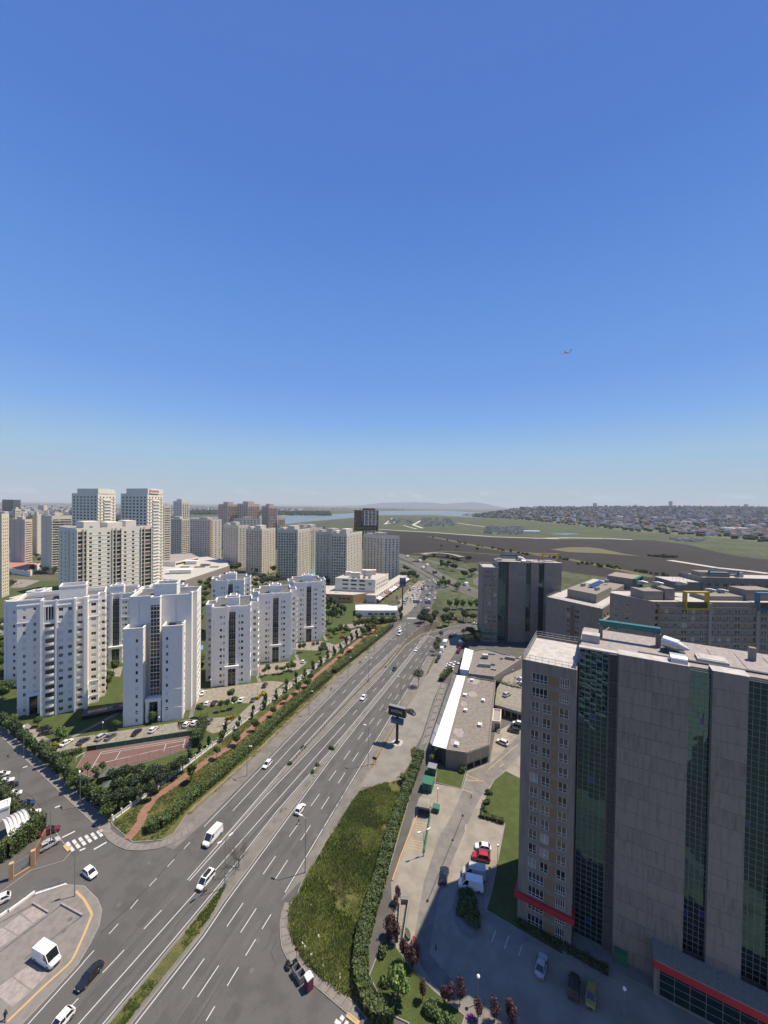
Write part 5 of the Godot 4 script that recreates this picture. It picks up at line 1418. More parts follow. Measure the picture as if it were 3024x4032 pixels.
	for q in [[V(27.88,-138.1), 2.6], [V(25.63,-131.9), 2.0], [V(42.75,-179.7), 3.4], [V(39.48,-166.6), 2.2], [V(34.00,-158.1), 1.8]]:
		var m := MB.new()      # pale repaired patches on the roof felt
		var pts := []
		for k in 14: pts.append(q[0] + Vector2.from_angle(TAU * k / 14) * Vector2(1.0, 1.35) * q[1] * rng.randf_range(0.65, 1.05))
		m.flat(poly(pts), 5.712)
		part("roof_patch", m.mesh(M.roof_pink), t)
	# paved forecourt blocks in front of the canopy
	var fo := raised("forecourt", [V(13.45,-135.7), V(14.92,-133.9), V(17.40,-140.6), V(32.12,-187.9), V(29.49,-190.4), V(15.98,-144.3)], M.roof_dark, 0.22)
	var f0: Vector2 = V(14.84,-138.4)
	var f1: Vector2 = V(29.62,-188.5)
	var h0: Vector2 = V(16.87,-139.9)
	var h1: Vector2 = V(31.52,-187.9)
	for k in 9:
		var m := MB.new()
		m.prism(poly([f0.lerp(f1, k / 9.0 + 0.012), h0.lerp(h1, k / 9.0 + 0.012), h0.lerp(h1, (k + 1) / 9.0 - 0.012), f0.lerp(f1, (k + 1) / 9.0 - 0.012)]), 0.2, 0.3)
		part("paving_panel", m.mesh(M.paver), fo)
	# second showroom behind
	var s := thing("showroom", "second low showroom with pinkish brown flat roof, tanks and a white canopy", "building")
	block(s, [V(42.07,-185.8), V(53.39,-182.8), V(74.42,-204.9), V(59.62,-219.5), V(51.54,-216.4)], 0, 6.5, "roof_pink", "roof_brown", {}, 0.6)
	var cs := MB.new()
	cs.quad(v3(V(39.34,-193.0), 5.5), v3(V(42.95,-189.8), 6.3), v3(V(51.59,-216.0), 6.3), v3(V(47.96,-222.3), 5.5))
	cs.quad(v3(V(39.34,-193.0), 0), v3(V(47.96,-222.3), 0), v3(V(47.96,-222.3), 5.5), v3(V(39.34,-193.0), 5.5))
	cs.quad(v3(V(39.34,-193.0), 0), v3(V(42.95,-189.8), 0), v3(V(42.95,-189.8), 6.3), v3(V(39.34,-193.0), 5.5))
	part("canopy_sheet", cs.mesh(M.white_sheet), s)
	var tank := MB.new()
	var tp: Vector2 = V(55.29,-206.4)
	tank.tube(v3(tp + Vector2(-1.5, 0), 7.2), v3(tp + Vector2(1.5, 0.3), 7.2), 1.3, 1.3, 14)
	part("roof_tank", tank.mesh(M.galv), s)
	for q in [[V(52.24,-195.6), 6.0, 1.6, 2.4], [V(57.30,-197.6), 2.0, 1.0, 1.6], [V(59.92,-211.7), 4.5, 0.8, 1.4], [V(68.61,-205.2), 5.0, 1.4, 1.8], [V(64.13,-205.5), 1.4, 0.9, 1.4], [V(55.91,-191.6), 2.4, 0.7, 1.4]]:
		var m := MB.new()
		m.box(v3(q[0], 5.9 + q[2] * 0.5), Vector3(q[1], q[2], q[3]), rng.randf_range(-0.5, 0.3))
		part("roof_unit", m.mesh(M.galv if rng.randf() < 0.5 else M.kerb), s)
	for k in 10:
		var a: Vector2 = V(56.53,-191.3).lerp(V(77.34,-212.8), k / 10.0)
		var b: Vector2 = V(56.53,-191.3).lerp(V(77.34,-212.8), (k + 0.8) / 10.0)
		var m := MB.new()
		m.bar(v3(a, 4.6), v3(b, 4.6), 0.15, 0.5)
		part("wall_slot", m.mesh(M.white_trim), s)
	# raised parking deck between the showroom and the tower
	var d := thing("parking_deck", "raised concrete parking deck with dark space underneath beside the showroom", "parking deck")
	var dp := poly([V(47.58,-160.9), V(52.98,-175.8), V(60.08,-188.1), V(84.75,-207.7), V(77.41,-163.2), V(62.05,-151.0), V(56.49,-155.1)])
	var dm := MB.new()
	dm.prism(dp, 3.2, 4.2)
	part("deck", dm.mesh(M.lot), d)
	var und := MB.new()
	var q2 := inset(dp, 5.0)
	und.rim(q2, 0.1, 3.2)
	part("recess_wall", und.mesh(M.concrete), d)
	for k in 4:
		var m := MB.new()
		var p: Vector2 = V(48.15,-161.4).lerp(V(56.84,-155.4), 0.12 + k * 0.25) + Vector2(0.3, -0.9)
		m.slab(p.x - 0.3, p.x + 0.3, 0.1, 3.2, p.y - 0.3, p.y + 0.3)
		part("column", m.mesh(M.concrete), d)
	railing(d, [V(47.83,-161.2), V(56.62,-155.5), V(61.73,-151.4)], 4.2, 1.0, "galv", 2.0)
	# stair building between
	var sb := thing("stair_building", "small concrete stair block against the showroom, the shade of its open side shown by added dark glass", "building")
	block(sb, [V(43.25,-149.1), V(46.25,-148.6), V(49.50,-157.7), V(46.23,-158.3)], 0, 4.0, "greige", "roof_pink", {0: {"cols": [[2.0, 2.2]], "y": 0.2, "fh": 3.5, "n": 1, "wh": 2.8, "mode": "part", "style": [2, 0.75, 0.08, "frame_grey"], "glass": [1.0, 0.0, 0.0, 0.0]}}, 0.5)  # dark glazing added here stands in for the shade inside the open side
	var stp := MB.new()
	for k in 8: stp.box(v3(V(45.20,-147.4) + Vector2(0.15, -0.45) * k, 0.2 + k * 0.33), Vector3(1.2, 0.3, 0.5), -0.3)
	part("stair", stp.mesh(M.kerb), sb)
	# garage ramp mouth in the yard
	var gr := thing("garage_entrance", "sunken garage entrance with green side rail and a dark mouth in the yard", "garage entrance")
	var ga: Vector2 = V(10.80,-107.2)
	var gb: Vector2 = V(13.95,-106.5)
	var up: Vector2 = (V(11.85,-113.6) - ga) * 0.55
	var dk := MB.new()
	var roofp := poly([ga, gb, gb + up, ga + up])
	dk.flat(roofp, 2.7)
	dk.quad(v3(ga, 2.2), v3(gb, 2.2), v3(gb, 2.7), v3(ga, 2.7))
	dk.quad(v3(ga + up, 0.1), v3(ga, 0.1), v3(ga, 2.7), v3(ga + up, 2.7))
	dk.quad(v3(gb, 0.1), v3(gb + up, 0.1), v3(gb + up, 2.7), v3(gb, 2.7))
	dk.quad(v3(gb + up, 0.1), v3(ga + up, 0.1), v3(ga + up, 2.7), v3(gb + up, 2.7))
	part("cover_slab", dk.mesh(M.concrete_yard), gr)
	var inn := MB.new()
	inn.quad(v3(ga.lerp(ga + up, 0.6), 0.12), v3(gb.lerp(gb + up, 0.6), 0.12), v3(gb.lerp(gb + up, 0.6), 2.2), v3(ga.lerp(ga + up, 0.6), 2.2))
	inn.flat(poly([ga, gb, gb + up * 0.6, ga + up * 0.6]), 0.125)
	part("mouth", inn.mesh(M.dark_void), gr)
	railing(gr, [ga, gb], 2.7, 1.0, "metal", 1.0)
	var wl := MB.new()
	wl.bar(v3(gb + Vector2(0.1, 0), 0.5), v3(V(11.24,-95.49), 0.5), 0.25, 0.9)
	part("side_rail", wl.mesh(M.green_panel), gr)
	var ob := MB.new()
	ob.bar(v3(ga + Vector2(-0.2, 0), 0.25), v3(V(5.19,-94.05), 0.25), 0.22, 0.4)
	ob.bar(v3(V(5.19,-94.05), 0.22), v3(V(3.09,-88.11), 0.22), 0.22, 0.36)
	part("kerb", ob.mesh(M.ochre), gr)
	for k in 8:
		var sm := MB.new()
		var yy := 75 + k * 14 + (110 if k > 3 else 0)
		var ca: Vector2 = V(10.04,-105.0).lerp(V(7.00,-96.46), (k + (3.5 if k > 3 else 0.0)) / 11.0)
		var cb: Vector2 = V(13.16,-104.3).lerp(V(10.51,-95.82), (k + (3.5 if k > 3 else 0.0)) / 11.0)
		sm.bar(v3(ca, 0.125), v3(cb, 0.125), 0.16, 0.02)
		part("ramp_stripe", sm.mesh(M.yellow_paint), gr)
	# stairwell with railing
	var pit := thing("stairwell", "narrow sunken stairwell with metal railing beside the purple trees", "stairwell")
	var pw := MB.new()
	for e in [[V(4.73,-83.16), V(6.60,-83.06)], [V(6.60,-83.06), V(4.88,-75.15)], [V(4.73,-83.16), V(3.92,-75.57)]]: pw.bar(v3(e[0], 0.55), v3(e[1], 0.55), 0.25, 1.0)
	part("curb_wall", pw.mesh(M.kerb), pit)
	var pf := MB.new()
	pf.flat(poly([V(4.98,-82.78), V(6.32,-82.80), V(4.80,-76.01), V(4.19,-76.22)]), 0.13)
	part("shaft", pf.mesh(M.dark_void), pit)
	railing(pit, [V(4.73,-83.16), V(6.60,-83.06), V(4.88,-75.15)], 1.05, 0.7, "galv", 1.0)
	# gate and guard house at the lower left
	var gt := thing("entrance_gate", "ochre wall with a grey barred gate and white curved canopy at the left edge", "gate")
	var w0: Vector2 = V(-84.59,-87.45)
	var w1: Vector2 = V(-82.59,-90.74)
	var w2: Vector2 = V(-85.60,-97.50)
	var wd := (w1 - w0).normalized()
	var ww := MB.new()
	ww.bar(v3(w1, 1.6), v3(w2, 1.6), 0.35, 3.2)
	part("wall", ww.mesh(M.rust), gt)
	for p in [w0, w1]:
		var m := MB.new()
		m.box(v3(p, 1.9), Vector3(0.8, 3.8, 0.8), 0.6)
		part("gate_post", m.mesh(M.ochre), gt)
	var gl := MB.new()
	gl.bar(v3(w0 + wd * 0.4, 0.25), v3(w1 - wd * 0.4, 0.25), 0.4, 0.3)
	part("sill", gl.mesh(M.ochre), gt)
	var gbr := MB.new()
	var gn := w0.distance_to(w1)
	for k in 26: gbr.bar(v3(w0.lerp(w1, 0.08 + 0.84 * k / 25.0), 0.4), v3(w0.lerp(w1, 0.08 + 0.84 * k / 25.0), 3.2), 0.05, 0.05)
	for y in [0.5, 1.8, 3.15]: gbr.bar(v3(w0.lerp(w1, 0.07), y), v3(w0.lerp(w1, 0.93), y), 0.08, 0.1)
	part("gate_bars", gbr.mesh(M.frame_grey), gt)
	var cn := MB.new()
	var k0: Vector2 = V(-99.27,-99.49)
	var k1: Vector2 = V(-96.86,-103.2)
	var across: Vector2 = (V(-91.00,-99.63) - V(-97.43,-103.9)) * 1.05
	for i in 8:
		var s0 := i / 8.0
		var s1 := (i + 1) / 8.0
		var y0 := 3.6 + sin(PI * s0) * 1.6 - s0 * 0.8
		var y1 := 3.6 + sin(PI * s1) * 1.6 - s1 * 0.8
		cn.quad(v3(k0 + across * s0, y0), v3(k1 + across * s0, y0), v3(k1 + across * s1, y1), v3(k0 + across * s1, y1))
	part("curved_canopy", cn.mesh(M.polycarb), gt)
	for r in 7:
		var rb := MB.new()
		for i in 8:
			var s0 := i / 8.0
			var s1 := (i + 1) / 8.0
			var p := k0.lerp(k1, r / 6.0)
			rb.bar(v3(p + across * s0, 3.68 + sin(PI * s0) * 1.6 - s0 * 0.8), v3(p + across * s1, 3.68 + sin(PI * s1) * 1.6 - s1 * 0.8), 0.1, 0.1)
		part("canopy_rib", rb.mesh(M.galv), gt)
	var gh := thing("guard_house", "small white guard house with flat roof behind the curved canopy", "guard house", v3(V(-104.2,-104.1)), 0.7)
	block(gh, [Vector2(-3, 1.4), Vector2(2.2, 1.4), Vector2(2.2, -2), Vector2(-3, -2)], 0, 3.4, "white_wall", "white_sheet", {1: {"cols": [[1.6, 0.9]], "y": 1.1, "fh": 3.0, "n": 1, "wh": 1.2, "mode": "part"}}, 0.3, "white_trim")
	# yellow office, shop row and pale hall by the road
	var of := thing("office_building", "cream office building with a dark square logo and rooftop machines by the road", "building", v3(Vector2(-7.1, -355.0)))
	var ob2 := Vector2(12.5, -34)
	block(of, [Vector2(-38, -6), Vector2.ZERO, ob2, ob2 + Vector2(-38, -6)], 0, 19.0, "cream", "roof_pale", {0: {"cols": [[10, 5.5], [18, 5.5], [26, 5.5]], "y": 1.6, "fh": 3.7, "n": 5, "wh": 1.6, "mode": "part", "style": [5, 0, 0.12, "frame_grey"], "glass": [1.0, 0.0, 0.0, 0.0]}, 1: {"even": [6, 3.0, 2.0], "y": 1.6, "fh": 3.7, "n": 4, "wh": 1.7, "mode": "part", "style": [3, 0, 0.1, "frame"], "glass": [0.4, 0.3, 0.3, 0.0]}}, 0.6)
	var lg := MB.new()
	lg.boxb(Vector3(-5.0, 14.2, -0.55), Vector3(2.6, 0.5, 0.3), Basis(Vector3.UP, -0.156) * Basis(Vector3.BACK, 0.785))
	lg.boxb(Vector3(-4.2, 15.0, -0.45), Vector3(0.5, 2.2, 0.3), Basis(Vector3.UP, -0.156) * Basis(Vector3.BACK, 0.785))
	lg.boxb(Vector3(-5.9, 15.2, -0.7), Vector3(0.5, 2.2, 0.3), Basis(Vector3.UP, -0.156) * Basis(Vector3.BACK, 0.785))
	part("logo", lg.mesh(M.steel_dark), of)
	for q in [[-24, -12, 9, 5, 4.0], [-10, -20, 6, 7, 5.0], [-14, -28, 14, 6, 4.0], [-30, -22, 6, 5, 3.0]]:
		boxpart("roof_house", of, q[0], q[0] + q[2], 18.4, 19.0 + q[4], q[1], q[1] - q[3], "greige")
	for k in 4: boxpart("roof_unit", of, -22.0 + k * 5, -19.5 + k * 5, 18.4, 20.3, -7, -9, "galv")
	var sh := thing("shop_row", "row of small shops with canopies along the parking beside the cream office", "building", v3(V(-6.26,-343.8)), 0.0)
	var sd: Vector2 = V(27.86,-447.5) - V(-6.26,-343.8)
	var sn := sd.normalized()
	block(sh, [Vector2(-9, -2), Vector2.ZERO, sd, sd + Vector2(-9, -2)], 0, 7.0, "greige", "roof_pale", {1: {"even": [16, 3.4, 1.0], "y": 0.4, "fh": 3.4, "n": 2, "wh": 2.4, "mode": "part", "style": [2, 0.7, 0.12, "frame"], "glass": [0.7, 0.2, 0.1, 0.0]}}, 0.5)
	for k in 9:
		var m := MB.new()
		var a := sd * (k / 9.0 + 0.01)
		var b := sd * ((k + 1) / 9.0 - 0.01)
		var o := Vector2(-sn.y, sn.x)
		m.quad(v3(a, 4.2), v3(b, 4.2), v3(b + o * 3.4, 3.3), v3(a + o * 3.4, 3.3))
		m.quad(v3(a + o * 3.4, 2.9), v3(b + o * 3.4, 2.9), v3(b + o * 3.4, 3.3), v3(a + o * 3.4, 3.3))
		part("awning", m.mesh([M.white_sheet, M.roof_pink, M.rust, M.white_sheet][k % 4]), sh)
	var ha := thing("pale_hall", "low hall with wide pale roof in two steps beside the road crossing", "building")
	block(ha, [V(-21.31,-302.7), V(-13.09,-302.4), V(11.56,-303.6), V(12.13,-320.4), V(-11.41,-321.1), V(-22.49,-318.7)], 0, 4.8, "white_wall", "white_sheet", {1: {"even": [5, 3.4, 1.0], "y": 0.8, "fh": 4, "n": 1, "wh": 2.0, "mode": "part", "style": [3, 0, 0.12, "frame_grey"]}}, 0.3)
	var lo := thing("annex_building", "flat roofed annex with yellow band left of the cream office", "building")
	block(lo, [V(-54.41,-345.5), V(-26.63,-342.7), V(-8.38,-354.9), V(-9.19,-385.0), V(-60.25,-381.9)], 0, 7.5, "ochre", "roof_pale", {0: {"even": [6, 3.0, 2.0], "y": 3.0, "fh": 4, "n": 1, "wh": 1.6, "mode": "part"}}, 0.4)
	# shopping centre with planted roof terraces
	var ml := thing("shopping_centre", "wide low shopping centre with pinkish stone wall and roof terraces behind the white towers", "building")
	block(ml, [V(-225.6,-394.3), V(-200.8,-390.0), V(-194.5,-487.8), V(-215.7,-530.2), V(-260.3,-572.5), V(-312.1,-521.9)], 0, 9.0, "roof_pink", "roof_pale", {}, 0.8)
	block(ml, [V(-280.0,-481.1), V(-258.6,-478.4), V(-253.0,-527.0), V(-281.7,-564.3), V(-321.2,-543.0)], 0, 14.0, "cream", "roof_pink", {1: {"even": [10, 4.5, 1.0], "y": 9.6, "fh": 4, "n": 1, "wh": 2.6, "mode": "part", "glass": [1.0, 0.0, 0.0, 0.0]}}, 0.6)
	for q in [[V(-228.6,-433.1), 26.0, 9.0], [V(-250.0,-500.7), 16.0, 8.0], [V(-269.1,-486.3), 22.0, 9.0]]:
		var m := MB.new()
		m.box(v3(q[0], 12.5), Vector3(q[1], 0.5, q[2]), 0.3)
		m.box(v3(q[0], 10.4), Vector3(q[1] * 0.8, 3.8, q[2] * 0.6), 0.3)
		part("pavilion", m.mesh(M.white_sheet), ml)
	for q in [[V(-227.4,-476.9), 6.0], [V(-209.9,-478.4), 5.0], [V(-244.9,-475.4), 5.0]]:
		var m := MB.new()
		m.box(v3(q[0], 8.6), Vector3(q[1] * 2.0, 0.5, q[1]), 0.2)
		part("roof_planter", m.mesh(M.lawn), ml)
	for k in 7:
		var m := MB.new()
		m.box(v3(V(-229.2,-487.0).lerp(V(-221.1,-487.7), k / 6.0) , 9.5), Vector3(3.0, 2.4, 3.0), k * 0.4)
		part("roof_unit", m.mesh(M.galv), ml)
	# red roofed low building far left
	var rr := thing("low_building", "long low building with red tiled roof at the far left among trees", "building")
	var rp := [V(-463.0,-469.9), V(-408.2,-445.2), V(-449.1,-503.8), V(-501.9,-509.4)]
	block(rr, rp, 0, 6.0, "white_wall", "tile_red", {}, 0.2)
	var rh := MB.new()
	var pr := poly(rp)
	var mid := (pr[0] + pr[1] + pr[2] + pr[3]) * 0.25
	var ra := (pr[0] + pr[3]) * 0.5
	var rb2 := (pr[1] + pr[2]) * 0.5
	var q0 := ra.lerp(mid, 0.25)
	var q1 := rb2.lerp(mid, 0.25)
	rh.quad(v3(pr[0], 5.9), v3(pr[1], 5.9), v3(q1, 9.0), v3(q0, 9.0))
	rh.quad(v3(pr[2], 5.9), v3(pr[3], 5.9), v3(q0, 9.0), v3(q1, 9.0))
	rh.tri(v3(pr[1], 5.9), v3(pr[2], 5.9), v3(q1, 9.0))
	rh.tri(v3(pr[3], 5.9), v3(pr[0], 5.9), v3(q0, 9.0))
	part("tiled_roof", rh.mesh(M.tile_red), rr)
	# pool beside the ribbed towers and the pool of the white complex
	sheet("pool", [V(-91.81,-486.9), V(-77.96,-492.5), V(-73.27,-463.2), V(-82.75,-458.5)], plain(0.08, 0.42, 0.44, 0.1), 0.13)
	sheet("pool", [V(-112.5,-231.6), V(-110.0,-235.8), V(-106.8,-228.9), V(-109.0,-225.9)], plain(0.10, 0.3, 0.5, 0.1), 0.13)


# ---------- the far country ----------
const SLOPE := [[777,-3825,872,-4300,51], [838,-3552,1014,-4300,56], [892,-3315,1155,-4300,67], [939,-3108,1297,-4300,77], [980,-2925,1438,-4300,85], [1017,-2763,1580,-4300,93], [1033,-2576,1721,-4300,98], [1024,-2359,1863,-4300,101], [1016,-2176,2004,-4300,103], [1010,-2019,2146,-4300,105], [1004,-1884,2287,-4300,108], [999,-1765,2429,-4300,110], [995,-1661,2571,-4300,113], [991,-1568,2712,-4300,115], [1000,-1503,2854,-4300,117], [1016,-1454,2995,-4300,120], [1030,-1409,3137,-4300,122], [1044,-1367,3278,-4300,125], [1057,-1326,3420,-4300,126], [1069,-1288,3561,-4300,127], [1068,-1237,3703,-4300,127], [1067,-1190,3845,-4300,128], [1066,-1147,3986,-4300,129], [1065,-1106,4128,-4300,129], [1064,-1069,4269,-4300,130], [1061,-1032,4411,-4300,131], [1059,-998,4553,-4300,132], [1057,-965,4694,-4300,133], [1055,-935,4836,-4300,134], [1053,-907,4977,-4300,134]]
const RIDGE := [[-3913,-176], [-1703,112], [-230,317], [876,369], [2350,407], [3457,385], [4381,306], [5301,392], [6406,481], [7145,398], [8071,208], [8997,-0]]

func slope_point(s: float, t: float) -> Vector3:     # s along the town hill, t from its foot to its crest
	var k := clampf(s * (SLOPE.size() - 1), 0, SLOPE.size() - 1.001)
	var i := int(k)
	var f := k - i
	var a: Array = SLOPE[i]
	var b: Array = SLOPE[i + 1]
	var foot := Vector2(lerpf(a[0], b[0], f), lerpf(a[1], b[1], f))
	var crest := Vector2(lerpf(a[2], b[2], f), lerpf(a[3], b[3], f))
	var h := lerpf(a[4], b[4], f)
	var y := h * (t * 0.75 + t * t * 0.25) + sin(s * 37.0 + t * 5.0) * 2.5 * t * (1.0 - t * 0.6)
	y *= smoothstep(0.0, 0.2, s + 0.02)
	return v3(foot.lerp(crest, t), y)

func crate_mesh(w: float, h: float, d: float, mat: Material, roof: Material = null) -> ArrayMesh:
	var m := MB.new()
	m.slab(-w / 2, w / 2, -2, h, -d / 2, d / 2)
	var am := m.mesh(mat)
	var r := MB.new()
	r.slab(-w / 2 - 0.3, w / 2 + 0.3, h, h + 0.5, -d / 2 - 0.3, d / 2 + 0.3)
	r.mesh(roof if roof else mat, am)
	var g := MB.new()
	for f in maxi(1, int(h / 3.2)):
		for q in [-0.32, 0.0, 0.32]:
			g.slab(w * q - 0.9, w * q + 0.9, f * 3.2 + 1.0, f * 3.2 + 2.6, d / 2 + 0.02, d / 2 - 0.1)
			g.slab(-w / 2 - 0.02, -w / 2 + 0.1, f * 3.2 + 1.0, f * 3.2 + 2.6, d * q + 0.9, d * q - 0.9)
	g.mesh(M.glass_dark, am)
	return am

func cluster(parent_name: String, label: String, where: Array, size: Vector3, cols: Array, glow_seed: int) -> void:
	var base := MB.new()
	base.slab(-0.5, 0.5, -0.3, 1.0, -0.5, 0.5)
	var mat := plain(1, 1, 1, 0.95)
	mat.vertex_color_use_as_albedo = true
	var mm := MultiMesh.new()
	mm.transform_format = MultiMesh.TRANSFORM_3D
	mm.use_colors = true
	mm.mesh = base.mesh(mat)
	mm.instance_count = where.size()
	rng.seed = glow_seed
	for i in where.size():
		var s := Vector3(size.x * rng.randf_range(0.6, 1.6), size.y * rng.randf_range(0.5, 1.5), size.z * rng.randf_range(0.6, 1.6))
		mm.set_instance_transform(i, Transform3D(Basis(Vector3.UP, rng.randf() * 3.0).scaled_local(s), where[i]))
		var c: Color = cols[rng.randi() % cols.size()]
		mm.set_instance_color(i, c * rng.randf_range(0.8, 1.2))
	var o := MultiMeshInstance3D.new()
	o.name = numbered(parent_name)
	o.multimesh = mm
	add_child(o)
	tag(o, label, "town")
	o.set_meta("kind", "stuff")

func build_far() -> void:
	rng.seed = 21
	# hill with the town on it
	var hm := MB.new()
	var nx := 90
	var ny := 30
	for i in nx:
		for j in ny:
			var t0 := -0.12 + 1.12 * j / ny
			var t1 := -0.12 + 1.12 * (j + 1) / ny
			var q := []
			for e in [[i, t0], [i + 1, t0], [i + 1, t1], [i, t1]]:
				var p := slope_point(float(e[0]) / nx, maxf(e[1], 0.0))
				if e[1] < 0: p.y = e[1] * 40.0
				q.append(p)
			hm.quad(q[0], q[1], q[2], q[3])
	for i in nx:
		var a := slope_point(float(i) / nx, 1.0)
		var b := slope_point(float(i + 1) / nx, 1.0)
		hm.quad(a, b, Vector3(b.x * 1.5, -5, b.z * 1.5), Vector3(a.x * 1.5, -5, a.z * 1.5))
	struct("hill", hm.mesh(M.hill))
	var town := []
	for i in 5200:
		var s := rng.randf()
		var t := pow(rng.randf(), 0.85)
		if s < 0.32 and rng.randf() < 1.0 - s * 2.2: continue
		if t < 0.02 and s < 0.6: continue
		town.append(slope_point(s, clampf(t + 0.015, 0, 1)))
	town.sort_custom(func(a, b): return a.length_squared() < b.length_squared())
	var houses := []
	for q in [["cream", "tile_red"], ["beige", "roof_dark"], ["pink", "tile_red"], ["greige", "roof_dark"], ["white_wall", "roof_pale"], ["beige", "tile_red"]]:
		houses.append(crate_mesh(rng.randf_range(10, 15), rng.randf_range(8, 14), rng.randf_range(9, 13), M[q[0]], M[q[1]]))
	for i in 260:
		var o := top("town_house", houses[i % houses.size()])
		o.position = town[i]
		o.rotation.y = rng.randf() * 3.0
		tag(o, "small apartment house in the dense town on the far right hillside", "house", "houses at the foot of the town hill")
	var pal := [Color(0.4, 0.35, 0.33), Color(0.5, 0.45, 0.42), Color(0.32, 0.25, 0.22), Color(0.6, 0.57, 0.55), Color(0.34, 0.22, 0.17), Color(0.3, 0.29, 0.3), Color(0.2, 0.2, 0.2)]
	cluster("hillside_town", "dense mass of houses covering the far right hillside", town.slice(260), Vector3(15, 11, 13), pal, 5)
	var halls := []
	for i in 34: halls.append(slope_point(rng.randf_range(0.2, 1.0), rng.randf_range(0.02, 0.95)))
	cluster("hillside_halls", "scattered bright white halls among the houses of the far right hillside", halls, Vector3(46, 9, 24), [Color(0.8, 0.8, 0.8)], 6)
	var hill_trees := []
	for i in 2600: hill_trees.append(slope_point(0.03 + 0.97 * pow(rng.randf(), 1.25), rng.randf()))
	cluster("hillside_trees", "dark trees between the houses of the far right hillside", hill_trees, Vector3(12, 7, 12), [Color(0.05, 0.075, 0.03), Color(0.07, 0.09, 0.04)], 9)
	var k := 0
	for q in [[0.36, 34, 44], [0.39, 22, 20], [0.47, 22, 24], [0.565, 26, 62], [0.77, 26, 34], [0.845, 50, 46], [0.86, 26, 30], [1.0, 30, 28]]:
		var o := top("distant_tower", crate_mesh(q[1], q[2], 20, M.greige))
		o.position = slope_point(q[0], 0.985)
		tag(o, ["grey tower on the right skyline, first from the left", "lower block right of the first skyline tower", "small skyline tower before the slender one", "tallest slender tower on the right skyline", "narrow block on the skyline right of the slender tower", "broad block beside the white dome on the right skyline", "block touching the white dome on the right skyline", "last grey block on the right skyline"][k], "tower")
		k += 1
	var dome := MB.new()
	for i in 12:
		for j in 4:
			var f := func(a: int, b: int) -> Vector3: return Vector3(cos(TAU * a / 12) * cos(PI * 0.5 * b / 4), sin(PI * 0.5 * b / 4) * 0.25, sin(TAU * a / 12) * cos(PI * 0.5 * b / 4)) * 55.0
			dome.quad(f.call(i, j), f.call(i, j + 1), f.call(i + 1, j + 1), f.call(i + 1, j))
	var dm := top("stadium_dome", dome.mesh(M.white_sheet))
	dm.position = slope_point(0.875, 0.93)
	tag(dm, "white shallow dome near the crest of the far right hill", "dome")
	# mountains
	var mt := MB.new()
	for i in RIDGE.size() - 1:
		var a := Vector3(RIDGE[i][0], RIDGE[i][1], -28000)
		var b := Vector3(RIDGE[i + 1][0], RIDGE[i + 1][1], -28000)
		mt.quad(Vector3(a.x, -10, -24500), Vector3(b.x, -10, -24500), b, a)
		mt.quad(a, b, Vector3(b.x, -10, -31000), Vector3(a.x, -10, -31000))
	struct("mountains", mt.mesh(M.mountain))
	# shore beyond the lake and the city on it
	sheet("far_shore", [V(-2138,-4248), V(-1327,-4726), V(-654.0,-7248), V(-139.9,-8391), V(1802,-12137), V(1476,-9936), V(-115.0,-6909), V(-399.6,-4432), V(-678.2,-3658), V(-991,-3048), V(-1258,-2501)], M.meadow, -0.05)
	var city := []
	for i in 5200:
		var az := rng.randf_range(-48.0, 3.0)
		var d := 2600.0 + pow(rng.randf(), 0.7) * 6500.0
		if az > -28.0 and d < 5200.0: continue
		if az > -12.0 and d < 8600.0: continue
		city.append(Vector3(sin(deg_to_rad(az)) * d, -0.1, -cos(deg_to_rad(az)) * d))
	cluster("distant_city", "hazy mass of apartment blocks on the left horizon beyond the lake", city, Vector3(26, 24, 22), [Color(0.5, 0.48, 0.46), Color(0.42, 0.4, 0.39), Color(0.56, 0.52, 0.48), Color(0.33, 0.32, 0.33)], 7)
	var woods := []
	for i in 7000:
		var az := rng.randf_range(-47.0, -8.0)
		var d := 1000.0 + pow(rng.randf(), 0.8) * 4600.0
		if az > -27.0 and d < 3400.0: continue
		woods.append(Vector3(sin(deg_to_rad(az)) * d, -0.5, -cos(deg_to_rad(az)) * d))
	cluster("distant_woods", "dark green woods between the towers and the far city", woods, Vector3(22, 9, 22), [Color(0.05, 0.075, 0.03), Color(0.07, 0.095, 0.035), Color(0.045, 0.06, 0.03)], 8)
	k = 0
	for q in [[-44.0, 3400.0, 70.0, 95.0], [-41.5, 3600.0, 40.0, 60.0], [-38.5, 3900.0, 46.0, 62.0], [-33.5, 4400.0, 40.0, 66.0], [-30.2, 4300.0, 34.0, 60.0], [-27.0, 4600.0, 30.0, 70.0]]:
		var o := top("distant_tower", crate_mesh(q[2], q[3], q[2] * 0.7, M.greige if k else M.glass_mid))
		o.position = Vector3(sin(deg_to_rad(q[0])) * q[1], 0, -cos(deg_to_rad(q[0])) * q[1])
		tag(o, ["dark broad tower on the far left horizon", "block on the left horizon right of the dark broad tower", "slab on the left horizon, third from the left edge", "slab on the left horizon just left of the tall cream pair", "slim block on the horizon between the tall cream pair", "slim block on the horizon right of the tall cream pair"][k], "tower")
		k += 1
	# housing estates in the meadow
	rng.seed = 33
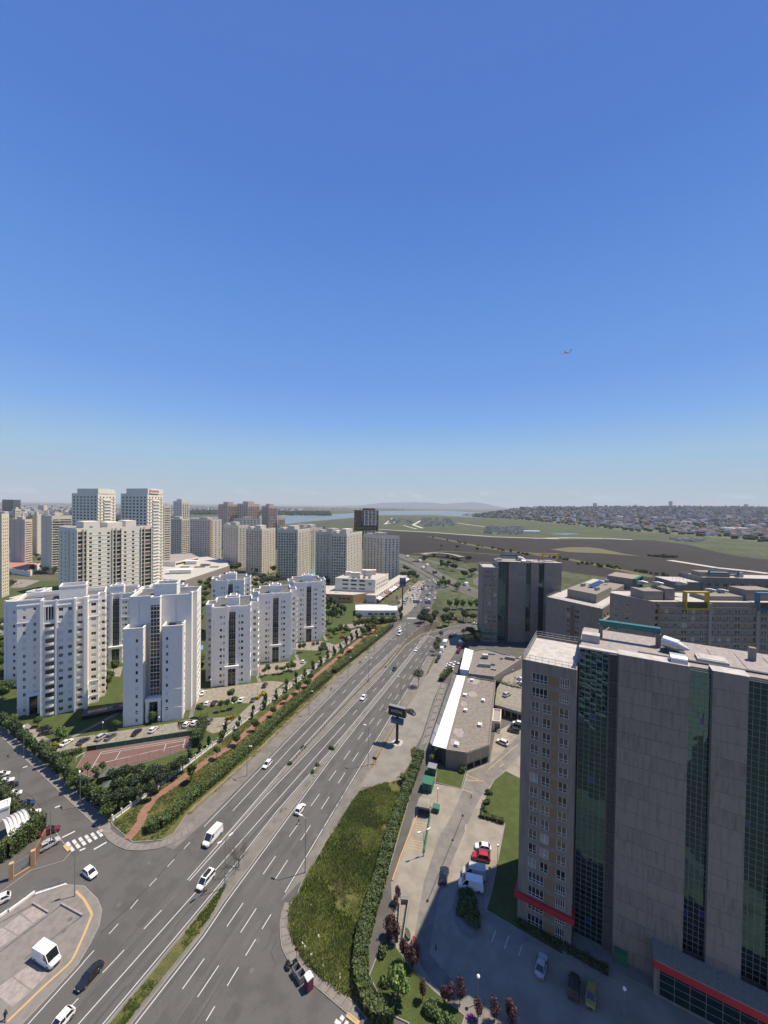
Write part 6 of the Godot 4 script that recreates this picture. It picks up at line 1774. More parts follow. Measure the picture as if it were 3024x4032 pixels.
	for e in [[V(263.1,-2641), V(285.8,-1607), 34, "house in the brown estate in the middle of the far meadow", 13.0], [V(41.22,-2419), V(143.5,-1972), 14, "house in the small grey estate on the far meadow's left", 12.0], [V(430.7,-1624), V(462.7,-1260), 40, "house in the low estate at the edge of the ploughed field", 11.0], [V(860.9,-1150), V(876.7,-1062), 14, "shed in the yard at the right edge of the ploughed field", 5.0]]:
		var a: Vector2 = e[0]
		var b: Vector2 = e[1]
		var m := [crate_mesh(17, e[4], 13, M.pink, M.roof_dark), crate_mesh(15, e[4] * 1.2, 13, M.beige, M.roof_brown), crate_mesh(19, e[4] * 0.9, 12, M.greige, M.roof_dark)]
		for i in int(e[2]):
			var o := top("estate_house", m[i % 3])
			var fx := rng.randf()
			var fy := rng.randf()
			o.position = Vector3(lerpf(a.x, b.x, fx) * lerpf(1.0, b.y / a.y, fy * 0.0), -0.1, lerpf(a.y, b.y, fy))
			o.position.x = lerpf(a.x / a.y, b.x / b.y, fx) * o.position.z
			o.rotation.y = rng.randf() * 0.6
			tag(o, e[3], "house", e[3].replace("house in", "houses of").replace("shed in", "sheds of"))
	var shed := top("long_shed", crate_mesh(60, 7, 22, M.white_wall, M.white_sheet))
	shed.position = v3(V(512.8,-1344))
	tag(shed, "long white shed right of the low estate by the field", "shed")
	# airliner
	var ap := thing("airliner", "small airliner banking in the clear sky over the right hill", "aircraft", Vector3(650, 650, -1400), 0.35)
	ap.rotation = Vector3(0.12, 0.5, -0.1)
	var fu := MB.new()
	for i in 6: fu.tube(Vector3(0, 0, [-19.0, -17.5, -14.0, 6.0, 13.0, 18.0][i]), Vector3(0, [0, 0, 0, 0, 0.5, 1.0][i], [-17.5, -14.0, 6.0, 13.0, 18.0, 19.5][i]), [0.3, 1.3, 1.9, 1.9, 1.6, 0.9][i], [1.3, 1.9, 1.9, 1.6, 0.9, 0.3][i], 12)
	part("fuselage", fu.mesh(M.white_trim), ap)
	for s in [-1.0, 1.0]:
		var w := MB.new()
		for f in [0.0, 0.3]:
			w.quad(Vector3(s * 1.6, -0.8 + f, -4.5), Vector3(s * 1.6, -0.8 + f, 3.0), Vector3(s * 17.5, 0.9 + f, 5.5), Vector3(s * 17.5, 0.9 + f, 3.8))
		part("wing", w.mesh(M.white_trim), ap)
		var tl := MB.new()
		tl.quad(Vector3(s * 0.6, 1.2, 14.5), Vector3(s * 0.6, 1.2, 18.0), Vector3(s * 6.5, 1.7, 19.3), Vector3(s * 6.5, 1.7, 17.8))
		part("tailplane", tl.mesh(M.white_trim), ap)
		var en := MB.new()
		en.tube(Vector3(s * 5.8, -1.9, -4.0), Vector3(s * 5.8, -1.9, 0.5), 1.1, 0.8, 12)
		part("engine", en.mesh(M.metal), ap)
	var fin := MB.new()
	fin.quad(Vector3(0, 1.4, 13.0), Vector3(0, 1.4, 18.0), Vector3(0, 7.6, 20.0), Vector3(0, 7.6, 17.6))
	fin.quad(Vector3(0.2, 1.4, 18.0), Vector3(0.2, 1.4, 13.0), Vector3(0.2, 7.6, 17.6), Vector3(0.2, 7.6, 20.0))
	part("fin", fin.mesh(M.cyan_panel), ap)
	# flyover of the interchange
	var fo := thing("flyover", "concrete flyover bridge with dark underside crossing the highway", "bridge")
	var fl := resample(PackedVector2Array([V(65.59,-648.4), V(79.69,-671.9), V(101.4,-674.2), V(119.2,-653.7), V(127.4,-622.4)]), 13)
	for i in 12:
		var m := MB.new()
		m.prism(strip(PackedVector2Array([fl[i], fl[i + 1]]), -5.5, 5.5), 5.0, 6.4)
		part("deck_segment", m.mesh(M.concrete), fo)
		if i % 3 == 1:
			var p := MB.new()
			p.box(v3(fl[i], 2.5), Vector3(5.0, 5.0, 1.6), 0.2)
			part("pier", p.mesh(M.concrete_b), fo)

# ---------- plants ----------
func crown(sd: int, r: Vector3, centre: float, leaves: int, leaf: float, cols: Array, lobes: int, spread := 0.6) -> ArrayMesh:
	var g := RandomNumberGenerator.new()
	g.seed = sd
	var m := MB.new()
	var cs := []
	for i in lobes:
		var d := Vector3(g.randfn(), g.randfn(), g.randfn()).normalized() * g.randf_range(0.35, 1.0) * spread
		cs.append([d, g.randf_range(0.38, 0.62) if lobes > 1 else 0.95])
	for i in leaves:
		var c: Array = cs[i % cs.size()]
		var d := Vector3(g.randfn(), g.randfn(), g.randfn()).normalized()
		var p: Vector3 = (c[0] + d * c[1] * g.randf_range(0.72, 1.04)) * r + Vector3(0, centre, 0)
		var nrm := (d + Vector3(g.randfn(), g.randfn(), g.randfn()) * 0.55).normalized()
		var x := nrm.cross(Vector3(g.randfn(), g.randfn(), g.randfn())).normalized()
		var y := nrm.cross(x)
		var s := leaf * g.randf_range(0.6, 1.35)
		var a: Color = cols[g.randi() % cols.size()]
		m.col = a * g.randf_range(0.65, 1.3)
		m.tri(p - x * s * 0.5, p + x * s * 0.5 - y * s * 0.2, p + y * s * 0.75 + nrm * s * 0.2)
		m.tri(p - x * s * 0.5, p + y * s * 0.75 + nrm * s * 0.2, p - x * s * 0.55 + y * s * 0.55)
	return m.mesh(M.leaf)

func trunk_mesh(h: float, r: float, limbs: int, reach: float, sd: int, mat: Material, twigs := 0) -> ArrayMesh:
	var g := RandomNumberGenerator.new()
	g.seed = sd
	var m := MB.new()
	var p := Vector3(0, -0.1, 0)
	for i in 3:
		var q := Vector3(g.randf_range(-0.12, 0.12), h * (i + 1) / 3.0, g.randf_range(-0.12, 0.12))
		m.tube(p, q, r * (1.0 - i * 0.22), r * (0.78 - i * 0.22), 7, false)
		p = q
	for i in limbs:
		var a := TAU * i / limbs + g.randf()
		var s := Vector3(0, h * g.randf_range(0.55, 0.95), 0)
		var e := s + Vector3(cos(a), g.randf_range(0.8, 1.6), sin(a)) * reach * g.randf_range(0.6, 1.0)
		m.tube(s, e, r * 0.45, r * 0.15, 5, false)
		for k in twigs:
			var f := s.lerp(e, g.randf_range(0.4, 1.0))
			m.tube(f, f + Vector3(g.randfn() * 0.5, g.randf_range(0.2, 1.2), g.randfn() * 0.5) * reach * 0.5, r * 0.14, r * 0.04, 3, false)
	return m.mesh(mat)

var proto := {}
func make_protos() -> void:
	var green := [Color(0.045, 0.085, 0.016), Color(0.06, 0.105, 0.022), Color(0.035, 0.065, 0.014), Color(0.085, 0.13, 0.03)]
	var dark := [Color(0.022, 0.04, 0.014), Color(0.03, 0.055, 0.018), Color(0.04, 0.065, 0.022), Color(0.018, 0.032, 0.012)]
	var fresh := [Color(0.10, 0.17, 0.03), Color(0.07, 0.13, 0.02), Color(0.13, 0.19, 0.045)]
	var purple := [Color(0.05, 0.018, 0.022), Color(0.07, 0.026, 0.03), Color(0.035, 0.014, 0.018), Color(0.06, 0.03, 0.022)]
	var olive := [Color(0.09, 0.10, 0.05), Color(0.07, 0.08, 0.04), Color(0.05, 0.06, 0.03)]
	var yellow := [Color(0.5, 0.36, 0.03), Color(0.4, 0.3, 0.03), Color(0.16, 0.16, 0.03)]
	var kinds := {
		"broadleaf": [Vector3(2.6, 2.3, 2.6), 4.6, 1500, 0.42, green, 9, 2.6, 0.16, 5, 1.8],
		"fresh": [Vector3(2.3, 2.6, 2.3), 4.4, 1300, 0.42, fresh, 8, 2.4, 0.15, 5, 1.6],
		"young": [Vector3(1.2, 1.25, 1.2), 3.1, 600, 0.3, green, 6, 2.2, 0.08, 4, 0.8],
		"pine": [Vector3(2.9, 2.2, 2.9), 5.6, 2000, 0.4, dark, 12, 3.8, 0.2, 6, 2.0],
		"column": [Vector3(1.15, 2.5, 1.15), 2.6, 1000, 0.34, dark + green, 5, 1.2, 0.12, 3, 0.6],
		"purple": [Vector3(1.15, 2.5, 1.15), 3.2, 900, 0.26, purple, 14, 1.5, 0.1, 7, 1.3],
		"sparse": [Vector3(2.4, 2.2, 2.4), 5.0, 420, 0.4, olive, 8, 3.0, 0.14, 7, 2.0],
		"bush": [Vector3(1.3, 0.95, 1.3), 0.7, 600, 0.32, green, 5, 0.4, 0.06, 3, 0.5],
		"yellow_bush": [Vector3(1.0, 0.75, 1.0), 0.6, 420, 0.28, yellow, 5, 0.4, 0.05, 3, 0.4]}
	var sd := 100
	for k in kinds:
		proto[k] = []
		for v in 3:
			sd += 7
			var q: Array = kinds[k]
			var n := Node3D.new()
			part("trunk", trunk_mesh(q[6], q[7], q[8], q[9], sd, M.bark, 3 if k == "sparse" else 0), n)
			part("crown", crown(sd, q[0] * Vector3(1.0 + 0.1 * v, 1.0, 1.1 - 0.1 * v), q[1], q[2], q[3], q[4], q[5]), n)
			proto[k].append(n)

func plant(kind: String, p: Vector2, size: float, label: String, group := "", y := 0.1) -> void:
	var cat := "bush" if kind.ends_with("bush") else "tree"
	var nm := {"broadleaf": "broadleaf_tree", "fresh": "broadleaf_tree", "young": "young_tree", "pine": "pine_tree", "column": "columnar_shrub", "purple": "purple_plum_tree", "sparse": "sparse_tree", "bush": "bush", "yellow_bush": "yellow_bush"}
	var o := copy(proto[kind][rng.randi() % 3], nm[kind], label, cat, v3(p, y), rng.randf() * TAU, group, size)
	o.scale = Vector3(size * rng.randf_range(0.9, 1.12), size * rng.randf_range(0.9, 1.12), size * rng.randf_range(0.9, 1.12))

func hedge(label: String, line: PackedVector2Array, w: float, h: float, cols: Array, leaf := 0.3, per_m := 70, y := 0.1, ragged := 0.25) -> void:
	var t := thing("hedge", label, "hedge")
	var core := MB.new()
	for i in line.size() - 1:
		core.prism(strip(PackedVector2Array([line[i], line[i + 1]]), -w * 0.36, w * 0.36), y - 0.1, y + h * 0.8)
	part("stems", core.mesh(plain(0.02, 0.026, 0.01, 1.0)), t)
	var m := MB.new()
	var total := 0.0
	for i in line.size() - 1: total += line[i].distance_to(line[i + 1])
	var pts := resample(line, int(total) + 2)
	var bump := FastNoiseLite.new()
	bump.seed = line.size()
	bump.frequency = 0.25
	for i in pts.size() - 1:
		var d := (pts[i + 1] - pts[i]).normalized()
		var s := Vector2(-d.y, d.x)
		for k in per_m:
			var f := rng.randf()
			var c := pts[i].lerp(pts[i + 1], f)
			var hh := h * (1.0 + ragged * bump.get_noise_2d(c.x * 2.0, c.y * 2.0) * 1.6)
			var ww := w * (1.0 + ragged * bump.get_noise_2d(c.y * 2.0 + 90.0, c.x * 2.0))
			var a := rng.randf()
			var p: Vector3
			var n: Vector3
			if a < 0.45:
				p = v3(c + s * ww * rng.randf_range(-0.5, 0.5), y + hh * rng.randf_range(0.9, 1.05))
				n = Vector3.UP
			else:
				var sg := -1.0 if a < 0.72 else 1.0
				p = v3(c + s * ww * 0.5 * sg * rng.randf_range(0.85, 1.08), y + hh * rng.randf_range(0.0, 1.0))
				n = v3(s * sg)
			n = (n + Vector3(rng.randfn(), rng.randfn(), rng.randfn()) * 0.5).normalized()
			var x := n.cross(Vector3(rng.randfn(), rng.randfn(), rng.randfn())).normalized()
			var yy := n.cross(x)
			var e := leaf * rng.randf_range(0.6, 1.4)
			m.col = cols[rng.randi() % cols.size()] * rng.randf_range(0.65, 1.3)
			m.tri(p - x * e * 0.5, p + x * e * 0.5, p + yy * e * 0.8 + n * e * 0.2)
			m.tri(p - x * e * 0.5, p + yy * e * 0.8 + n * e * 0.2, p - x * e * 0.5 + yy * e * 0.6)
	part("foliage", m.mesh(M.leaf), t)

func tuft_mesh(cols: Array, blades: int, h: float, sd: int) -> ArrayMesh:
	var g := RandomNumberGenerator.new()
	g.seed = sd
	var m := MB.new()
	for i in blades:
		var a := g.randf() * TAU
		var o := Vector3(g.randfn(), 0, g.randfn()) * h * 0.45
		var d := Vector3(cos(a), 0, sin(a))
		var s := d.cross(Vector3.UP) * h * 0.13
		m.col = cols[g.randi() % cols.size()] * g.randf_range(0.75, 1.6)
		m.tri(o - s, o + s, o + d * h * g.randf_range(0.2, 0.7) + Vector3.UP * h * g.randf_range(0.5, 1.1))
	return m.mesh(M.leaf)

func meadow_stuff(called: String, label: String, area: PackedVector2Array, count: int, meshes: Array, y: float, lo: float, hi: float, keep := PackedVector2Array()) -> void:
	var box := Rect2(area[0], Vector2.ZERO)
	for p in area: box = box.expand(p)
	var n := 0
	for me in meshes:
		var xf := []
		var patch := FastNoiseLite.new()
		patch.seed = 40 + n
		patch.frequency = 0.075
		var tries := 0
		while xf.size() < count / meshes.size() and tries < count * 12:
			tries += 1
			var p := Vector2(rng.randf_range(box.position.x, box.end.x), rng.randf_range(box.position.y, box.end.y))
			if not Geometry2D.is_point_in_polygon(p, area): continue
			if patch.get_noise_2d(p.x, p.y) + rng.randf_range(-0.16, 0.16) < 0.02 + 0.03 * n: continue
			if keep.size() and Geometry2D.is_point_in_polygon(p, keep): continue
			xf.append(Transform3D(Basis(Vector3.UP, rng.randf() * TAU).scaled_local(Vector3.ONE * rng.randf_range(lo, hi)), v3(p, y)))
		var mm := MultiMesh.new()
		mm.transform_format = MultiMesh.TRANSFORM_3D
		mm.mesh = me
		mm.instance_count = xf.size()
		for i in xf.size(): mm.set_instance_transform(i, xf[i])
		var o := MultiMeshInstance3D.new()
		o.name = numbered(called)
		o.multimesh = mm
		add_child(o)
		tag(o, label, "grass")
		o.set_meta("kind", "stuff")
		n += 1

func build_plants() -> void:
	rng.seed = 77
	make_protos()
	var hg := [Color(0.045, 0.075, 0.014), Color(0.06, 0.095, 0.018), Color(0.075, 0.11, 0.022)]
	var hd := [Color(0.035, 0.058, 0.013), Color(0.05, 0.08, 0.017), Color(0.06, 0.09, 0.02), Color(0.04, 0.065, 0.015)]
	hedge("long clipped hedge between the road shoulder and the red footpath", PackedVector2Array([V(-61.72,-100.7), V(-59.25,-102.3), V(-56.65,-106.6), rd(86,-88.4), rd(100,-87.4), rd(130,-88.3), rd(160,-88.2), rd(176,-87.4)]), 3.2, 2.3, hg, 0.3, 190, 0.11, 0.1)
	hedge("clipped hedge running on beside the road past the playground pad", road_line([180,-87.2, 205,-85.2, 236,-83.6, 264,-82.6]), 3.0, 2.3, hg, 0.32, 130, 0.11, 0.12)
	hedge("thick ragged hedge between the grass lot and the concrete yard", road_line([62,-18, 61,-21.5, 64,-25, 70,-27.2, 83,-28.0, 97,-29.2, 110,-29.6, 122,-29.6, 131,-29.8]), 2.6, 2.0, hd, 0.34, 240, 0.13, 0.18)
	hedge("overgrown hedge on the wall by the barred gate", PackedVector2Array([V(-92.59,-91.61), V(-90.93,-92.93), V(-90.26,-96.71), V(-89.55,-101.2)]), 3.0, 4.2, hg, 0.36, 150, 0.1, 0.35)
	hedge("dark hedge behind the fence along the parked cars of the side street", PackedVector2Array([V(-120.9,-118.9), V(-108.7,-111.1), V(-98.74,-105.1), V(-93.21,-102.7)]), 2.2, 2.2, hd, 0.34, 90, 0.1, 0.4)
	hedge("low hedge edging the lawn beside the parked red car", PackedVector2Array([V(27.99,-107.2), V(30.87,-106.4), V(34.13,-104.8)]), 1.3, 1.0, hg, 0.25, 60, 0.2)
	hedge("low dark hedge at the foot of the near concrete tower", PackedVector2Array([V(29.16,-79.59), V(33.56,-76.71), V(37.78,-74.29), V(43.14,-70.81)]), 1.4, 0.9, hd, 0.25, 60, 0.2)
	hedge("hedge between the parking deck lots", PackedVector2Array([V(54.53,-182.8), V(58.95,-178.8), V(64.04,-176.0)]), 1.5, 5.2, hd, 0.3, 70, 0.1)
	hedge("dark hedge by the white canopy of the second showroom", PackedVector2Array([V(29.49,-190.4), V(34.49,-200.4), V(36.63,-203.5)]), 2.5, 2.4, hd, 0.34, 90, 0.1)
	hedge("clipped hedge by the tennis court and inner drive", PackedVector2Array([V(-108.3,-129.4), V(-105.9,-131.1), V(-104.1,-133.1)]), 2.0, 1.6, hg, 0.3, 80, 0.1)
	hedge("tall dark hedge at the court's far corner", PackedVector2Array([V(-65.82,-136.0), V(-68.27,-144.8), V(-69.38,-149.7)]), 3.0, 4.5, hd, 0.36, 130, 0.1)
	hedge("dark hedges along the inner drive by the low pale hall", PackedVector2Array([V(-18.10,-283.8), V(-6.42,-287.3), V(1.83,-284.7), V(10.20,-291.2)]), 3.0, 3.0, hd, 0.4, 60, 0.1)
	# island and shrubs of the yard
	for i in 12:
		plant("bush", Vector2(V(19.39,-82.07)) + Vector2.from_angle(i * 2.4) * Vector2(2.2, 3.6) * sqrt(i / 12.0), 0.9, "green shrub on the kerbed island beside the white vans", "island shrubs", 0.2)
	# columnar row along the side street
	for i in 34:
		var p: Vector2 = V(-74.19,-104.4).lerp(V(-146.0,-147.8), i / 33.0) + Vector2(rng.randf_range(-0.6, 0.2), rng.randf_range(-0.6, 0.2))
		plant("column", p, rng.randf_range(1.0, 1.3), "tall dark evergreen in the row along the side street pavement", "evergreens along the side street")
	# fence row of the white complex
	for i in 46:
		var u := 78.0 + i * 4.0
		if u > 255: break
		plant("column", rd(u, lerpf(-103.4, -98.3, (u - 75) / 190.0) + (2.6 if i % 2 and u > 110 else 0.0)), rng.randf_range(0.6, 0.95), "slim evergreen behind the white picket fence", "evergreens behind the picket fence")
	# dark grove by the tennis court
	for q in [V(-81.79,-116.5), V(-77.60,-112.6), V(-78.46,-116.6), V(-74.25,-114.1), V(-76.01,-119.8), V(-69.62,-110.9), V(-70.80,-115.7), V(-71.45,-119.9), V(-68.09,-116.8), V(-66.47,-115.3), V(-66.58,-119.4), V(-65.56,-121.1), V(-72.29,-109.0), V(-73.85,-107.2), V(-67.08,-111.4), V(-64.41,-121.1), V(-64.03,-123.4), V(-72.59,-112.7), V(-67.41,-118.9)]: plant("pine", q, rng.randf_range(0.6, 0.8), "dark round tree of the grove beside the tennis court", "grove by the tennis court")
	for q in [V(-92.58,-120.6), V(-88.80,-121.8), V(-89.29,-119.5)]: plant("young", q, 1.1, "small tree at the near fence of the tennis court", "small court trees")
	for q in [V(-75.80,-106.3), V(-80.21,-109.8), V(-87.62,-113.4), V(-84.03,-111.6), V(-94.08,-117.9), V(-102.0,-123.8), V(-107.2,-126.6), V(-110.8,-128.4), V(-114.6,-130.9), V(-74.52,-103.8), V(-92.75,-114.8)]: plant("broadleaf", q, rng.randf_range(0.55, 0.75), "leafy shrub tree between the evergreens and the tennis court", "leafy trees at the corner")
	for q in [V(-117.5,-139.9), V(-115.0,-138.4), V(-142.3,-147.9), V(-140.0,-143.1), V(-134.5,-141.7), V(-90.25,-150.9)]: plant("fresh", q, 0.75, "bright green tree at the end of the car park by the large left tower", "bright trees by the left car park")
	for q in [V(-132.3,-147.3), V(-146.8,-148.6), V(-101.4,-146.4)]: plant("broadleaf", q, 0.6, "round dark bush on the lawn beside the white towers", "lawn bushes")
	for q in [V(-116.3,-136.6), V(-114.7,-136.0), V(-114.5,-137.0)]: plant("yellow_bush", q, 1.0, "yellow flowering bush by the white car in the left car park", "yellow bushes left")
	for q in [V(-61.80,-154.2), V(-61.18,-155.1), V(-60.54,-156.1)]: plant("yellow_bush", q, 1.1, "yellow flowering bush at the lawn corner below the lamp", "yellow bushes lawn")
	for q in [V(-55.25,-171.2), V(-54.69,-172.9), V(-54.12,-174.6), V(-53.92,-175.7)]: plant("yellow_bush", q, 1.1, "yellow flowering bush beside the grey car near the inner drive", "yellow bushes drive")
	for q in [V(-67.06,-159.6), V(-64.66,-160.7), V(-62.61,-162.7), V(-67.13,-168.7), V(-65.53,-168.8), V(-73.64,-155.7)]: plant("young", q, 1.25, "small tree on the lawn between the two rows of parked cars", "lawn trees in the car park")
	for q in [V(-59.28,-193.4), V(-57.89,-195.5), V(-53.62,-196.4), V(-51.56,-196.4), V(-50.32,-197.2), V(-45.55,-200.3)]: plant("young", q, 1.1, "small round tree in the row before the middle white tower", "row before the middle tower")
	for q in [V(-48.72,-200.2), V(-47.49,-201.7)]: plant("fresh", q, 0.7, "fuller tree at the end of the row before the middle tower", "fuller row trees")
	for q in [V(-48.58,-224.9), V(-46.04,-226.5)]: plant("young", q, 1.3, "round tree in the car park before the farthest white tower", "trees by the farthest tower")
	for q in [V(-35.28,-230.7), V(-36.01,-224.0), V(-29.11,-267.6), V(-25.19,-262.6), V(-30.72,-259.8), V(-19.09,-270.7), V(-16.68,-273.6), V(-35.32,-257.2), V(-32.24,-252.5)]: plant("broadleaf", q, 0.75, "leafy tree by the roundabout of the inner drive", "trees at the drive's end")
	for q in [V(-37.98,-176.2), V(-34.75,-187.4), V(-22.68,-219.9), V(-51.59,-137.7), V(-44.16,-156.5), V(-41.78,-167.8), V(-48.01,-146.9), V(-35.24,-182.3)]: plant("broadleaf", q, rng.randf_range(0.55, 0.8), "green tree on the grass beside the red footpath", "trees along the red path")
	for q in [V(-59.12,-118.8), V(-55.94,-130.0)]: plant("young", q, 1.2, "young tree beside the red footpath near the corner", "young path trees")
	for q in [V(-59.09,-119.0)]: plant("young", q, 1.4, "young tree shading the red footpath by the picket fence")
	# between the white towers
	for q in [V(-148.0,-207.7), V(-173.5,-175.1), V(-96.51,-201.5), V(-118.2,-249.9), V(-210.6,-214.0), V(-133.0,-281.0), V(-183.0,-184.7)]: plant("broadleaf", q, 0.8, "dark bush on the lawn between the white towers", "bushes between towers")
	for q in [V(-191.8,-402.5), V(-173.9,-375.1), V(-154.8,-329.5), V(-187.4,-415.5), V(-150.4,-438.6), V(-138.2,-418.8), V(-140.8,-439.3), V(-137.5,-394.0), V(-132.4,-425.8), V(-144.2,-405.6), V(-168.1,-355.3), V(-152.6,-453.4)]: plant("broadleaf", q, 1.1, "green tree on the slope before the shopping centre", "trees before the shopping centre")
	for q in [V(-199.4,-506.1), V(-191.4,-502.0), V(-188.5,-507.0), V(-152.8,-491.1), V(-145.4,-487.2), V(-138.1,-483.4), V(-120.2,-440.8), V(-101.1,-540.1), V(-92.15,-510.0), V(-79.69,-475.0), V(-68.84,-444.4), V(-66.85,-459.7), V(-101.4,-551.1), V(-321.6,-652.4), V(-310.3,-637.6), V(-318.0,-636.8), V(-160.7,-477.3), V(-154.9,-473.5), V(-64.24,-423.7), V(-58.38,-411.2), V(-136.7,-439.6), V(-127.7,-419.5), V(-122.5,-419.8), V(-118.6,-420.1)]: plant("broadleaf", q, rng.randf_range(1.0, 1.5), "leafy tree at the foot of the grey ribbed towers", "trees under the ribbed towers")
	for q in [V(-51.12,-335.0), V(-47.86,-331.0), V(-45.28,-335.3), V(-41.06,-327.4), V(-36.59,-316.1), V(-33.18,-312.6), V(-44.07,-312.1), V(-39.19,-305.3), V(-35.87,-302.0), V(-49.17,-319.2), V(-32.62,-298.8), V(-30.47,-305.7)]: plant("column", q, 1.5, "tall dark cypress beside the flat roofed annex", "cypresses by the annex")
	for q in [V(-25.70,-272.0), V(-29.28,-269.2), V(-32.37,-266.4), V(-23.90,-266.7), V(-41.22,-274.1)]: plant("bush", q, 1.6, "clipped bush on the lawn by the inner drive's end", "bushes at the drive's end")
	for q in [V(-430.3,-436.0), V(-418.4,-429.5), V(-417.7,-452.4), V(-420.7,-460.4), V(-405.6,-461.5), V(-443.8,-514.4), V(-422.6,-477.5), V(-539.7,-563.2), V(-573.2,-586.5), V(-552.7,-588.5), V(-548.4,-596.0), V(-532.1,-590.6), V(-527.5,-598.1), V(-517.0,-599.2), V(-504.4,-593.4), V(-616.3,-626.5), V(-718.8,-797.8), V(-647.7,-713.8), V(-419.5,-422.3), V(-394.5,-462.4), V(-464.4,-534.3), V(-486.5,-543.8), V(-369.8,-375.8), V(-357.6,-365.9), V(-373.3,-387.0)]: plant("broadleaf", q, rng.randf_range(1.2, 1.7), "green tree near the red roofed low building at the far left", "trees at the far left")
	for q in [V(-723.7,-884.5), V(-672.6,-831.7), V(-645.8,-808.1), V(-355.8,-638.6), V(-360.4,-654.3), V(-354.5,-655.0), V(-348.1,-709.8), V(-320.9,-658.6), V(-309.4,-643.5), V(-336.9,-674.0)]: plant("broadleaf", q, 1.6, "tree between the middle towers", "trees between the middle towers")
	for q in [V(-262.7,-264.0), V(-249.2,-251.8), V(-231.0,-232.3), V(-218.5,-221.0), V(-206.1,-207.4), V(-196.5,-198.3), V(-168.6,-173.0), V(-166.0,-167.5), V(-132.1,-186.2), V(-136.0,-194.3), V(-139.7,-293.1), V(-147.4,-313.5), V(-97.85,-207.7), V(-92.35,-192.9), V(-127.9,-178.8)]: plant("broadleaf", q, rng.randf_range(0.8, 1.2), "shade tree on the lawns around the near white towers", "shade trees around the white towers")
	for q in [V(-52.98,-343.4), V(-49.46,-357.3), V(-42.10,-353.0), V(-46.30,-294.9), V(-40.72,-288.8), V(-37.15,-282.9), V(-151.0,-424.6), V(-137.1,-400.0), V(-130.2,-394.5), V(-127.7,-406.7), V(-179.0,-391.4), V(-159.5,-346.5), V(-168.1,-375.4), V(-80.17,-429.4), V(-73.58,-423.1), V(-86.99,-443.1)]: plant("pine", q, rng.randf_range(0.9, 1.3), "dark tree in the gaps behind the row of white towers", "dark trees behind the white row")
	# the small park and interchange
	for q in [V(56.93,-328.5), V(62.90,-326.8), V(68.57,-329.1), V(74.50,-327.4), V(80.10,-327.7), V(85.61,-328.0)]: plant("fresh", q, 1.35, "fresh green tree in the row across the small park", "row in the park")
	for q in [V(59.97,-412.6), V(64.24,-419.2), V(67.28,-413.1), V(71.67,-419.7), V(76.42,-398.7), V(68.70,-439.6), V(80.08,-407.8)]: plant("fresh", q, 1.25, "bright tree on the verge between road and highway", "verge trees")
	for q in [V(28.29,-285.9), V(30.42,-280.1), V(34.36,-283.2), V(38.38,-286.3), V(40.97,-299.0), V(33.30,-298.6), V(34.24,-274.6), V(31.35,-289.0), V(50.71,-306.1), V(48.44,-280.9), V(44.38,-277.8), V(51.81,-290.0), V(61.79,-293.5), V(63.02,-290.5), V(68.64,-290.7)]: plant("pine", q, rng.randf_range(0.9, 1.15), "dark tree in the clump where the road dips to the right", "dark clump by the dip")
	for q in [V(82.23,-544.9), V(86.62,-545.2), V(88.40,-534.8), V(94.35,-525.2), V(96.83,-520.4), V(63.27,-596.2), V(114.6,-489.6), V(110.2,-480.8), V(119.1,-498.7), V(98.42,-471.7), V(98.27,-463.8), V(132.5,-609.2), V(136.5,-609.6), V(149.7,-781.9), V(180.4,-743.9), V(120.2,-800.7), V(228.8,-739.6), V(109.6,-600.5), V(116.7,-607.7), V(31.47,-459.0), V(35.30,-451.7), V(39.02,-444.6), V(26.63,-451.1), V(22.31,-450.8), V(35.56,-475.3), V(28.33,-510.1), V(31.04,-501.0), V(94.65,-556.9), V(85.59,-567.6)]: plant("pine", q, rng.randf_range(1.0, 1.4), "dark tree or bush scattered along the highway interchange", "interchange trees")
	for q in [V(-14.01,-275.3), V(-10.62,-278.3), V(-6.26,-281.4), V(-0.44,-284.6), V(8.05,-279.1), V(-17.59,-289.9), V(-7.60,-267.4), V(-9.01,-259.7), V(-12.88,-254.6), V(-5.17,-272.9)]: plant("broadleaf", q, 1.0, "tree behind the hedge end near the road crossing", "trees near the crossing")
	for q in [V(14.07,-294.5), V(13.66,-307.8), V(15.46,-315.0)]: plant("column", q, 1.2, "evergreen at the corner of the pale hall", "hall evergreens")
	for i in 70:
		var l: Array = [[V(137.2,-1105), V(255.3,-748.4)], [V(255.3,-748.4), V(333.3,-580.7)], [V(333.3,-580.7), V(389.9,-479.1)], [V(498.4,-721.4), V(533.9,-705.1)]][i % 4]
		plant("bush", l[0].lerp(l[1], rng.randf()) + Vector2(rng.randfn(), rng.randfn()) * 5.0, rng.randf_range(1.6, 3.4), "scrub bush along the ditch in the ploughed field", "scrub along the ditch", -0.1)
	# right side
	plant("sparse", V(17.87,-185.2), 1.25, "sparse grey green tree by the road at the gravel yard")
	for q in [V(35.08,-241.4), V(38.34,-250.4), V(32.16,-231.0), V(54.48,-256.9), V(35.25,-237.2), V(32.12,-225.3)]: plant("sparse", q, 0.85, "thin half bare tree beside the parked vans", "thin trees by the vans")
	for q in [V(54.05,-239.9), V(51.67,-237.8), V(59.45,-253.5), V(59.99,-248.9), V(62.96,-251.3), V(59.20,-242.3), V(58.34,-255.8)]: plant("pine", q, 0.95, "dark tree between the second showroom and the distant slab tower", "dark trees by the second showroom")
	for q in [V(20.43,-130.5), V(22.01,-129.9), V(19.43,-132.4), V(23.06,-131.2)]: plant("bush", q, 1.1, "bush in the shade of the showroom wall", "bushes under the showroom")
	for q in [V(27.09,-125.1)]: plant("bush", q, 1.1, "round bush at the lawn corner by the showroom")
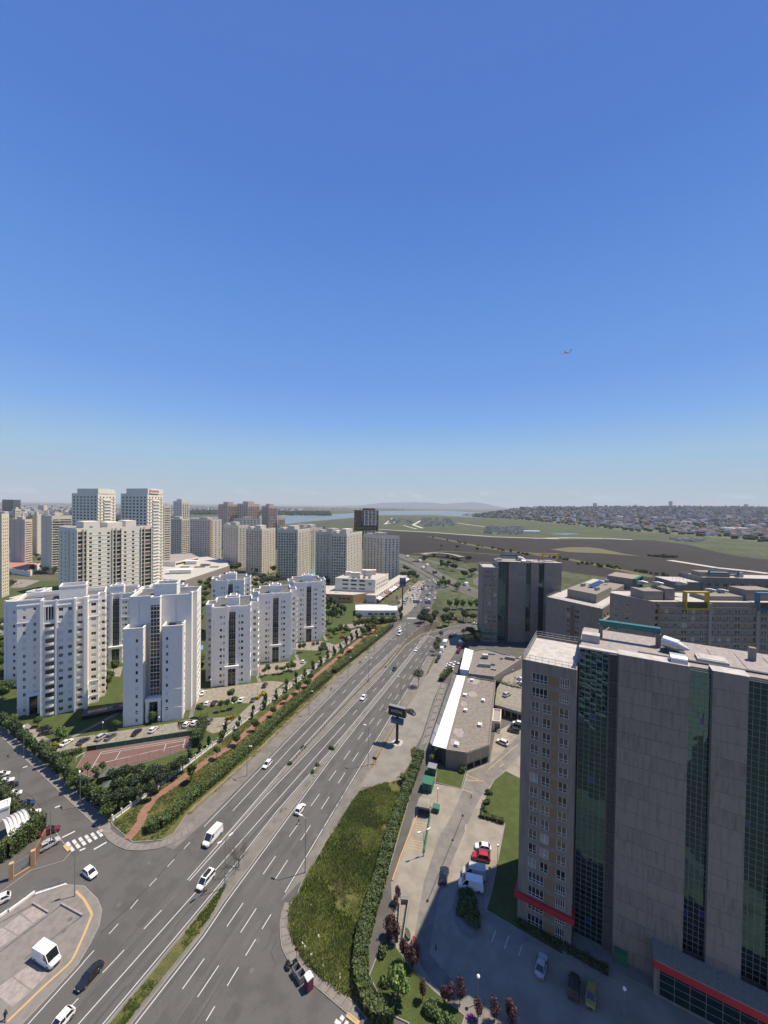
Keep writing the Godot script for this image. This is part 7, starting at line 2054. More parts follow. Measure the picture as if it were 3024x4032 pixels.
	for q in [V(18.41,-134.3), V(18.41,-131.1), V(17.34,-129.1), V(7.68,-119.2), V(6.97,-120.3)]: plant("fresh", q, 0.5, "light green shrub along the thick hedge", "light shrubs along the hedge")
	for q in [V(4.20,-83.42), V(3.44,-80.38), V(2.85,-76.65), V(2.33,-75.12), V(3.55,-75.56), V(4.97,-72.27), V(5.76,-71.69), V(6.63,-70.93), V(7.92,-66.65), V(11.63,-66.19), V(12.65,-65.87), V(14.36,-65.88), V(17.10,-63.99), V(19.74,-63.79), V(22.42,-63.13), V(1.86,-76.86), V(6.93,-71.90)]: plant("purple", q, rng.randf_range(0.6, 0.88), "purple leaved plum tree along the yard's lower edge", "purple trees", 0.2)
	plant("fresh", V(3.60,-66.43), 0.95, "large bright green tree on the lawn beside the purple trees", "", 0.2)
	for q in [V(1.45,-68.48), V(9.74,-64.86), V(10.66,-63.93), V(8.67,-64.69), V(12.06,-63.63), V(1.11,-73.43)]: plant("bush", q, 1.0, "dark bush on the lawn under the purple trees", "lawn bushes lower right", 0.2)
	for q in [V(32.87,-115.7), V(31.36,-111.9), V(29.54,-109.1)]: plant("bush", q, 0.9, "bush at the lawn edge near the yard", "bushes at the lawn edge", 0.2)
	# bare tree and tufts on the median
	var bare := thing("bare_tree", "bare leafless tree standing on the road median", "tree", v3(V(-33.60,-91.09), 0.13))
	part("trunk", trunk_mesh(2.0, 0.12, 12, 3.4, 5, M.bark, 16), bare)
	for q in [V(-21.11,-127.6), V(-17.00,-136.1), V(-21.89,-124.0), V(-17.88,-136.8)]: plant("bush", q, 0.6, "small scrubby bush on the central median", "median scrub", 0.13)
	for q in [V(-30.43,-128.0), V(-27.70,-136.5)]: plant("bush", q, 0.7, "round bush at the guard rail of the left median", "guard rail bushes", 0.13)
	# weeds
	var weed := [tuft_mesh(hg + [Color(0.13, 0.14, 0.035), Color(0.11, 0.14, 0.03)], 14, 0.55, 3), tuft_mesh([Color(0.14, 0.17, 0.04), Color(0.10, 0.13, 0.03), Color(0.2, 0.19, 0.06)], 12, 0.6, 4), tuft_mesh([Color(0.05, 0.085, 0.02), Color(0.07, 0.10, 0.03)], 14, 0.5, 5), tuft_mesh([Color(0.2, 0.17, 0.07), Color(0.15, 0.14, 0.05), Color(0.1, 0.12, 0.03)], 10, 0.5, 8)]
	var lot := PackedVector2Array([V(-19.15,-82.95), V(-18.29,-78.64), V(-16.50,-74.45), V(-12.53,-71.27), V(-7.07,-68.02), rd(62,-24), rd(68,-27), rd(90,-29.5), rd(128,-31), V(6.78,-121.6), V(-2.98,-117.4), V(-6.07,-116.0), V(-11.55,-102.9), V(-16.00,-91.19), V(-18.07,-84.07)])
	meadow_stuff("weeds", "rough grass and weeds of the vacant grass lot", lot, 24000, weed, 0.13, 0.5, 1.3)
	var st := PackedVector2Array([V(-72.03,-102.7), rd(99,-100.6), rd(160,-98.9), rd(262,-95.8), rd(262,-84), rd(178,-85.5), rd(110,-85), rd(86,-86), V(-56.94,-98.31), V(-63.29,-97.85)])
	meadow_stuff("strip_grass", "rough grass between the picket fence and the clipped hedge", st, 14000, weed, 0.11, 0.3, 0.8, strip(PackedVector2Array([V(-65.05,-98.36), V(-64.94,-101.4), V(-65.10,-104.0), V(-66.32,-106.5), V(-66.65,-111.9), V(-63.20,-118.9), V(-59.33,-127.6), rd(112,-95), rd(132,-95.2), rd(154,-94.6), rd(191,-94.3), rd(231,-93.9), rd(250,-91.5)]), -1.25, 1.25))
	var md := PackedVector2Array([rd(22,-63.6), rd(45,-62.4), rd(62,-61.5), rd(72,-61.2), rd(66,-59.4), rd(61,-59.0), rd(47,-59.9), rd(22,-60.3)])
	meadow_stuff("median_weeds", "weeds on the grassy end of the road median", md, 2200, [weed[0]], 0.14, 0.3, 0.8)
	var vg := road_line([93,-61.7, 120,-59.9, 142,-58.8, 184,-57.0, 184,-56.3, 142,-58.1, 118,-58.9, 93,-59.2])
	meadow_stuff("median_weeds", "dry weeds in the cracks of the long central median", vg, 500, [weed[1]], 0.14, 0.3, 0.7)
	var dw := [tuft_mesh([Color(0.22, 0.18, 0.08), Color(0.16, 0.14, 0.06), Color(0.09, 0.10, 0.03)], 12, 0.45, 6)]
	meadow_stuff("dry_grass", "dry yellow grass along the edges of road and gravel yard", road_line([84,-86.2, 110,-84.9, 178,-85.6, 236,-82, 236,-81, 178,-83.6, 110,-83.4, 84,-84.2]), 3000, dw, 0.1, 0.4, 0.9)
	meadow_stuff("dry_grass", "dry yellow grass at the gravel yard's lower corner", PackedVector2Array([V(-0.35,-118.5), V(5.83,-120.8), V(10.79,-124.8), V(13.05,-132.2), V(12.26,-138.3), V(10.78,-136.2), V(10.74,-129.6), V(7.52,-123.6), V(1.56,-120.7)]), 1500, dw, 0.05, 0.4, 0.9)
	for k in proto:
		for n in proto[k]: n.free()

# ---------- street furniture ----------
func lamp(label: String, p: Vector2, h: float, turn: float, double := false, group := "", y := 0.0, short := false) -> void:
	var key := "lamp%s%s%s" % [h, double, short]
	if not cache.has(key):
		var n := Node3D.new()
		var m := MB.new()
		m.tube(Vector3(0, -0.1, 0), Vector3(0, 0.5, 0), 0.18, 0.16, 8)
		m.tube(Vector3(0, 0.5, 0), Vector3(0, h, 0), 0.11 if not short else 0.06, 0.06 if not short else 0.05, 8)
		part("pole", m.mesh(M.galv), n)
		if short:
			var g := MB.new()
			for i in 8:
				for j in 5:
					var f := func(a: int, b: int) -> Vector3: return Vector3(0, h + 0.25, 0) + Vector3(cos(TAU * a / 8) * cos(PI * b / 5 - PI / 2), sin(PI * b / 5 - PI / 2), sin(TAU * a / 8) * cos(PI * b / 5 - PI / 2)) * 0.3
					g.quad(f.call(i, j), f.call(i, j + 1), f.call(i + 1, j + 1), f.call(i + 1, j))
			part("globe", g.mesh(M.white_trim), n)
		else:
			for s in ([-1.0, 1.0] if double else [1.0]):
				var a := MB.new()
				a.tube(Vector3(0, h - 0.05, 0), Vector3(s * 0.9, h + 0.35, 0), 0.05, 0.05, 6)
				part("arm", a.mesh(M.galv), n)
				var hd := MB.new()
				hd.boxb(Vector3(s * 1.35, h + 0.42, 0), Vector3(1.0, 0.16, 0.36), Basis(Vector3.BACK, s * 0.12))
				part("lamp_head", hd.mesh(M.frame), n)
		cache[key] = n
	copy(cache[key], "street_lamp", label, "street lamp", v3(p, y), turn, group)

func build_furniture() -> void:
	# lamps: along the left shoulder, the medians, the right verge
	var k := 0
	for p in [V(-42.74,-122.2), V(-29.99,-159.1), V(-17.22,-195.4), V(-4.78,-228.9), V(-4.70,-229.3), V(7.47,-263.7)]:
		lamp("lamp on the left shoulder beside the clipped hedge, number %s from the camera" % ["one", "two", "three", "four", "five", "six"][k], p, 9.5, ROAD, false, "left shoulder lamps")
		k += 1
	k = 0
	for p in [V(-6.53,-189.4), V(3.93,-216.2), V(15.70,-246.1)]:
		lamp(["nearest", "middle", "farthest"][k] + " double armed lamp on the guard railed median", p, 11.5, ROAD, true, "median lamps", 0.13)
		k += 1
	lamp("double armed lamp on the grassy median end near the car with roof box", V(-34.80,-85.89), 11.0, 0.9, true, "", 0.13)
	k = 0
	for p in [V(-17.52,-90.02), V(-4.17,-128.1), V(8.42,-165.4), V(21.62,-207.7)]:
		lamp(["tall lamp at the grass lot's edge beside the walking person", "tall lamp by the small dark board at the gravel yard", "tall lamp behind the furniture store billboard", "tall lamp by the sparse tree and planting strip"][k], p, 13.0, ROAD + PI, false, "right verge lamps")
		k += 1
	for q in [[V(-122.1,-130.7), "lamp on the side street pavement, farther from the junction"], [V(-85.60,-108.8), "lamp on the side street pavement, nearer the junction"]]: lamp(q[1], q[0], 9.0, 2.3, false, "side street lamps")
	for q in [[V(-104.2,-110.0), "lamp between the parked cars of the side street"], [V(-82.61,-95.59), "lamp beside the red car at the gate"], [V(-67.01,-83.71), "lamp at the plaza corner by the white hatchback"]]: lamp(q[1], q[0], 9.5, 0.5, false, "side street lamps")
	for q in [[V(-80.18,-179.7), "low globe lamp at the first tower's entrance"], [V(-61.54,-158.4), "low globe lamp on the lawn by yellow bushes"], [V(-56.80,-175.1), "low globe lamp by the inner drive"], [V(-42.05,-225.7), "low globe lamp near the farthest white tower"], [V(-104.2,-143.2), "low globe lamp behind the silver car"], [V(-85.46,-147.2), "low globe lamp beside the white car at the tennis court"], [V(-58.91,-143.1), "low globe lamp at the picket fence"], [V(-31.33,-228.9), "low globe lamp at the drive's bend"]]: lamp(q[1], q[0], 4.2, 0.0, false, "globe lamps of the white complex", 0.1, true)
	for q in [[V(16.70,-111.0), "globe lamp beside the garage entrance"], [V(28.74,-92.44), "globe lamp on the pavement by the white vans"], [V(17.61,-66.25), "globe lamp in the shaded drive"], [V(42.29,-64.82), "globe lamp on the dark lawn before the near tower"], [V(66.41,-194.3), "globe lamp on the parking deck lot"]]: lamp(q[1], q[0], 4.6, 0.0, false, "globe lamps of the yard", 0.1, true)
	lamp("double armed lamp at the foot of the garage ramp", V(11.00,-94.64), 6.0, 0.4, true, "", 0.1)
	# billboard
	var bp: Vector2 = V(5.95,-140.7)
	var s := thing("billboard", "tall black pole sign with white letters and a blue board below, on the gravel yard", "sign", v3(bp), deg_to_rad(-25.0))
	var m := MB.new()
	m.tube(Vector3(0, 0, 0), Vector3(0, 10, 0), 0.5, 0.5, 16)
	part("pole", m.mesh(M.black), s)
	boxpart("base_plate", s, -0.9, 0.9, 0.02, 0.3, 0.9, -0.9, "black")
	boxpart("board", s, -3.3, 3.3, 10.1, 13.4, 0.75, -0.75, "black")
	boxpart("board_cap", s, -3.3, 3.3, 13.41, 13.5, 0.75, -0.75, "galv")
	letters(s, "DOĞTAŞ", 1.2, plain(0.62, 0.62, 0.6, 0.6), Vector3(0, 11.9, 0.8), 0.0, false)
	boxpart("blue_board", s, -2.3, 2.3, 7.2, 9.1, 0.65, -0.65, "cyan_panel").set_surface_override_material(0, plain(0.012, 0.08, 0.17, 0.6))
	letters(s, "lova", 1.1, plain(0.16, 0.3, 0.46, 0.6), Vector3(-1.1, 8.0, 0.7))
	letters(s, "yatak", 0.85, plain(0.13, 0.27, 0.43, 0.6), Vector3(1.15, 7.95, 0.7), 0.0, false)
	var pad := MB.new()
	var pts := []
	for i in 14: pts.append(bp + Vector2.from_angle(TAU * i / 14) * rng.randf_range(1.9, 2.5))
	pad.flat(poly(pts), 0.03)
	struct("concrete_pad", pad.mesh(M.roof_pale))
	for q in [[V(-2.05,-128.6), "small dark board on two legs at the road verge", 1.4, 0.9, "black"]]:
		var b := thing("small_sign", q[1], "sign", v3(q[0]), -0.3)
		boxpart("board", b, -q[2] / 2, q[2] / 2, 1.6, 1.6 + q[3], 0.06, -0.06, q[4])
		boxpart("leg", b, -0.5, -0.42, 0, 1.6, 0.04, -0.04, "steel_dark")
		boxpart("leg", b, 0.42, 0.5, 0, 1.6, 0.04, -0.04, "steel_dark")
	var rs := thing("road_sign", "round red road sign on a thin pole by the waste containers", "sign", v3(V(-15.49,-71.92), 0.12), 0.3)
	boxpart("pole", rs, -0.035, 0.035, 0, 2.6, 0.035, -0.035, "galv")
	var disc := MB.new()
	disc.tube(Vector3(0, 2.7, 0.04), Vector3(0, 2.7, 0.08), 0.35, 0.35, 16)
	part("disc", disc.mesh(M.red_panel), rs)
	var tri := thing("road_sign", "grey backed triangular sign at the corner by the crossing", "sign", v3(V(-70.66,-101.9), 0.12), 0.6)
	boxpart("pole", tri, -0.035, 0.035, 0, 2.4, 0.035, -0.035, "galv")
	var tg := MB.new()
	tg.tri(Vector3(-0.45, 1.9, 0.05), Vector3(0.45, 1.9, 0.05), Vector3(0, 2.7, 0.05))
	tg.tri(Vector3(0.45, 1.9, 0.02), Vector3(-0.45, 1.9, 0.02), Vector3(0, 2.7, 0.02))
	part("plate", tg.mesh(M.galv), tri)
	# sign gantry over the far road and the tall blue pylon
	var gn := thing("sign_gantry", "road sign post with two grey boards over the far boulevard", "sign", v3(V(32.05,-315.1)), -0.2)
	boxpart("pole", gn, -0.2, 0.2, 0, 8.5, 0.2, -0.2, "galv")
	boxpart("beam", gn, -7, 7.5, 8.2, 8.5, 0.15, -0.15, "galv")
	for x in [-4.8, 4.8]: boxpart("sign_board", gn, x - 2.6, x + 2.6, 7.4, 10.2, 0.4, 0.2, "frame_grey")
	var py := thing("pylon_sign", "tall dark blue pylon sign at the shop parking", "sign", v3(V(16.52,-322.5)), -0.3)
	boxpart("pole", py, -0.5, 0.5, 0, 20, 0.4, -0.4, "steel_dark")
	boxpart("board", py, -2.6, 2.6, 20, 27, 0.6, -0.6, "glass_blue")
	# retaining wall and guard rail
	var rw := thing("retaining_wall", "streaked concrete retaining wall where the road dips to the right", "wall")
	var wl := road_line([196,-64.3, 215,-64.2, 232,-63.75, 245,-61.6, 257,-59.45, 262,-58.3])
	for i in wl.size() - 1:
		for j in 3:
			var a := wl[i].lerp(wl[i + 1], j / 3.0)
			var b := wl[i].lerp(wl[i + 1], (j + 0.985) / 3.0)
			var f := (i * 3 + j) / 15.0
			var h := lerpf(1.2, 5.2, smoothstep(0.0, 0.8, f))
			var w := MB.new()
			w.bar(v3(a, h * 0.5), v3(b, h * 0.5), 0.5, h)
			part("wall_panel", w.mesh(M.concrete if (i + j) % 2 else M.concrete_b), rw)
	var ln := PackedVector2Array([rd(262,-58.3), V(32.88,-270.5), V(39.03,-277.6)])
	for i in 2:
		var w := MB.new()
		w.bar(v3(ln[i], 2.4), v3(ln[i + 1], 2.4), 0.5, 4.8)
		part("wall_panel", w.mesh(M.concrete_b), rw)
	var gr := thing("guard_rail", "pale concrete post and rail fence along the left median", "guard rail")
	var gl := resample(road_line([112,-69.6, 140,-69.0, 175,-67.5, 196,-66.0, 232,-65.4, 257,-60.8]), 90)
	for i in 89:
		var w := MB.new()
		w.bar(v3(gl[i], 0.95), v3(gl[i + 1], 0.95), 0.14, 0.22)
		w.bar(v3(gl[i], 0.5), v3(gl[i + 1], 0.5), 0.1, 0.12)
		part("rail", w.mesh(M.kerb), gr)
		var q := MB.new()
		q.box(v3(gl[i], 0.6), Vector3(0.28, 1.1, 0.28), 0.3)
		part("post", q.mesh(M.kerb), gr)
	# picket fence
	var pf := thing("picket_fence", "long white picket fence with posts between the complex and the red path", "fence")
	var fl := resample(road_line([75,-102.4, 99,-101.3, 135,-100.6, 182,-98.9, 262,-96.6]), 75)
	for i in 74:
		var w := MB.new()
		w.box(v3(fl[i], 0.95), Vector3(0.3, 1.8, 0.3), 0.3)
		part("post", w.mesh(M.white_trim), pf)
		var q := MB.new()
		for e in 6: q.box(v3(fl[i].lerp(fl[i + 1], (e + 1) / 7.0), 0.75), Vector3(0.1, 1.0, 0.05), 1.24)
		q.bar(v3(fl[i], 0.45), v3(fl[i + 1], 0.45), 0.06, 0.12)
		q.bar(v3(fl[i], 1.1), v3(fl[i + 1], 1.1), 0.06, 0.12)
		q.bar(v3(fl[i], 0.2), v3(fl[i + 1], 0.2), 0.16, 0.2)
		part("picket_panel", q.mesh(M.white_trim), pf)
	# tennis court fence, net, goal
	var tf := thing("court_fence", "dark green wind screen fence along the far side of the tennis court", "fence")
	for e in [[V(-102.4,-133.1), V(-69.16,-143.8)]]:
		for i in 12:
			var a: Vector2 = e[0].lerp(e[1], i / 12.0)
			var b: Vector2 = e[0].lerp(e[1], (i + 1) / 12.0)
			var q := MB.new()
			q.bar(v3(a, 1.0), v3(a.lerp(b, 0.98), 1.0), 0.06, 1.8)
			part("screen_panel", q.mesh(M.green_panel if i > 0 else M.black), tf)
			var w := MB.new()
			w.tube(v3(a), v3(a, 3.4), 0.05, 0.05, 6)
			part("post", w.mesh(M.galv), tf)
	var nf := thing("court_fence", "thin wire fence along the near side of the tennis court", "fence")
	var nl := resample(PackedVector2Array([V(-91.30,-120.2), V(-82.35,-126.5), V(-67.14,-135.1)]), 10)
	for i in 10:
		var w := MB.new()
		w.tube(v3(nl[i]), v3(nl[i], 3.2), 0.05, 0.05, 6)
		part("post", w.mesh(M.galv), nf)
	var wr := MB.new()
	for y in [0.4, 1.2, 2.0, 2.8, 3.15]:
		for i in 9: wr.tube(v3(nl[i], y), v3(nl[i + 1], y), 0.02, 0.02, 3, false)
	part("wire", wr.mesh(M.galv), nf)
	for q in [[V(-80.30,-141.1), "white goal frame at the far side of the tennis court", 0.16], [V(-101.2,-128.6), "white goal frame at the left end of the court", 1.3]]:
		var g := thing("goal_frame", q[1], "goal", v3(q[0], 0.16), q[2])
		var w := MB.new()
		for x in [-1.3, 1.3]: w.bar(Vector3(x, 0, 0), Vector3(x, 1.7, 0), 0.09, 0.09)
		w.bar(Vector3(-1.3, 1.7, 0), Vector3(1.3, 1.7, 0), 0.09, 0.09)
		part("frame", w.mesh(M.white_trim), g)
	k = 0
	for q in [V(-85.51,-119.9), V(-81.11,-114.5)]:
		var g := thing("gazebo", ["green roofed gazebo nearer the tennis court, under dark trees", "green roofed gazebo nearer the street corner, under dark trees"][k], "gazebo", v3(q, 0.1), 0.4)
		k += 1
		var w := MB.new()
		for c in [[-1.7, -1.7], [1.7, -1.7], [1.7, 1.7], [-1.7, 1.7]]:
			var leg := MB.new()
			leg.slab(c[0] - 0.08, c[0] + 0.08, 0, 2.3, c[1] + 0.08, c[1] - 0.08)
			part("post", leg.mesh(M.rust), g)
		var cr := [Vector3(-2.2, 2.3, 2.2), Vector3(2.2, 2.3, 2.2), Vector3(2.2, 2.3, -2.2), Vector3(-2.2, 2.3, -2.2)]
		for i in 4: w.tri(cr[i], cr[(i + 1) % 4], Vector3(0, 3.5, 0))
		part("roof", w.mesh(plain(0.09, 0.11, 0.08, 0.7)), g)
	# handrail wall on the plaza
	var hr := thing("ramp_wall", "low white stepped ramp wall with handrails on the plaza", "wall")
	for e in [[V(-79.03,-79.18), V(-78.42,-80.53)], [V(-78.19,-80.28), V(-76.39,-84.31)], [V(-75.70,-83.70), V(-70.74,-86.05)]]:
		var w := MB.new()
		w.bar(v3(e[0], 0.35), v3(e[1], 0.35), 0.35, 0.5)
		part("wall", w.mesh(M.white_trim), hr)
		railing(hr, [e[0], e[1]], 0.6, 0.9, "galv", 1.2)
	for e in [[V(-74.66,-81.96), V(-69.65,-80.10)], [V(-68.53,-81.91), V(-62.12,-79.63)]]:
		var w := MB.new()
		w.bar(v3(e[0], 0.3), v3(e[1], 0.3), 0.3, 0.36)
		part("edge", w.mesh(M.roof_pink), hr)
	# waste containers, toilet cabin, bags
	k = 0
	for q in [V(-15.01,-70.20), V(-13.99,-69.29)]:
		var b := thing("waste_container", ["open grey metal waste container next to the black bags", "open grey metal waste container next to the maroon cabin"][k], "container", v3(q, 0.02), 0.75)
		k += 1
		for e in [[-0.7, 0.7, 0.62, 0.55], [-0.7, 0.7, -0.55, -0.62], [-0.7, -0.63, 0.55, -0.55], [0.63, 0.7, 0.55, -0.55]]: boxpart("side", b, e[0], e[1], 0.2, 1.35, e[2], e[3], "galv")
		boxpart("bottom", b, -0.63, 0.63, 0.2, 0.26, 0.55, -0.55, "black")
		for e in [[-0.55, 0.45], [0.55, 0.45], [-0.55, -0.45], [0.55, -0.45]]: boxpart("caster", b, e[0] - 0.08, e[0] + 0.08, 0, 0.2, e[1] + 0.08, e[1] - 0.08, "black")
	for i in 7:
		var g := RandomNumberGenerator.new()
		g.seed = 400 + i
		var b := MB.new()
		var rr := g.randf_range(0.32, 0.5)
		for a in 8:
			for j in 5:
				var f := func(x: int, y: int) -> Vector3: return Vector3(cos(TAU * x / 8) * cos(PI * y / 5 - PI / 2), sin(PI * y / 5 - PI / 2) * 0.8 + 0.75, sin(TAU * x / 8) * cos(PI * y / 5 - PI / 2)) * rr * (1.0 + 0.16 * sin(x % 8 * 2.3 + y * 1.7 + i))
				b.quad(f.call(a, j), f.call(a, j + 1), f.call(a + 1, j + 1), f.call(a + 1, j))
		var o := top("rubbish_bag", b.mesh(M.black))
		o.position = v3(V(-16.14,-70.94) + Vector2(g.randf_range(-1.0, 1.0), g.randf_range(-0.8, 0.8)), 0.0 if i < 5 else 0.45)
		tag(o, "black rubbish bag in the heap beside the waste containers", "bag", "rubbish bags")
	k = 0
	for q in [V(-11.99,-76.22), V(-14.73,-82.24), V(-14.98,-75.00), V(-14.32,-74.37), V(-12.85,-72.95), V(-10.61,-72.27), V(-7.08,-70.01), V(-6.90,-69.46), V(-17.54,-78.37), V(-2.46,-94.63), V(-0.94,-88.37), V(-10.33,-71.20)]:
		var g := RandomNumberGenerator.new()
		g.seed = 600 + k
		var b := MB.new()
		b.boxb(Vector3(0, 0.2, 0), Vector3(0.36, 0.1, 0.26) * g.randf_range(0.6, 1.3), Basis.from_euler(Vector3(g.randf(), g.randf() * 3.0, g.randf())))
		b.boxb(Vector3(0.25, 0.15, 0.1), Vector3(0.2, 0.12, 0.14) * g.randf_range(0.6, 1.3), Basis.from_euler(Vector3(g.randf(), g.randf() * 3.0, 0.4)))
		var o := top("litter", b.mesh(M.white_trim))
		o.position = v3(q, 0.2)
		tag(o, "white scrap of litter lying in the rough grass of the vacant lot", "litter", "litter in the grass lot")
		k += 1
	var wc := thing("portable_toilet", "maroon portable cabin with white roof on the road by the waste containers", "portable toilet", v3(V(-12.38,-68.14), 0.02), 0.72)
	var mar := plain(0.13, 0.014, 0.05, 0.5)
	boxpart("body", wc, -0.6, 0.6, 0.1, 2.15, 0.6, -0.6, "red_panel").set_surface_override_material(0, mar)
	boxpart("door", wc, -0.42, 0.42, 0.2, 2.0, 0.63, 0.6, "red_panel").set_surface_override_material(0, plain(0.17, 0.03, 0.075, 0.5))
	var rf := MB.new()
	for i in 8:
		var a0 := PI * i / 8
		var a1 := PI * (i + 1) / 8
		rf.quad(Vector3(cos(a0) * 0.66, 2.15 + sin(a0) * 0.28, 0.66), Vector3(cos(a1) * 0.66, 2.15 + sin(a1) * 0.28, 0.66), Vector3(cos(a1) * 0.66, 2.15 + sin(a1) * 0.28, -0.66), Vector3(cos(a0) * 0.66, 2.15 + sin(a0) * 0.28, -0.66))
		rf.tri(Vector3(cos(a0) * 0.66, 2.15 + sin(a0) * 0.28, 0.66), Vector3(cos(a1) * 0.66, 2.15 + sin(a1) * 0.28, 0.66), Vector3(0, 2.15, 0.66))
	part("roof", rf.mesh(M.white_trim), wc)
	# green cabins near the hedge, planters, cables
	k = 0
	for q in [[V(16.92,-124.8), 2.6, 2.2, 2.4], [V(14.70,-117.6), 2.9, 2.6, 3.4], [V(16.06,-108.9), 1.7, 1.3, 1.6]]:
		var b := thing("equipment_cabin", ["small green cabin with grey roof beside the thick hedge", "larger green roofed machine cabin beside the thick hedge", "small green cabinet beside the garage mouth"][k], "cabin", v3(q[0], 0.1), ROAD)
		boxpart("body", b, -q[1] / 2, q[1] / 2, 0, q[2], q[3] / 2, -q[3] / 2, "green_panel")
		boxpart("roof", b, -q[1] / 2 - 0.15, q[1] / 2 + 0.15, q[2], q[2] + 0.15, q[3] / 2 + 0.15, -q[3] / 2 - 0.15, ["galv", "green_panel", "green_panel"][k])
		boxpart("door", b, -0.4, 0.4, 0.05, q[2] * 0.8, q[3] / 2 + 0.03, q[3] / 2, "steel_dark")
		k += 1
	k = 0
	for q in [[V(5.95,-76.80), "green_panel", "long dark green planter, farthest of three on the yard"], [V(7.20,-75.28), "red_panel", "long red planter in the middle of three on the yard"], [V(7.76,-73.96), "red_panel", "long red planter nearest the building's shadow edge"]]:
		var b := thing("planter", q[2], "planter", v3(q[0], 0.1), 0.35 - k * 0.3)
		var w := MB.new()
		for i in 12:
			var a0 := TAU * i / 12
			var a1 := TAU * (i + 1) / 12
			var p0 := Vector3(cos(a0) * 0.45, 0, sin(a0) * 0.95)
			var p1 := Vector3(cos(a1) * 0.45, 0, sin(a1) * 0.95)
			w.quad(p1, p0, p0 * 1.15 + Vector3(0, 0.6, 0), p1 * 1.15 + Vector3(0, 0.6, 0))
			w.quad(p1 * 1.15 + Vector3(0, 0.6, 0), p0 * 1.15 + Vector3(0, 0.6, 0), p0 * 0.9 + Vector3(0, 0.6, 0), p1 * 0.9 + Vector3(0, 0.6, 0))
		part("tub", w.mesh(M[q[1]]), b)
		var so := MB.new()
		so.slab(-0.36, 0.36, 0.5, 0.55, 0.75, -0.75)
		part("soil", so.mesh(M.soil), b)
		k += 1
	var fb := thing("flower_bed", "patch of magenta flowers under the purple trees", "flowers", v3(V(15.82,-64.29), 0.2))
	var fm := crown(9, Vector3(1.2, 0.2, 0.7), 0.15, 300, 0.18, [Color(0.45, 0.06, 0.4), Color(0.3, 0.03, 0.3), Color(0.06, 0.1, 0.02)], 5)
	part("blossom", fm, fb)
	var bar := thing("barrier_arm", "long dark barrier rail lying across the yard drive", "barrier", v3(V(10.77,-83.64), 0.12))
	var bw := MB.new()
	bw.bar(Vector3(0, 0.1, 0), v3(V(23.31,-107.2) - V(10.77,-83.64), 0.1), 0.16, 0.12)
	part("rail", bw.mesh(M.steel_dark), bar)
	for f in [0.0, 0.33, 0.66, 1.0]:
		var w := MB.new()
		w.box(v3((V(23.31,-107.2) - V(10.77,-83.64)) * f, 0.15), Vector3(0.4, 0.3, 0.4), 0.3)
		part("foot", w.mesh(M.black), bar)
	for q in [[V(27.23,-114.1), "short dark bollard standing alone on the yard"], [V(11.34,-74.38), "short dark bollard in the shaded drive"]]:
		var b := thing("bollard", q[1], "bollard", v3(q[0], 0.1))
		var w := MB.new()
		w.tube(Vector3(0, 0, 0), Vector3(0, 1.0, 0), 0.13, 0.1, 10)
		part("post", w.mesh(M.black), b)
	k = 0
	for q in [V(-27.80,-203.9), V(-29.16,-197.9), V(-30.17,-194.3), V(-31.14,-190.8), V(-26.06,-205.5)]:
		var b := thing("exercise_machine", "small outdoor exercise machine on the maroon pad by the red path", "exercise machine", v3(q, 0.13), k * 1.1, "exercise machines")
		boxpart("post", b, -0.08, 0.08, 0, 1.5, 0.08, -0.08, "steel_dark" if k else "yellow_panel")
		boxpart("seat", b, -0.25, 0.25, 0.5, 0.6, 0.7, 0.1, "kerb")
		boxpart("handle", b, -0.4, 0.4, 1.4, 1.5, 0.06, -0.06, "steel_dark")
		k += 1
	for q in [[V(-18.85,-228.4), "red roofed picnic shelter on the strip by the path, nearer", 0.4], [V(-6.73,-262.1), "red roofed picnic shelter on the strip by the path, farther", 0.5]]:
		var b := thing("shelter", q[1], "shelter", v3(q[0], 0.1), ROAD)
		boxpart("roof", b, -1.5, 1.5, 2.2, 2.4, 1.6, -1.6, "tile_red")
		for e in [[-1.3, -1.4], [1.3, -1.4], [-1.3, 1.4], [1.3, 1.4]]: boxpart("post", b, e[0] - 0.07, e[0] + 0.07, 0, 2.2, e[1] + 0.07, e[1] - 0.07, "rust")
	var awn := thing("glass_kiosk", "dark glazed pavilion on the shaded lawn between the two nearest white towers", "pavilion", v3(V(-113.9,-157.8), 0.1), 0.5)
	boxpart("roof", awn, -7.5, 7.5, 1.5, 1.7, 2.6, -2.6, "steel_dark")
	boxpart("skylight", awn, -6.0, 6.0, 1.72, 1.8, 1.0, -1.0, "glass_mid")
	boxpart("wall", awn, -7.2, 7.2, 0, 1.5, 2.4, -2.4, "glass_dark")
	for k2 in cache:
		if cache[k2] is Node: cache[k2].free()
	for k2 in cache.keys():
		if k2.begins_with("lamp"): cache.erase(k2)

# ---------- vehicles ----------
var autos := {}
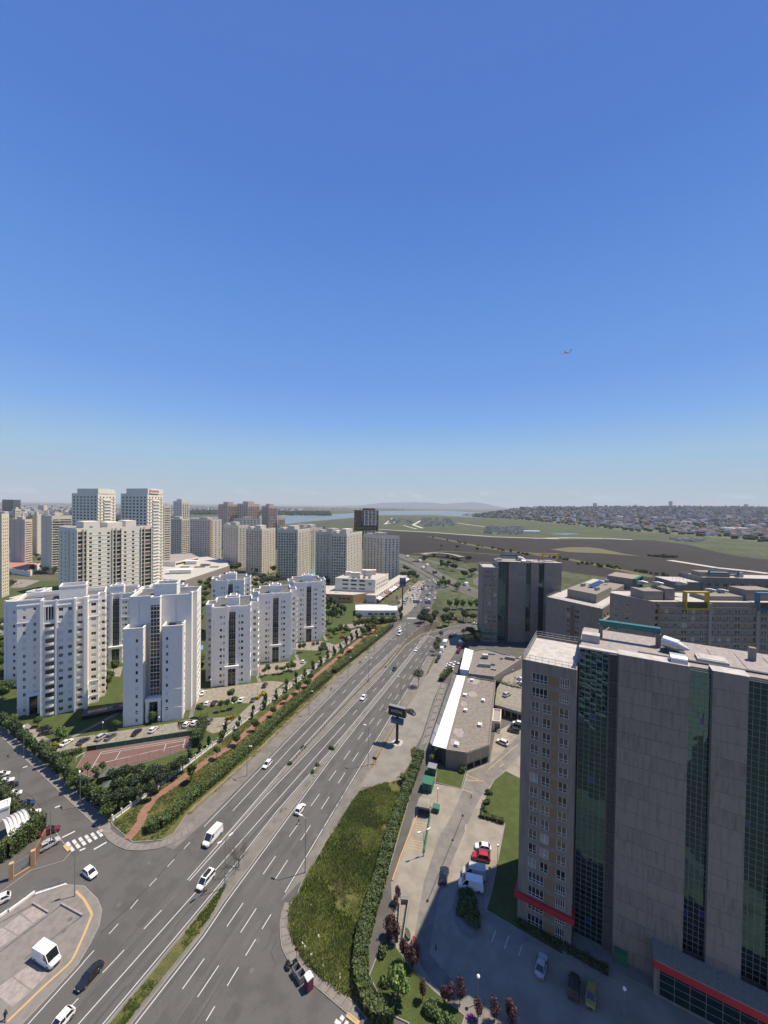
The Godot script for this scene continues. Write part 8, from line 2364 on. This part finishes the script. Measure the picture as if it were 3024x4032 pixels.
# stations: [z, half width, sill, belt]; cabin: [front base z, front roof z, rear roof z, rear base z, roof y, roof half width]
func make_car(st: Array, cab: Array, wheels: Array, wr: float, side_glass := true, roof_box := false) -> Node3D:
	var n := Node3D.new()
	var b := MB.new()
	var ring := func(s: Array) -> Array:
		var w: float = s[1]
		var lo: float = s[2]
		var hi: float = s[3]
		return [Vector3(w * 0.86, lo, s[0]), Vector3(w, lo + 0.12, s[0]), Vector3(w, lerpf(lo, hi, 0.6), s[0]), Vector3(w * 0.93, hi - 0.04, s[0]), Vector3(w * 0.72, hi, s[0]), Vector3(0, hi + 0.03, s[0]), Vector3(-w * 0.72, hi, s[0]), Vector3(-w * 0.93, hi - 0.04, s[0]), Vector3(-w, lerpf(lo, hi, 0.6), s[0]), Vector3(-w, lo + 0.12, s[0]), Vector3(-w * 0.86, lo, s[0])]
	for i in st.size() - 1:
		var p: Array = ring.call(st[i])
		var q: Array = ring.call(st[i + 1])
		for j in 10: b.quad(p[j], p[j + 1], q[j + 1], q[j])
		b.quad(p[10], p[0], q[0], q[10])
	for e in [[0, false], [st.size() - 1, true]]:
		var p: Array = ring.call(st[e[0]])
		var c := Vector3(0, (st[e[0]][2] + st[e[0]][3]) * 0.5, st[e[0]][0] + (0.05 if e[1] else -0.05))
		for j in 11: b.tri(p[j], p[(j + 1) % 11], c)
	var belt := func(z: float) -> float:
		for i in st.size() - 1:
			if z >= st[i][0] and z <= st[i + 1][0]: return lerpf(st[i][3], st[i + 1][3], (z - st[i][0]) / (st[i + 1][0] - st[i][0]))
		return st[0][3]
	var wb: float = st[2][1] * 0.9
	var wr2: float = cab[5]
	var y: float = cab[4]
	var fb := Vector3(wb, belt.call(cab[0]) - 0.01, cab[0])
	var ft := Vector3(wr2, y - 0.05, cab[1])
	var rt := Vector3(wr2, y - 0.05, cab[2])
	var rb := Vector3(wb, belt.call(cab[3]) - 0.01, cab[3])
	var mx := func(v: Vector3) -> Vector3: return Vector3(-v.x, v.y, v.z)
	# roof, slightly crowned
	var zs := [cab[1], lerpf(cab[1], cab[2], 0.3), lerpf(cab[1], cab[2], 0.7), cab[2]]
	for i in 3:
		var c0: float = y + (0.0 if i == 0 else 0.03)
		var c1: float = y + (0.03 if i < 2 else 0.0)
		for sg in [-1.0, 1.0]:
			b.quad(Vector3(0, c0 + 0.02, zs[i]), Vector3(sg * wr2, y - 0.05, zs[i]), Vector3(sg * wr2, y - 0.05, zs[i + 1]), Vector3(0, c1 + 0.02, zs[i + 1]))
	for sg in [1.0, -1.0]:
		var f := func(v: Vector3) -> Vector3: return Vector3(v.x * sg, v.y, v.z)
		for e in [[fb, ft], [rb, rt], [ft, rt], [fb.lerp(rb, 0.5), ft.lerp(rt, 0.45)]]: b.bar(f.call(e[0]), f.call(e[1]), 0.09, 0.09)
	if not side_glass:
		for sg in [1.0, -1.0]:
			var m0 := fb.lerp(rb, 0.3)
			var m1 := ft.lerp(rt, 0.18)
			b.quad(Vector3(m0.x * sg * 1.01, m0.y, m0.z), Vector3(rb.x * sg * 1.01, rb.y, rb.z), Vector3(rt.x * sg * 1.01, rt.y, rt.z), Vector3(m1.x * sg * 1.01, m1.y, m1.z))
		b.quad(rb + Vector3(0, 0, 0.02), mx.call(rb) + Vector3(0, 0, 0.02), mx.call(rt) + Vector3(0, 0, 0.02), rt + Vector3(0, 0, 0.02))
	part("body", b.mesh(M.white_trim), n)
	var g := MB.new()
	g.quad(mx.call(fb), fb, ft, mx.call(ft))
	part("windscreen", g.mesh(M.glass_dark), n)
	var g2 := MB.new()
	g2.quad(rb, mx.call(rb), mx.call(rt), rt)
	part("rear_window", g2.mesh(M.glass_dark), n)
	for sg in [1.0, -1.0]:
		var g3 := MB.new()
		g3.quad(Vector3(fb.x * sg, fb.y, fb.z), Vector3(rb.x * sg, rb.y, rb.z), Vector3(rt.x * sg, rt.y, rt.z), Vector3(ft.x * sg, ft.y, ft.z))
		part("side_window", g3.mesh(M.glass_dark), n)
		var mr := MB.new()
		mr.box(Vector3((wb + 0.12) * sg, fb.y + 0.08, fb.z + 0.35), Vector3(0.2, 0.14, 0.12))
		part("mirror", mr.mesh(M.black), n)
	for z in wheels:
		for sg in [1.0, -1.0]:
			var w := MB.new()
			var x: float = (st[2][1] - 0.1) * sg
			w.tube(Vector3(x - 0.11 * sg, wr, z), Vector3(x + 0.12 * sg, wr, z), wr, wr, 14)
			var o := part("wheel", w.mesh(M.black), n)
			var rm := MB.new()
			rm.tube(Vector3(x + 0.12 * sg, wr, z), Vector3(x + 0.135 * sg, wr, z), wr * 0.6, wr * 0.55, 10)
			part("rim", rm.mesh(M.galv), o)
	var f0: Array = st[0]
	var r0: Array = st[st.size() - 1]
	for sg in [1.0, -1.0]:
		var hl := MB.new()
		hl.box(Vector3(f0[1] * 0.72 * sg, lerpf(f0[2], f0[3], 0.72), f0[0] + 0.03), Vector3(0.36, 0.14, 0.22))
		part("headlight", hl.mesh(M.glass_pale), n)
		var tl := MB.new()
		tl.box(Vector3(r0[1] * 0.8 * sg, lerpf(r0[2], r0[3], 0.72), r0[0] - 0.02), Vector3(0.3, 0.2, 0.14))
		part("tail_light", tl.mesh(M.red_panel), n)
	var gr := MB.new()
	gr.box(Vector3(0, lerpf(f0[2], f0[3], 0.4), f0[0] - 0.04), Vector3(f0[1] * 1.3, 0.2, 0.08))
	part("grille", gr.mesh(M.black), n)
	if roof_box:
		var rbx := MB.new()
		rbx.box(Vector3(0, y + 0.2, 0.5), Vector3(0.8, 0.34, 1.7))
		part("roof_box", rbx.mesh(M.black), n)
	return n

func make_autos() -> void:
	autos.sedan = make_car([[-2.25, 0.62, 0.35, 0.62], [-2.0, 0.82, 0.24, 0.72], [-0.9, 0.89, 0.2, 0.88], [0.9, 0.89, 0.2, 0.92], [1.9, 0.84, 0.24, 0.93], [2.25, 0.66, 0.36, 0.84]], [-1.05, -0.35, 0.85, 1.65, 1.45, 0.6], [-1.35, 1.3], 0.32)
	autos.hatch = make_car([[-2.0, 0.62, 0.35, 0.64], [-1.75, 0.82, 0.24, 0.76], [-0.8, 0.87, 0.2, 0.92], [0.9, 0.87, 0.2, 0.95], [1.7, 0.83, 0.24, 0.96], [1.95, 0.7, 0.36, 0.9]], [-1.1, -0.35, 1.25, 1.8, 1.5, 0.62], [-1.25, 1.2], 0.32)
	autos.suv = make_car([[-2.2, 0.66, 0.42, 0.78], [-1.95, 0.86, 0.3, 0.92], [-0.9, 0.93, 0.26, 1.06], [1.0, 0.93, 0.26, 1.08], [1.9, 0.88, 0.3, 1.08], [2.2, 0.76, 0.42, 1.0]], [-1.2, -0.5, 1.55, 2.05, 1.72, 0.68], [-1.35, 1.35], 0.37)
	autos.mpv = make_car([[-2.15, 0.66, 0.4, 0.74], [-1.9, 0.84, 0.26, 0.92], [-1.0, 0.9, 0.22, 1.04], [1.0, 0.9, 0.22, 1.06], [2.0, 0.88, 0.26, 1.06], [2.2, 0.82, 0.36, 1.0]], [-1.45, -0.65, 2.0, 2.18, 1.84, 0.74], [-1.35, 1.35], 0.33, true, true)
	autos.minibus = make_car([[-2.95, 0.72, 0.42, 0.86], [-2.7, 0.94, 0.3, 1.06], [-1.7, 1.0, 0.26, 1.3], [1.4, 1.0, 0.26, 1.3], [2.7, 0.98, 0.3, 1.3], [2.95, 0.92, 0.4, 1.2]], [-2.2, -1.35, 2.75, 2.92, 2.5, 0.88], [-1.9, 1.9], 0.36)
	autos.van = make_car([[-2.75, 0.74, 0.42, 0.9], [-2.5, 0.96, 0.3, 1.1], [-1.6, 1.02, 0.26, 1.35], [1.4, 1.02, 0.26, 1.4], [2.6, 1.0, 0.3, 1.4], [2.8, 0.96, 0.38, 1.3]], [-2.0, -1.15, 2.6, 2.78, 2.55, 0.93], [-1.8, 1.75], 0.36, false)
	var tr := make_car([[-2.9, 0.95, 0.5, 1.2], [-2.8, 1.05, 0.42, 1.4], [-2.0, 1.08, 0.4, 1.6], [-1.3, 1.08, 0.4, 1.6], [-1.0, 1.06, 0.45, 1.6], [-0.9, 1.0, 0.5, 1.5]], [-2.75, -2.35, -1.1, -0.95, 2.6, 0.95], [-2.0, 2.2], 0.45)
	var bx := MB.new()
	bx.slab(-1.2, 1.2, 1.0, 3.6, -0.8, 4.2)
	part("cargo_box", bx.mesh(M.white_trim), tr)
	var ch := MB.new()
	ch.slab(-0.9, 0.9, 0.6, 0.98, -0.8, 4.1)
	part("chassis", ch.mesh(M.black), tr)
	autos.truck = tr

var paints := {}
func car(kind: String, colour: String, p: Vector2, turn: float, label: String, group := "", y := 0.02, box_colour := "") -> void:
	if paints.is_empty():
		for q in [["white", 0.75, 0.75, 0.74], ["black", 0.012, 0.012, 0.014], ["grey", 0.10, 0.105, 0.11], ["dark", 0.03, 0.033, 0.038], ["silver", 0.40, 0.41, 0.42], ["red", 0.38, 0.012, 0.02], ["blue", 0.02, 0.035, 0.10], ["maroon", 0.12, 0.012, 0.02], ["yellow", 0.26, 0.24, 0.06], ["lightblue", 0.12, 0.28, 0.45], ["cream", 0.6, 0.56, 0.46]]:
			var m := plain(q[1], q[2], q[3], 0.28)
			m.clearcoat_enabled = true
			m.clearcoat_roughness = 0.05
			paints[q[0]] = m
	var nm := {"sedan": "sedan_car", "hatch": "hatchback_car", "suv": "suv_car", "mpv": "estate_car", "minibus": "minibus", "van": "panel_van", "truck": "box_truck"}
	var cat := {"minibus": "minibus", "van": "van", "truck": "truck"}
	var o := copy(autos[kind], nm[kind], label, cat.get(kind, "car"), v3(p, y), turn, group)
	o.get_node("body").set_surface_override_material(0, paints[colour])
	if box_colour: o.get_node("cargo_box").set_surface_override_material(0, paints[box_colour])

func build_vehicles() -> void:
	rng.seed = 55
	make_autos()
	var away := ROAD
	var here := ROAD + PI
	# moving traffic near the camera
	car("hatch", "white", V(-67.50,-88.70), -2.02, "white hatchback turning at the junction by the plaza lamp")
	car("van", "white", V(-62.62,-71.67), -1.91, "large white panel van parked on the brick plaza at lower left", "", 0.13)
	car("sedan", "black", V(-52.57,-69.13), here + 0.02, "black sedan driving on the boulevard at the lower left")
	car("hatch", "white", V(-52.57,-62.73), here, "white car just entering at the bottom edge")
	car("hatch", "white", V(-82.10,-81.99), 2.3, "white car cut by the left edge on the plaza ramp", "", 0.1)
	car("van", "white", V(-43.24,-98.57), here, "white panel van driving towards the camera near the corner")
	car("mpv", "white", V(-39.74,-87.10), here, "white estate car with a black roof box on the boulevard")
	car("hatch", "white", V(-22.67,-108.4), away, "white hatchback driving away next to the walking person")
	car("hatch", "white", V(-37.68,-127.2), here, "white car in the left lane beside the clipped hedge lamp")
	car("sedan", "white", V(-8.13,-172.9), here, "white sedan in the middle carriageway beside the guard rail")
	car("hatch", "dark", V(6.70,-203.8), here, "dark small car on the middle carriageway")
	car("sedan", "white", V(20.62,-231.6), here - 0.1, "white and black sedan near the start of the right hand curve")
	car("minibus", "white", V(11.79,-260.1), here, "white minibus on the left boulevard before the crossing")
	car("hatch", "white", V(12.20,-272.3), here, "white car directly behind the white minibus")
	car("hatch", "dark", V(38.31,-321.8), here, "dark car just past the zebra crossing")
	car("sedan", "dark", V(12.67,-161.1), -2.44, "dark grey car parked alone on the gravel by the billboard", "", 0.03)
	car("hatch", "white", V(68.29,-285.3), -1.5, "white car on the far end of the right hand curve")
	# side street, left
	var sg := "cars parked along the side street"
	for q in [[V(-119.4,-120.3), "white", "first white car at the left edge of the side street row", "hatch"], [V(-115.7,-117.5), "white", "white car second in the side street row", "sedan"], [V(-112.7,-115.7), "black", "black sedan in the side street row", "sedan"], [V(-108.1,-112.3), "white", "white hatchback by the lamp in the side street row", "hatch"], [V(-100.9,-108.3), "blue", "dark blue car nearest the gate fence in the side street row", "suv"], [V(-96.60,-105.3), "white", "white car at the near end of the side street row", "sedan"]]: car(q[3], q[1], q[0], -0.95, q[2], sg, 0.1)
	car("sedan", "maroon", V(-86.64,-99.89), -0.95, "dark red car behind the silver car by the gate", "", 0.1)
	car("suv", "silver", V(-83.21,-95.93), -0.6, "large silver estate car parked beside the gate wall", "", 0.1)
	# car parks of the white complex
	var cg := "cars parked in the white complex"
	for q in [[V(-128.1,-145.8), "dark", "dark sedan, upper of the two in the lot left of the large tower", "sedan", -1.1], [V(-125.0,-142.7), "dark", "dark sedan, lower of the two in the lot left of the large tower", "sedan", -1.1], [V(-112.8,-137.1), "white", "white car next to the yellow bushes in the left lot", "sedan", -0.15], [V(-107.6,-138.2), "dark", "dark car right of the white car in the left lot", "sedan", -0.2], [V(-102.8,-140.6), "silver", "silver pickup like car in the left lot", "suv", -0.15], [V(-99.70,-141.0), "grey", "grey car right of the silver one in the left lot", "sedan", -0.15], [V(-91.95,-143.9), "black", "black car alone before the stepped tower", "sedan", -0.05], [V(-86.83,-145.6), "white", "white car before the stepped tower's entrance", "hatch", -0.05], [V(-76.02,-149.5), "white", "white car, left of the pair above the court corner", "hatch", -0.02], [V(-73.45,-150.4), "white", "white car with black roof, right of the pair above the court corner", "hatch", -0.02],
		[V(-81.41,-174.7), "white", "white car alone below the first tower of the row", "sedan", 0.0], [V(-77.73,-163.8), "black", "black car, left of the three below the lawn", "sedan", 0.0], [V(-75.16,-165.4), "white", "white car, middle of the three in the car park", "hatch", 0.0], [V(-72.61,-166.0), "black", "black car, right of the three in the car park", "sedan", 0.0], [V(-68.24,-151.9), "grey", "grey car at the end of the row near the court hedge", "hatch", 0.0], [V(-61.85,-169.2), "white", "white car right of the small lawn trees", "sedan", 0.0], [V(-56.71,-169.5), "grey", "grey car beside the yellow bushes near the drive", "sedan", 0.0], [V(-55.74,-182.9), "dark", "dark suv parked near the first tower's right corner", "suv", 0.0], [V(-61.24,-205.2), "blue", "dark blue car before the middle white tower", "hatch", 0.05], [V(-43.59,-211.4), "white", "white car on the drive by the middle tower's corner", "hatch", 0.05], [V(-50.71,-237.3), "dark", "dark car, first of the four before the farthest white tower", "hatch", 0.3], [V(-48.29,-238.4), "dark", "dark car, second of the four before the farthest white tower", "hatch", 0.3], [V(-42.88,-239.3), "dark", "dark car, third of the four before the farthest white tower", "hatch", 0.3], [V(-40.56,-240.9), "dark", "dark car, fourth of the four before the farthest white tower", "hatch", 0.3], [V(-33.96,-231.8), "dark", "dark van under the tree near the drive's bend", "suv", 0.3], [V(-25.85,-251.6), "red", "red car on the inner drive by the roundabout", "sedan", -1.3], [V(-22.30,-247.1), "grey", "grey car parked below the red one", "hatch", -0.2]]: car(q[3], q[1], q[0], q[4], q[2], cg, 0.14)
	# parked trucks and cars on the right service lane
	car("truck", "white", V(39.89,-241.5), away, "white box truck parked on the service lane", "", 0.02, "white")
	car("van", "white", V(36.24,-232.1), away, "white van parked in front of the box truck", "")
	car("hatch", "white", V(34.42,-226.3), away, "white car parked before the white van on the service lane")
	car("sedan", "dark", V(32.76,-220.7), away, "dark car, farther of two at the planting strip")
	car("sedan", "black", V(30.77,-215.4), away, "black car, nearer of two at the planting strip")
	car("truck", "lightblue", V(49.24,-240.8), away + 0.1, "light blue truck parked by the dark trees", "", 0.02, "grey")
	car("hatch", "red", V(47.39,-234.5), away, "red car behind the light blue truck")
	car("suv", "dark", V(45.53,-229.5), away, "dark car behind the red one by the second showroom")
	car("sedan", "dark", V(45.93,-257.3), away - 0.4, "dark car at the mouth of the service lane")
	car("hatch", "white", V(49.30,-260.8), away - 0.5, "white car at the mouth of the service lane")
	for q in [[V(40.68,-212.4), "white car, farthest of four angled beside the white canopy"], [V(37.86,-210.6), "white car, second of four angled beside the white canopy"], [V(36.89,-207.7), "white car, third of four angled beside the white canopy"], [V(35.91,-204.3), "white car, nearest of four angled beside the white canopy"]]: car("sedan", "white", q[0], -1.67, q[1], "white cars by the canopy", 0.03)
	car("truck", "red", V(54.93,-297.0), -1.9, "truck with red cab and pale trailer behind the dark trees", "", 0.0, "cream")
	# right yard
	car("suv", "silver", V(55.03,-168.5), -0.9, "silver suv on the raised parking deck", "", 4.21)
	for q in [[V(66.68,-184.3), "white car on the deck's far side, farther"], [V(65.32,-179.8), "white car on the deck's far side, nearer"]]: car("hatch", "white", q[0], 0.4, q[1], "white cars on the deck", 4.21)
	car("suv", "dark", V(51.42,-148.3), 1.15, "dark suv in the lot beside the near tower, nearer", "", 0.12)
	car("suv", "dark", V(53.53,-151.3), 1.15, "dark suv in the lot beside the near tower, middle", "", 0.12)
	car("suv", "white", V(54.86,-153.0), 1.15, "white suv in the lot beside the near tower, farther", "", 0.12)
	car("suv", "white", V(44.69,-140.6), 0.85, "white suv parked in the yellow bays by the showroom", "", 0.12)
	car("sedan", "black", V(15.27,-89.16), away, "black sedan driving on the yard beside the white vans", "", 0.12)
	car("hatch", "white", V(26.33,-96.76), 1.35, "white car with dark windows behind the red car", "", 0.11)
	car("suv", "red", V(25.18,-94.02), 1.35, "red small suv parked in the yard", "", 0.11)
	car("van", "silver", V(22.32,-89.56), 1.35, "grey white van behind the large white van in the yard", "", 0.11)
	car("van", "white", V(20.97,-86.77), 1.35, "large white panel van parked in the yard by the island", "", 0.11)
	car("sedan", "silver", V(30.89,-71.59), -0.58, "pale sedan parked in the deep shade before the near tower", "", 0.12)
	car("suv", "dark", V(35.49,-68.39), -0.55, "dark suv parked in the deep shade before the near tower", "", 0.12)
	car("hatch", "yellow", V(37.91,-67.19), -0.55 + PI, "yellow and black car parked in the deep shade", "", 0.12)
	# traffic jam and shop parking beyond the crossing
	var jam := [V(53.71,-417.2), V(56.65,-412.4), V(51.39,-401.8), V(46.61,-383.0), V(49.04,-375.3), V(40.94,-362.4), V(49.09,-362.8), V(38.56,-323.6), V(35.75,-331.4), V(28.49,-333.0), V(60.34,-426.7), V(48.55,-394.1), V(52.50,-386.0), V(43.26,-374.9)]
	for p in jam: car(["hatch", "sedan", "suv"][rng.randi() % 3], ["white", "dark", "grey", "white", "black", "silver"][rng.randi() % 6], p, here + 0.1, "car queueing in the traffic beyond the crossing", "cars in the far traffic queue")
	car("minibus", "white", V(42.25,-350.8), here + 0.1, "white minibus in the middle of the far traffic queue")
	var parked := [V(15.34,-349.4), V(20.43,-340.9), V(19.57,-345.2), V(34.81,-355.0), V(38.46,-371.1), V(33.88,-376.9), V(30.06,-366.6), V(30.45,-357.0), V(27.19,-359.2), V(25.50,-351.3), V(37.44,-396.3), V(41.14,-401.7), V(44.75,-399.6), V(41.20,-408.9), V(33.13,-389.8), V(28.05,-397.4), V(30.43,-413.2), V(50.05,-448.3), V(45.08,-441.5), V(27.42,-407.5), V(25.87,-373.9), V(13.63,-364.7), V(25.50,-387.1), V(29.22,-374.1), V(36.42,-385.1), V(44.07,-417.9), V(37.49,-411.2), V(32.41,-404.8), V(46.48,-434.6), V(48.77,-418.2), V(41.65,-427.5), V(22.60,-359.0), V(14.61,-344.9), V(25.79,-363.9), V(32.41,-366.7)]
	for p in parked: car(["hatch", "sedan", "suv", "minibus"][rng.randi() % 4], ["white", "dark", "grey", "white", "black", "silver", "white"][rng.randi() % 7], p, here + rng.randf_range(-0.2, 0.5), "vehicle parked in the crowded lot before the shops", "vehicles parked before the shops")
	for p in [V(53.73,-449.3), V(58.83,-453.4), V(59.28,-442.5), V(60.45,-435.5)]: car("hatch", "white", p, here + 0.4, "white car merging where the far road meets the highway", "merging cars")
	for p in [V(89.99,-430.7), V(91.08,-426.1), V(92.70,-421.0), V(56.21,-602.1), V(42.29,-655.3), V(72.30,-478.0), V(90.60,-402.5), V(63.05,-559.8), V(57.16,-537.5), V(47.58,-614.7), V(77.54,-454.7)]: car(["hatch", "sedan", "truck"][rng.randi() % 3], ["white", "dark", "silver"][rng.randi() % 3], p, -0.85 + (PI if rng.randf() < 0.5 else 0.0), "small vehicle on the far highway", "vehicles on the highway")
	car("truck", "dark", V(67.88,-502.0), -0.85, "dark truck on the far highway", "", 0.0, "dark")
	var rowc := [V(-163.8,-460.5), V(-156.8,-453.1), V(-150.1,-446.0), V(-147.1,-450.0), V(-141.8,-446.6), V(-135.3,-439.7), V(-152.3,-461.3), V(-141.3,-454.3), V(-128.1,-429.6), V(-127.7,-419.5), V(-150.4,-438.6)]
	for p in rowc: car("hatch", ["white", "white", "silver", "dark", "red"][rng.randi() % 5], p, 0.6, "car parked below the grey ribbed towers", "cars below the ribbed towers", 0.12)
	for p in [V(-391.9,-400.9), V(-382.6,-395.3), V(-381.9,-398.5), V(-381.1,-401.6), V(-383.1,-407.9), V(-378.9,-389.5), V(-371.3,-390.0), V(-491.4,-549.3), V(-506.7,-530.5)]: car("hatch", "white", p, 0.5, "white car parked in the lot below the red roofed building", "cars at the far left", 0.12)
	for k in autos: autos[k].free()

# ---------- people ----------
func build_people() -> void:
	for q in [["person", "person in grey top and black trousers walking across the boulevard", V(-22.04,-103.9), 1.3, true, Color(0.16, 0.18, 0.22), Color(0.012, 0.012, 0.016), 0.02], ["person", "left of two people in dark clothes walking on the left shoulder", V(-12.23,-211.3), 2.6, true, Color(0.02, 0.02, 0.025), Color(0.03, 0.03, 0.04), 0.02], ["person", "right of two people in dark clothes walking on the left shoulder", V(-11.57,-211.6), 2.6, true, Color(0.012, 0.012, 0.014), Color(0.02, 0.02, 0.03), 0.02], ["person", "person in dark clothes standing on the shoulder by the hedge end", V(-23.72,-179.9), 0.6, false, Color(0.03, 0.03, 0.035), Color(0.015, 0.015, 0.02), 0.02], ["person", "person in dark clothes on the plaza at the bottom left edge", V(-62.23,-63.24), 1.0, true, Color(0.014, 0.014, 0.018), Color(0.01, 0.01, 0.012), 0.13], ["person", "person in dark clothes by the cars on the parking deck", V(64.06,-184.3), 0.4, false, Color(0.02, 0.02, 0.02), Color(0.015, 0.015, 0.02), 4.2]]:
		var t := thing(q[0], q[1], "person", v3(q[2], q[7]), q[3])
		part("body", person_mesh(q[4], q[5], q[6]), t)

func person_mesh(walk: bool, shirt: Color, trousers: Color) -> ArrayMesh:
	var skin := Color(0.42, 0.26, 0.18)
	var hair := Color(0.02, 0.014, 0.01)
	var s := 0.30 if walk else 0.06
	var bones := [[Vector3(0, 0.98, 0), Vector3(0, 1.36, 0), 0.135, 0.155, shirt], [Vector3(-0.13, 1.38, 0), Vector3(0.13, 1.38, 0), 0.085, 0.085, shirt], [Vector3(0, 1.42, 0), Vector3(0, 1.55, -0.01), 0.055, 0.055, skin], [Vector3(0, 1.60, -0.015), Vector3(0, 1.68, -0.01), 0.085, 0.098, skin], [Vector3(0, 1.70, 0.02), Vector3(0, 1.72, 0.0), 0.098, 0.095, hair], [Vector3(0, 1.61, -0.105), Vector3(0, 1.60, -0.115), 0.018, 0.018, skin],
		[Vector3(-0.08, 0.95, 0), Vector3(0.08, 0.95, 0), 0.13, 0.13, trousers]]
	for g in [-1.0, 1.0]:
		var f: float = s * g
		bones.append([Vector3(0.09 * g, 0.92, 0), Vector3(0.10 * g, 0.50, -f * 0.6 - 0.03), 0.10, 0.07, trousers])
		bones.append([Vector3(0.10 * g, 0.50, -f * 0.6 - 0.03), Vector3(0.10 * g, 0.09, -f + (0.14 if f < 0 else 0.0)), 0.068, 0.045, trousers])
		bones.append([Vector3(0.10 * g, 0.05, -f + 0.05 + (0.14 if f < 0 else 0.0)), Vector3(0.11 * g, 0.04, -f - 0.15 + (0.14 if f < 0 else 0.0)), 0.045, 0.04, Color(0.02, 0.02, 0.02)])
		bones.append([Vector3(0.19 * g, 1.38, 0), Vector3(0.23 * g, 1.10, f * 0.45), 0.058, 0.046, shirt])
		bones.append([Vector3(0.23 * g, 1.10, f * 0.45), Vector3(0.22 * g, 0.86, f * 0.8 - 0.06), 0.044, 0.034, shirt])
		bones.append([Vector3(0.22 * g, 0.85, f * 0.8 - 0.07), Vector3(0.215 * g, 0.78, f * 0.85 - 0.09), 0.034, 0.03, skin])
		for k in 4: bones.append([Vector3(0.215 * g, 0.79, f * 0.85 - 0.115 + k * 0.018), Vector3(0.205 * g, 0.705 + 0.008 * absf(k - 1.5), f * 0.85 - 0.12 + k * 0.018), 0.010, 0.008, skin])
		bones.append([Vector3(0.21 * g, 0.82, f * 0.85 - 0.11), Vector3(0.20 * g, 0.755, f * 0.85 - 0.15), 0.011, 0.009, skin])
	# a signed field of tapered capsules joined smoothly, meshed as surface nets
	var cell := 0.03
	var lo := Vector3(-0.42, -0.03, -0.6)
	var dim := Vector3i(29, 62, 40)
	var fld := PackedFloat32Array()
	fld.resize(dim.x * dim.y * dim.z)
	fld.fill(9.0)
	var own := PackedInt32Array()
	own.resize(fld.size())
	var near := PackedFloat32Array()
	near.resize(fld.size())
	near.fill(9.0)
	for b in bones.size():
		var a: Vector3 = bones[b][0]
		var e: Vector3 = bones[b][1]
		var ra: float = bones[b][2]
		var re: float = bones[b][3]
		var mn := ((a.min(e) - Vector3.ONE * (maxf(ra, re) + 0.09)) - lo) / cell
		var mxx := ((a.max(e) + Vector3.ONE * (maxf(ra, re) + 0.09)) - lo) / cell
		var d := e - a
		var dd := maxf(d.length_squared(), 1e-6)
		for z in range(maxi(0, int(mn.z)), mini(dim.z, int(mxx.z) + 2)):
			for y in range(maxi(0, int(mn.y)), mini(dim.y, int(mxx.y) + 2)):
				for x in range(maxi(0, int(mn.x)), mini(dim.x, int(mxx.x) + 2)):
					var p := lo + Vector3(x, y, z) * cell
					var t := clampf((p - a).dot(d) / dd, 0, 1)
					var v := p.distance_to(a + d * t) - lerpf(ra, re, t)
					var i := x + dim.x * (y + dim.y * z)
					if v < near[i]:
						near[i] = v
						own[i] = b
					var h := clampf(0.5 + 0.5 * (fld[i] - v) / 0.03, 0, 1)
					fld[i] = lerpf(fld[i], v, h) - 0.03 * h * (1.0 - h)
	var idx := {}
	var pts := []
	var cs := []
	for z in dim.z - 1:
		for y in dim.y - 1:
			for x in dim.x - 1:
				var base := x + dim.x * (y + dim.y * z)
				var sum := Vector3.ZERO
				var n := 0
				var c := [base, base + 1, base + dim.x, base + dim.x + 1, base + dim.x * dim.y, base + 1 + dim.x * dim.y, base + dim.x + dim.x * dim.y, base + 1 + dim.x + dim.x * dim.y]
				var neg := 0
				for k in 8:
					if fld[c[k]] < 0: neg += 1
				if neg == 0 or neg == 8: continue
				for e in [[0, 1], [2, 3], [4, 5], [6, 7], [0, 2], [1, 3], [4, 6], [5, 7], [0, 4], [1, 5], [2, 6], [3, 7]]:
					var va := fld[c[e[0]]]
					var vb := fld[c[e[1]]]
					if (va < 0) != (vb < 0):
						var pa := Vector3(e[0] & 1, (e[0] >> 1) & 1, e[0] >> 2)
						var pb := Vector3(e[1] & 1, (e[1] >> 1) & 1, e[1] >> 2)
						sum += pa.lerp(pb, va / (va - vb))
						n += 1
				idx[base] = pts.size()
				pts.append(lo + (Vector3(x, y, z) + sum / n) * cell)
				cs.append(bones[own[base]][4])
	var m := MB.new()
	var step := [1, dim.x, dim.x * dim.y]
	for key in idx:
		for ax in 3:
			var va := fld[key]
			var vb := fld[key + step[ax]]
			if (va < 0) == (vb < 0): continue
			var u: int = step[(ax + 1) % 3]
			var w: int = step[(ax + 2) % 3]
			if not (idx.has(key - u) and idx.has(key - w) and idx.has(key - u - w)): continue
			var q := [pts[idx[key]], pts[idx[key - u]], pts[idx[key - u - w]], pts[idx[key - w]]]
			m.col = cs[idx[key]]
			if va < 0: m.quad(q[0], q[1], q[2], q[3])
			else: m.quad(q[3], q[2], q[1], q[0])
	var mat := plain(1, 1, 1, 0.8)
	mat.vertex_color_use_as_albedo = true
	return m.mesh(mat)
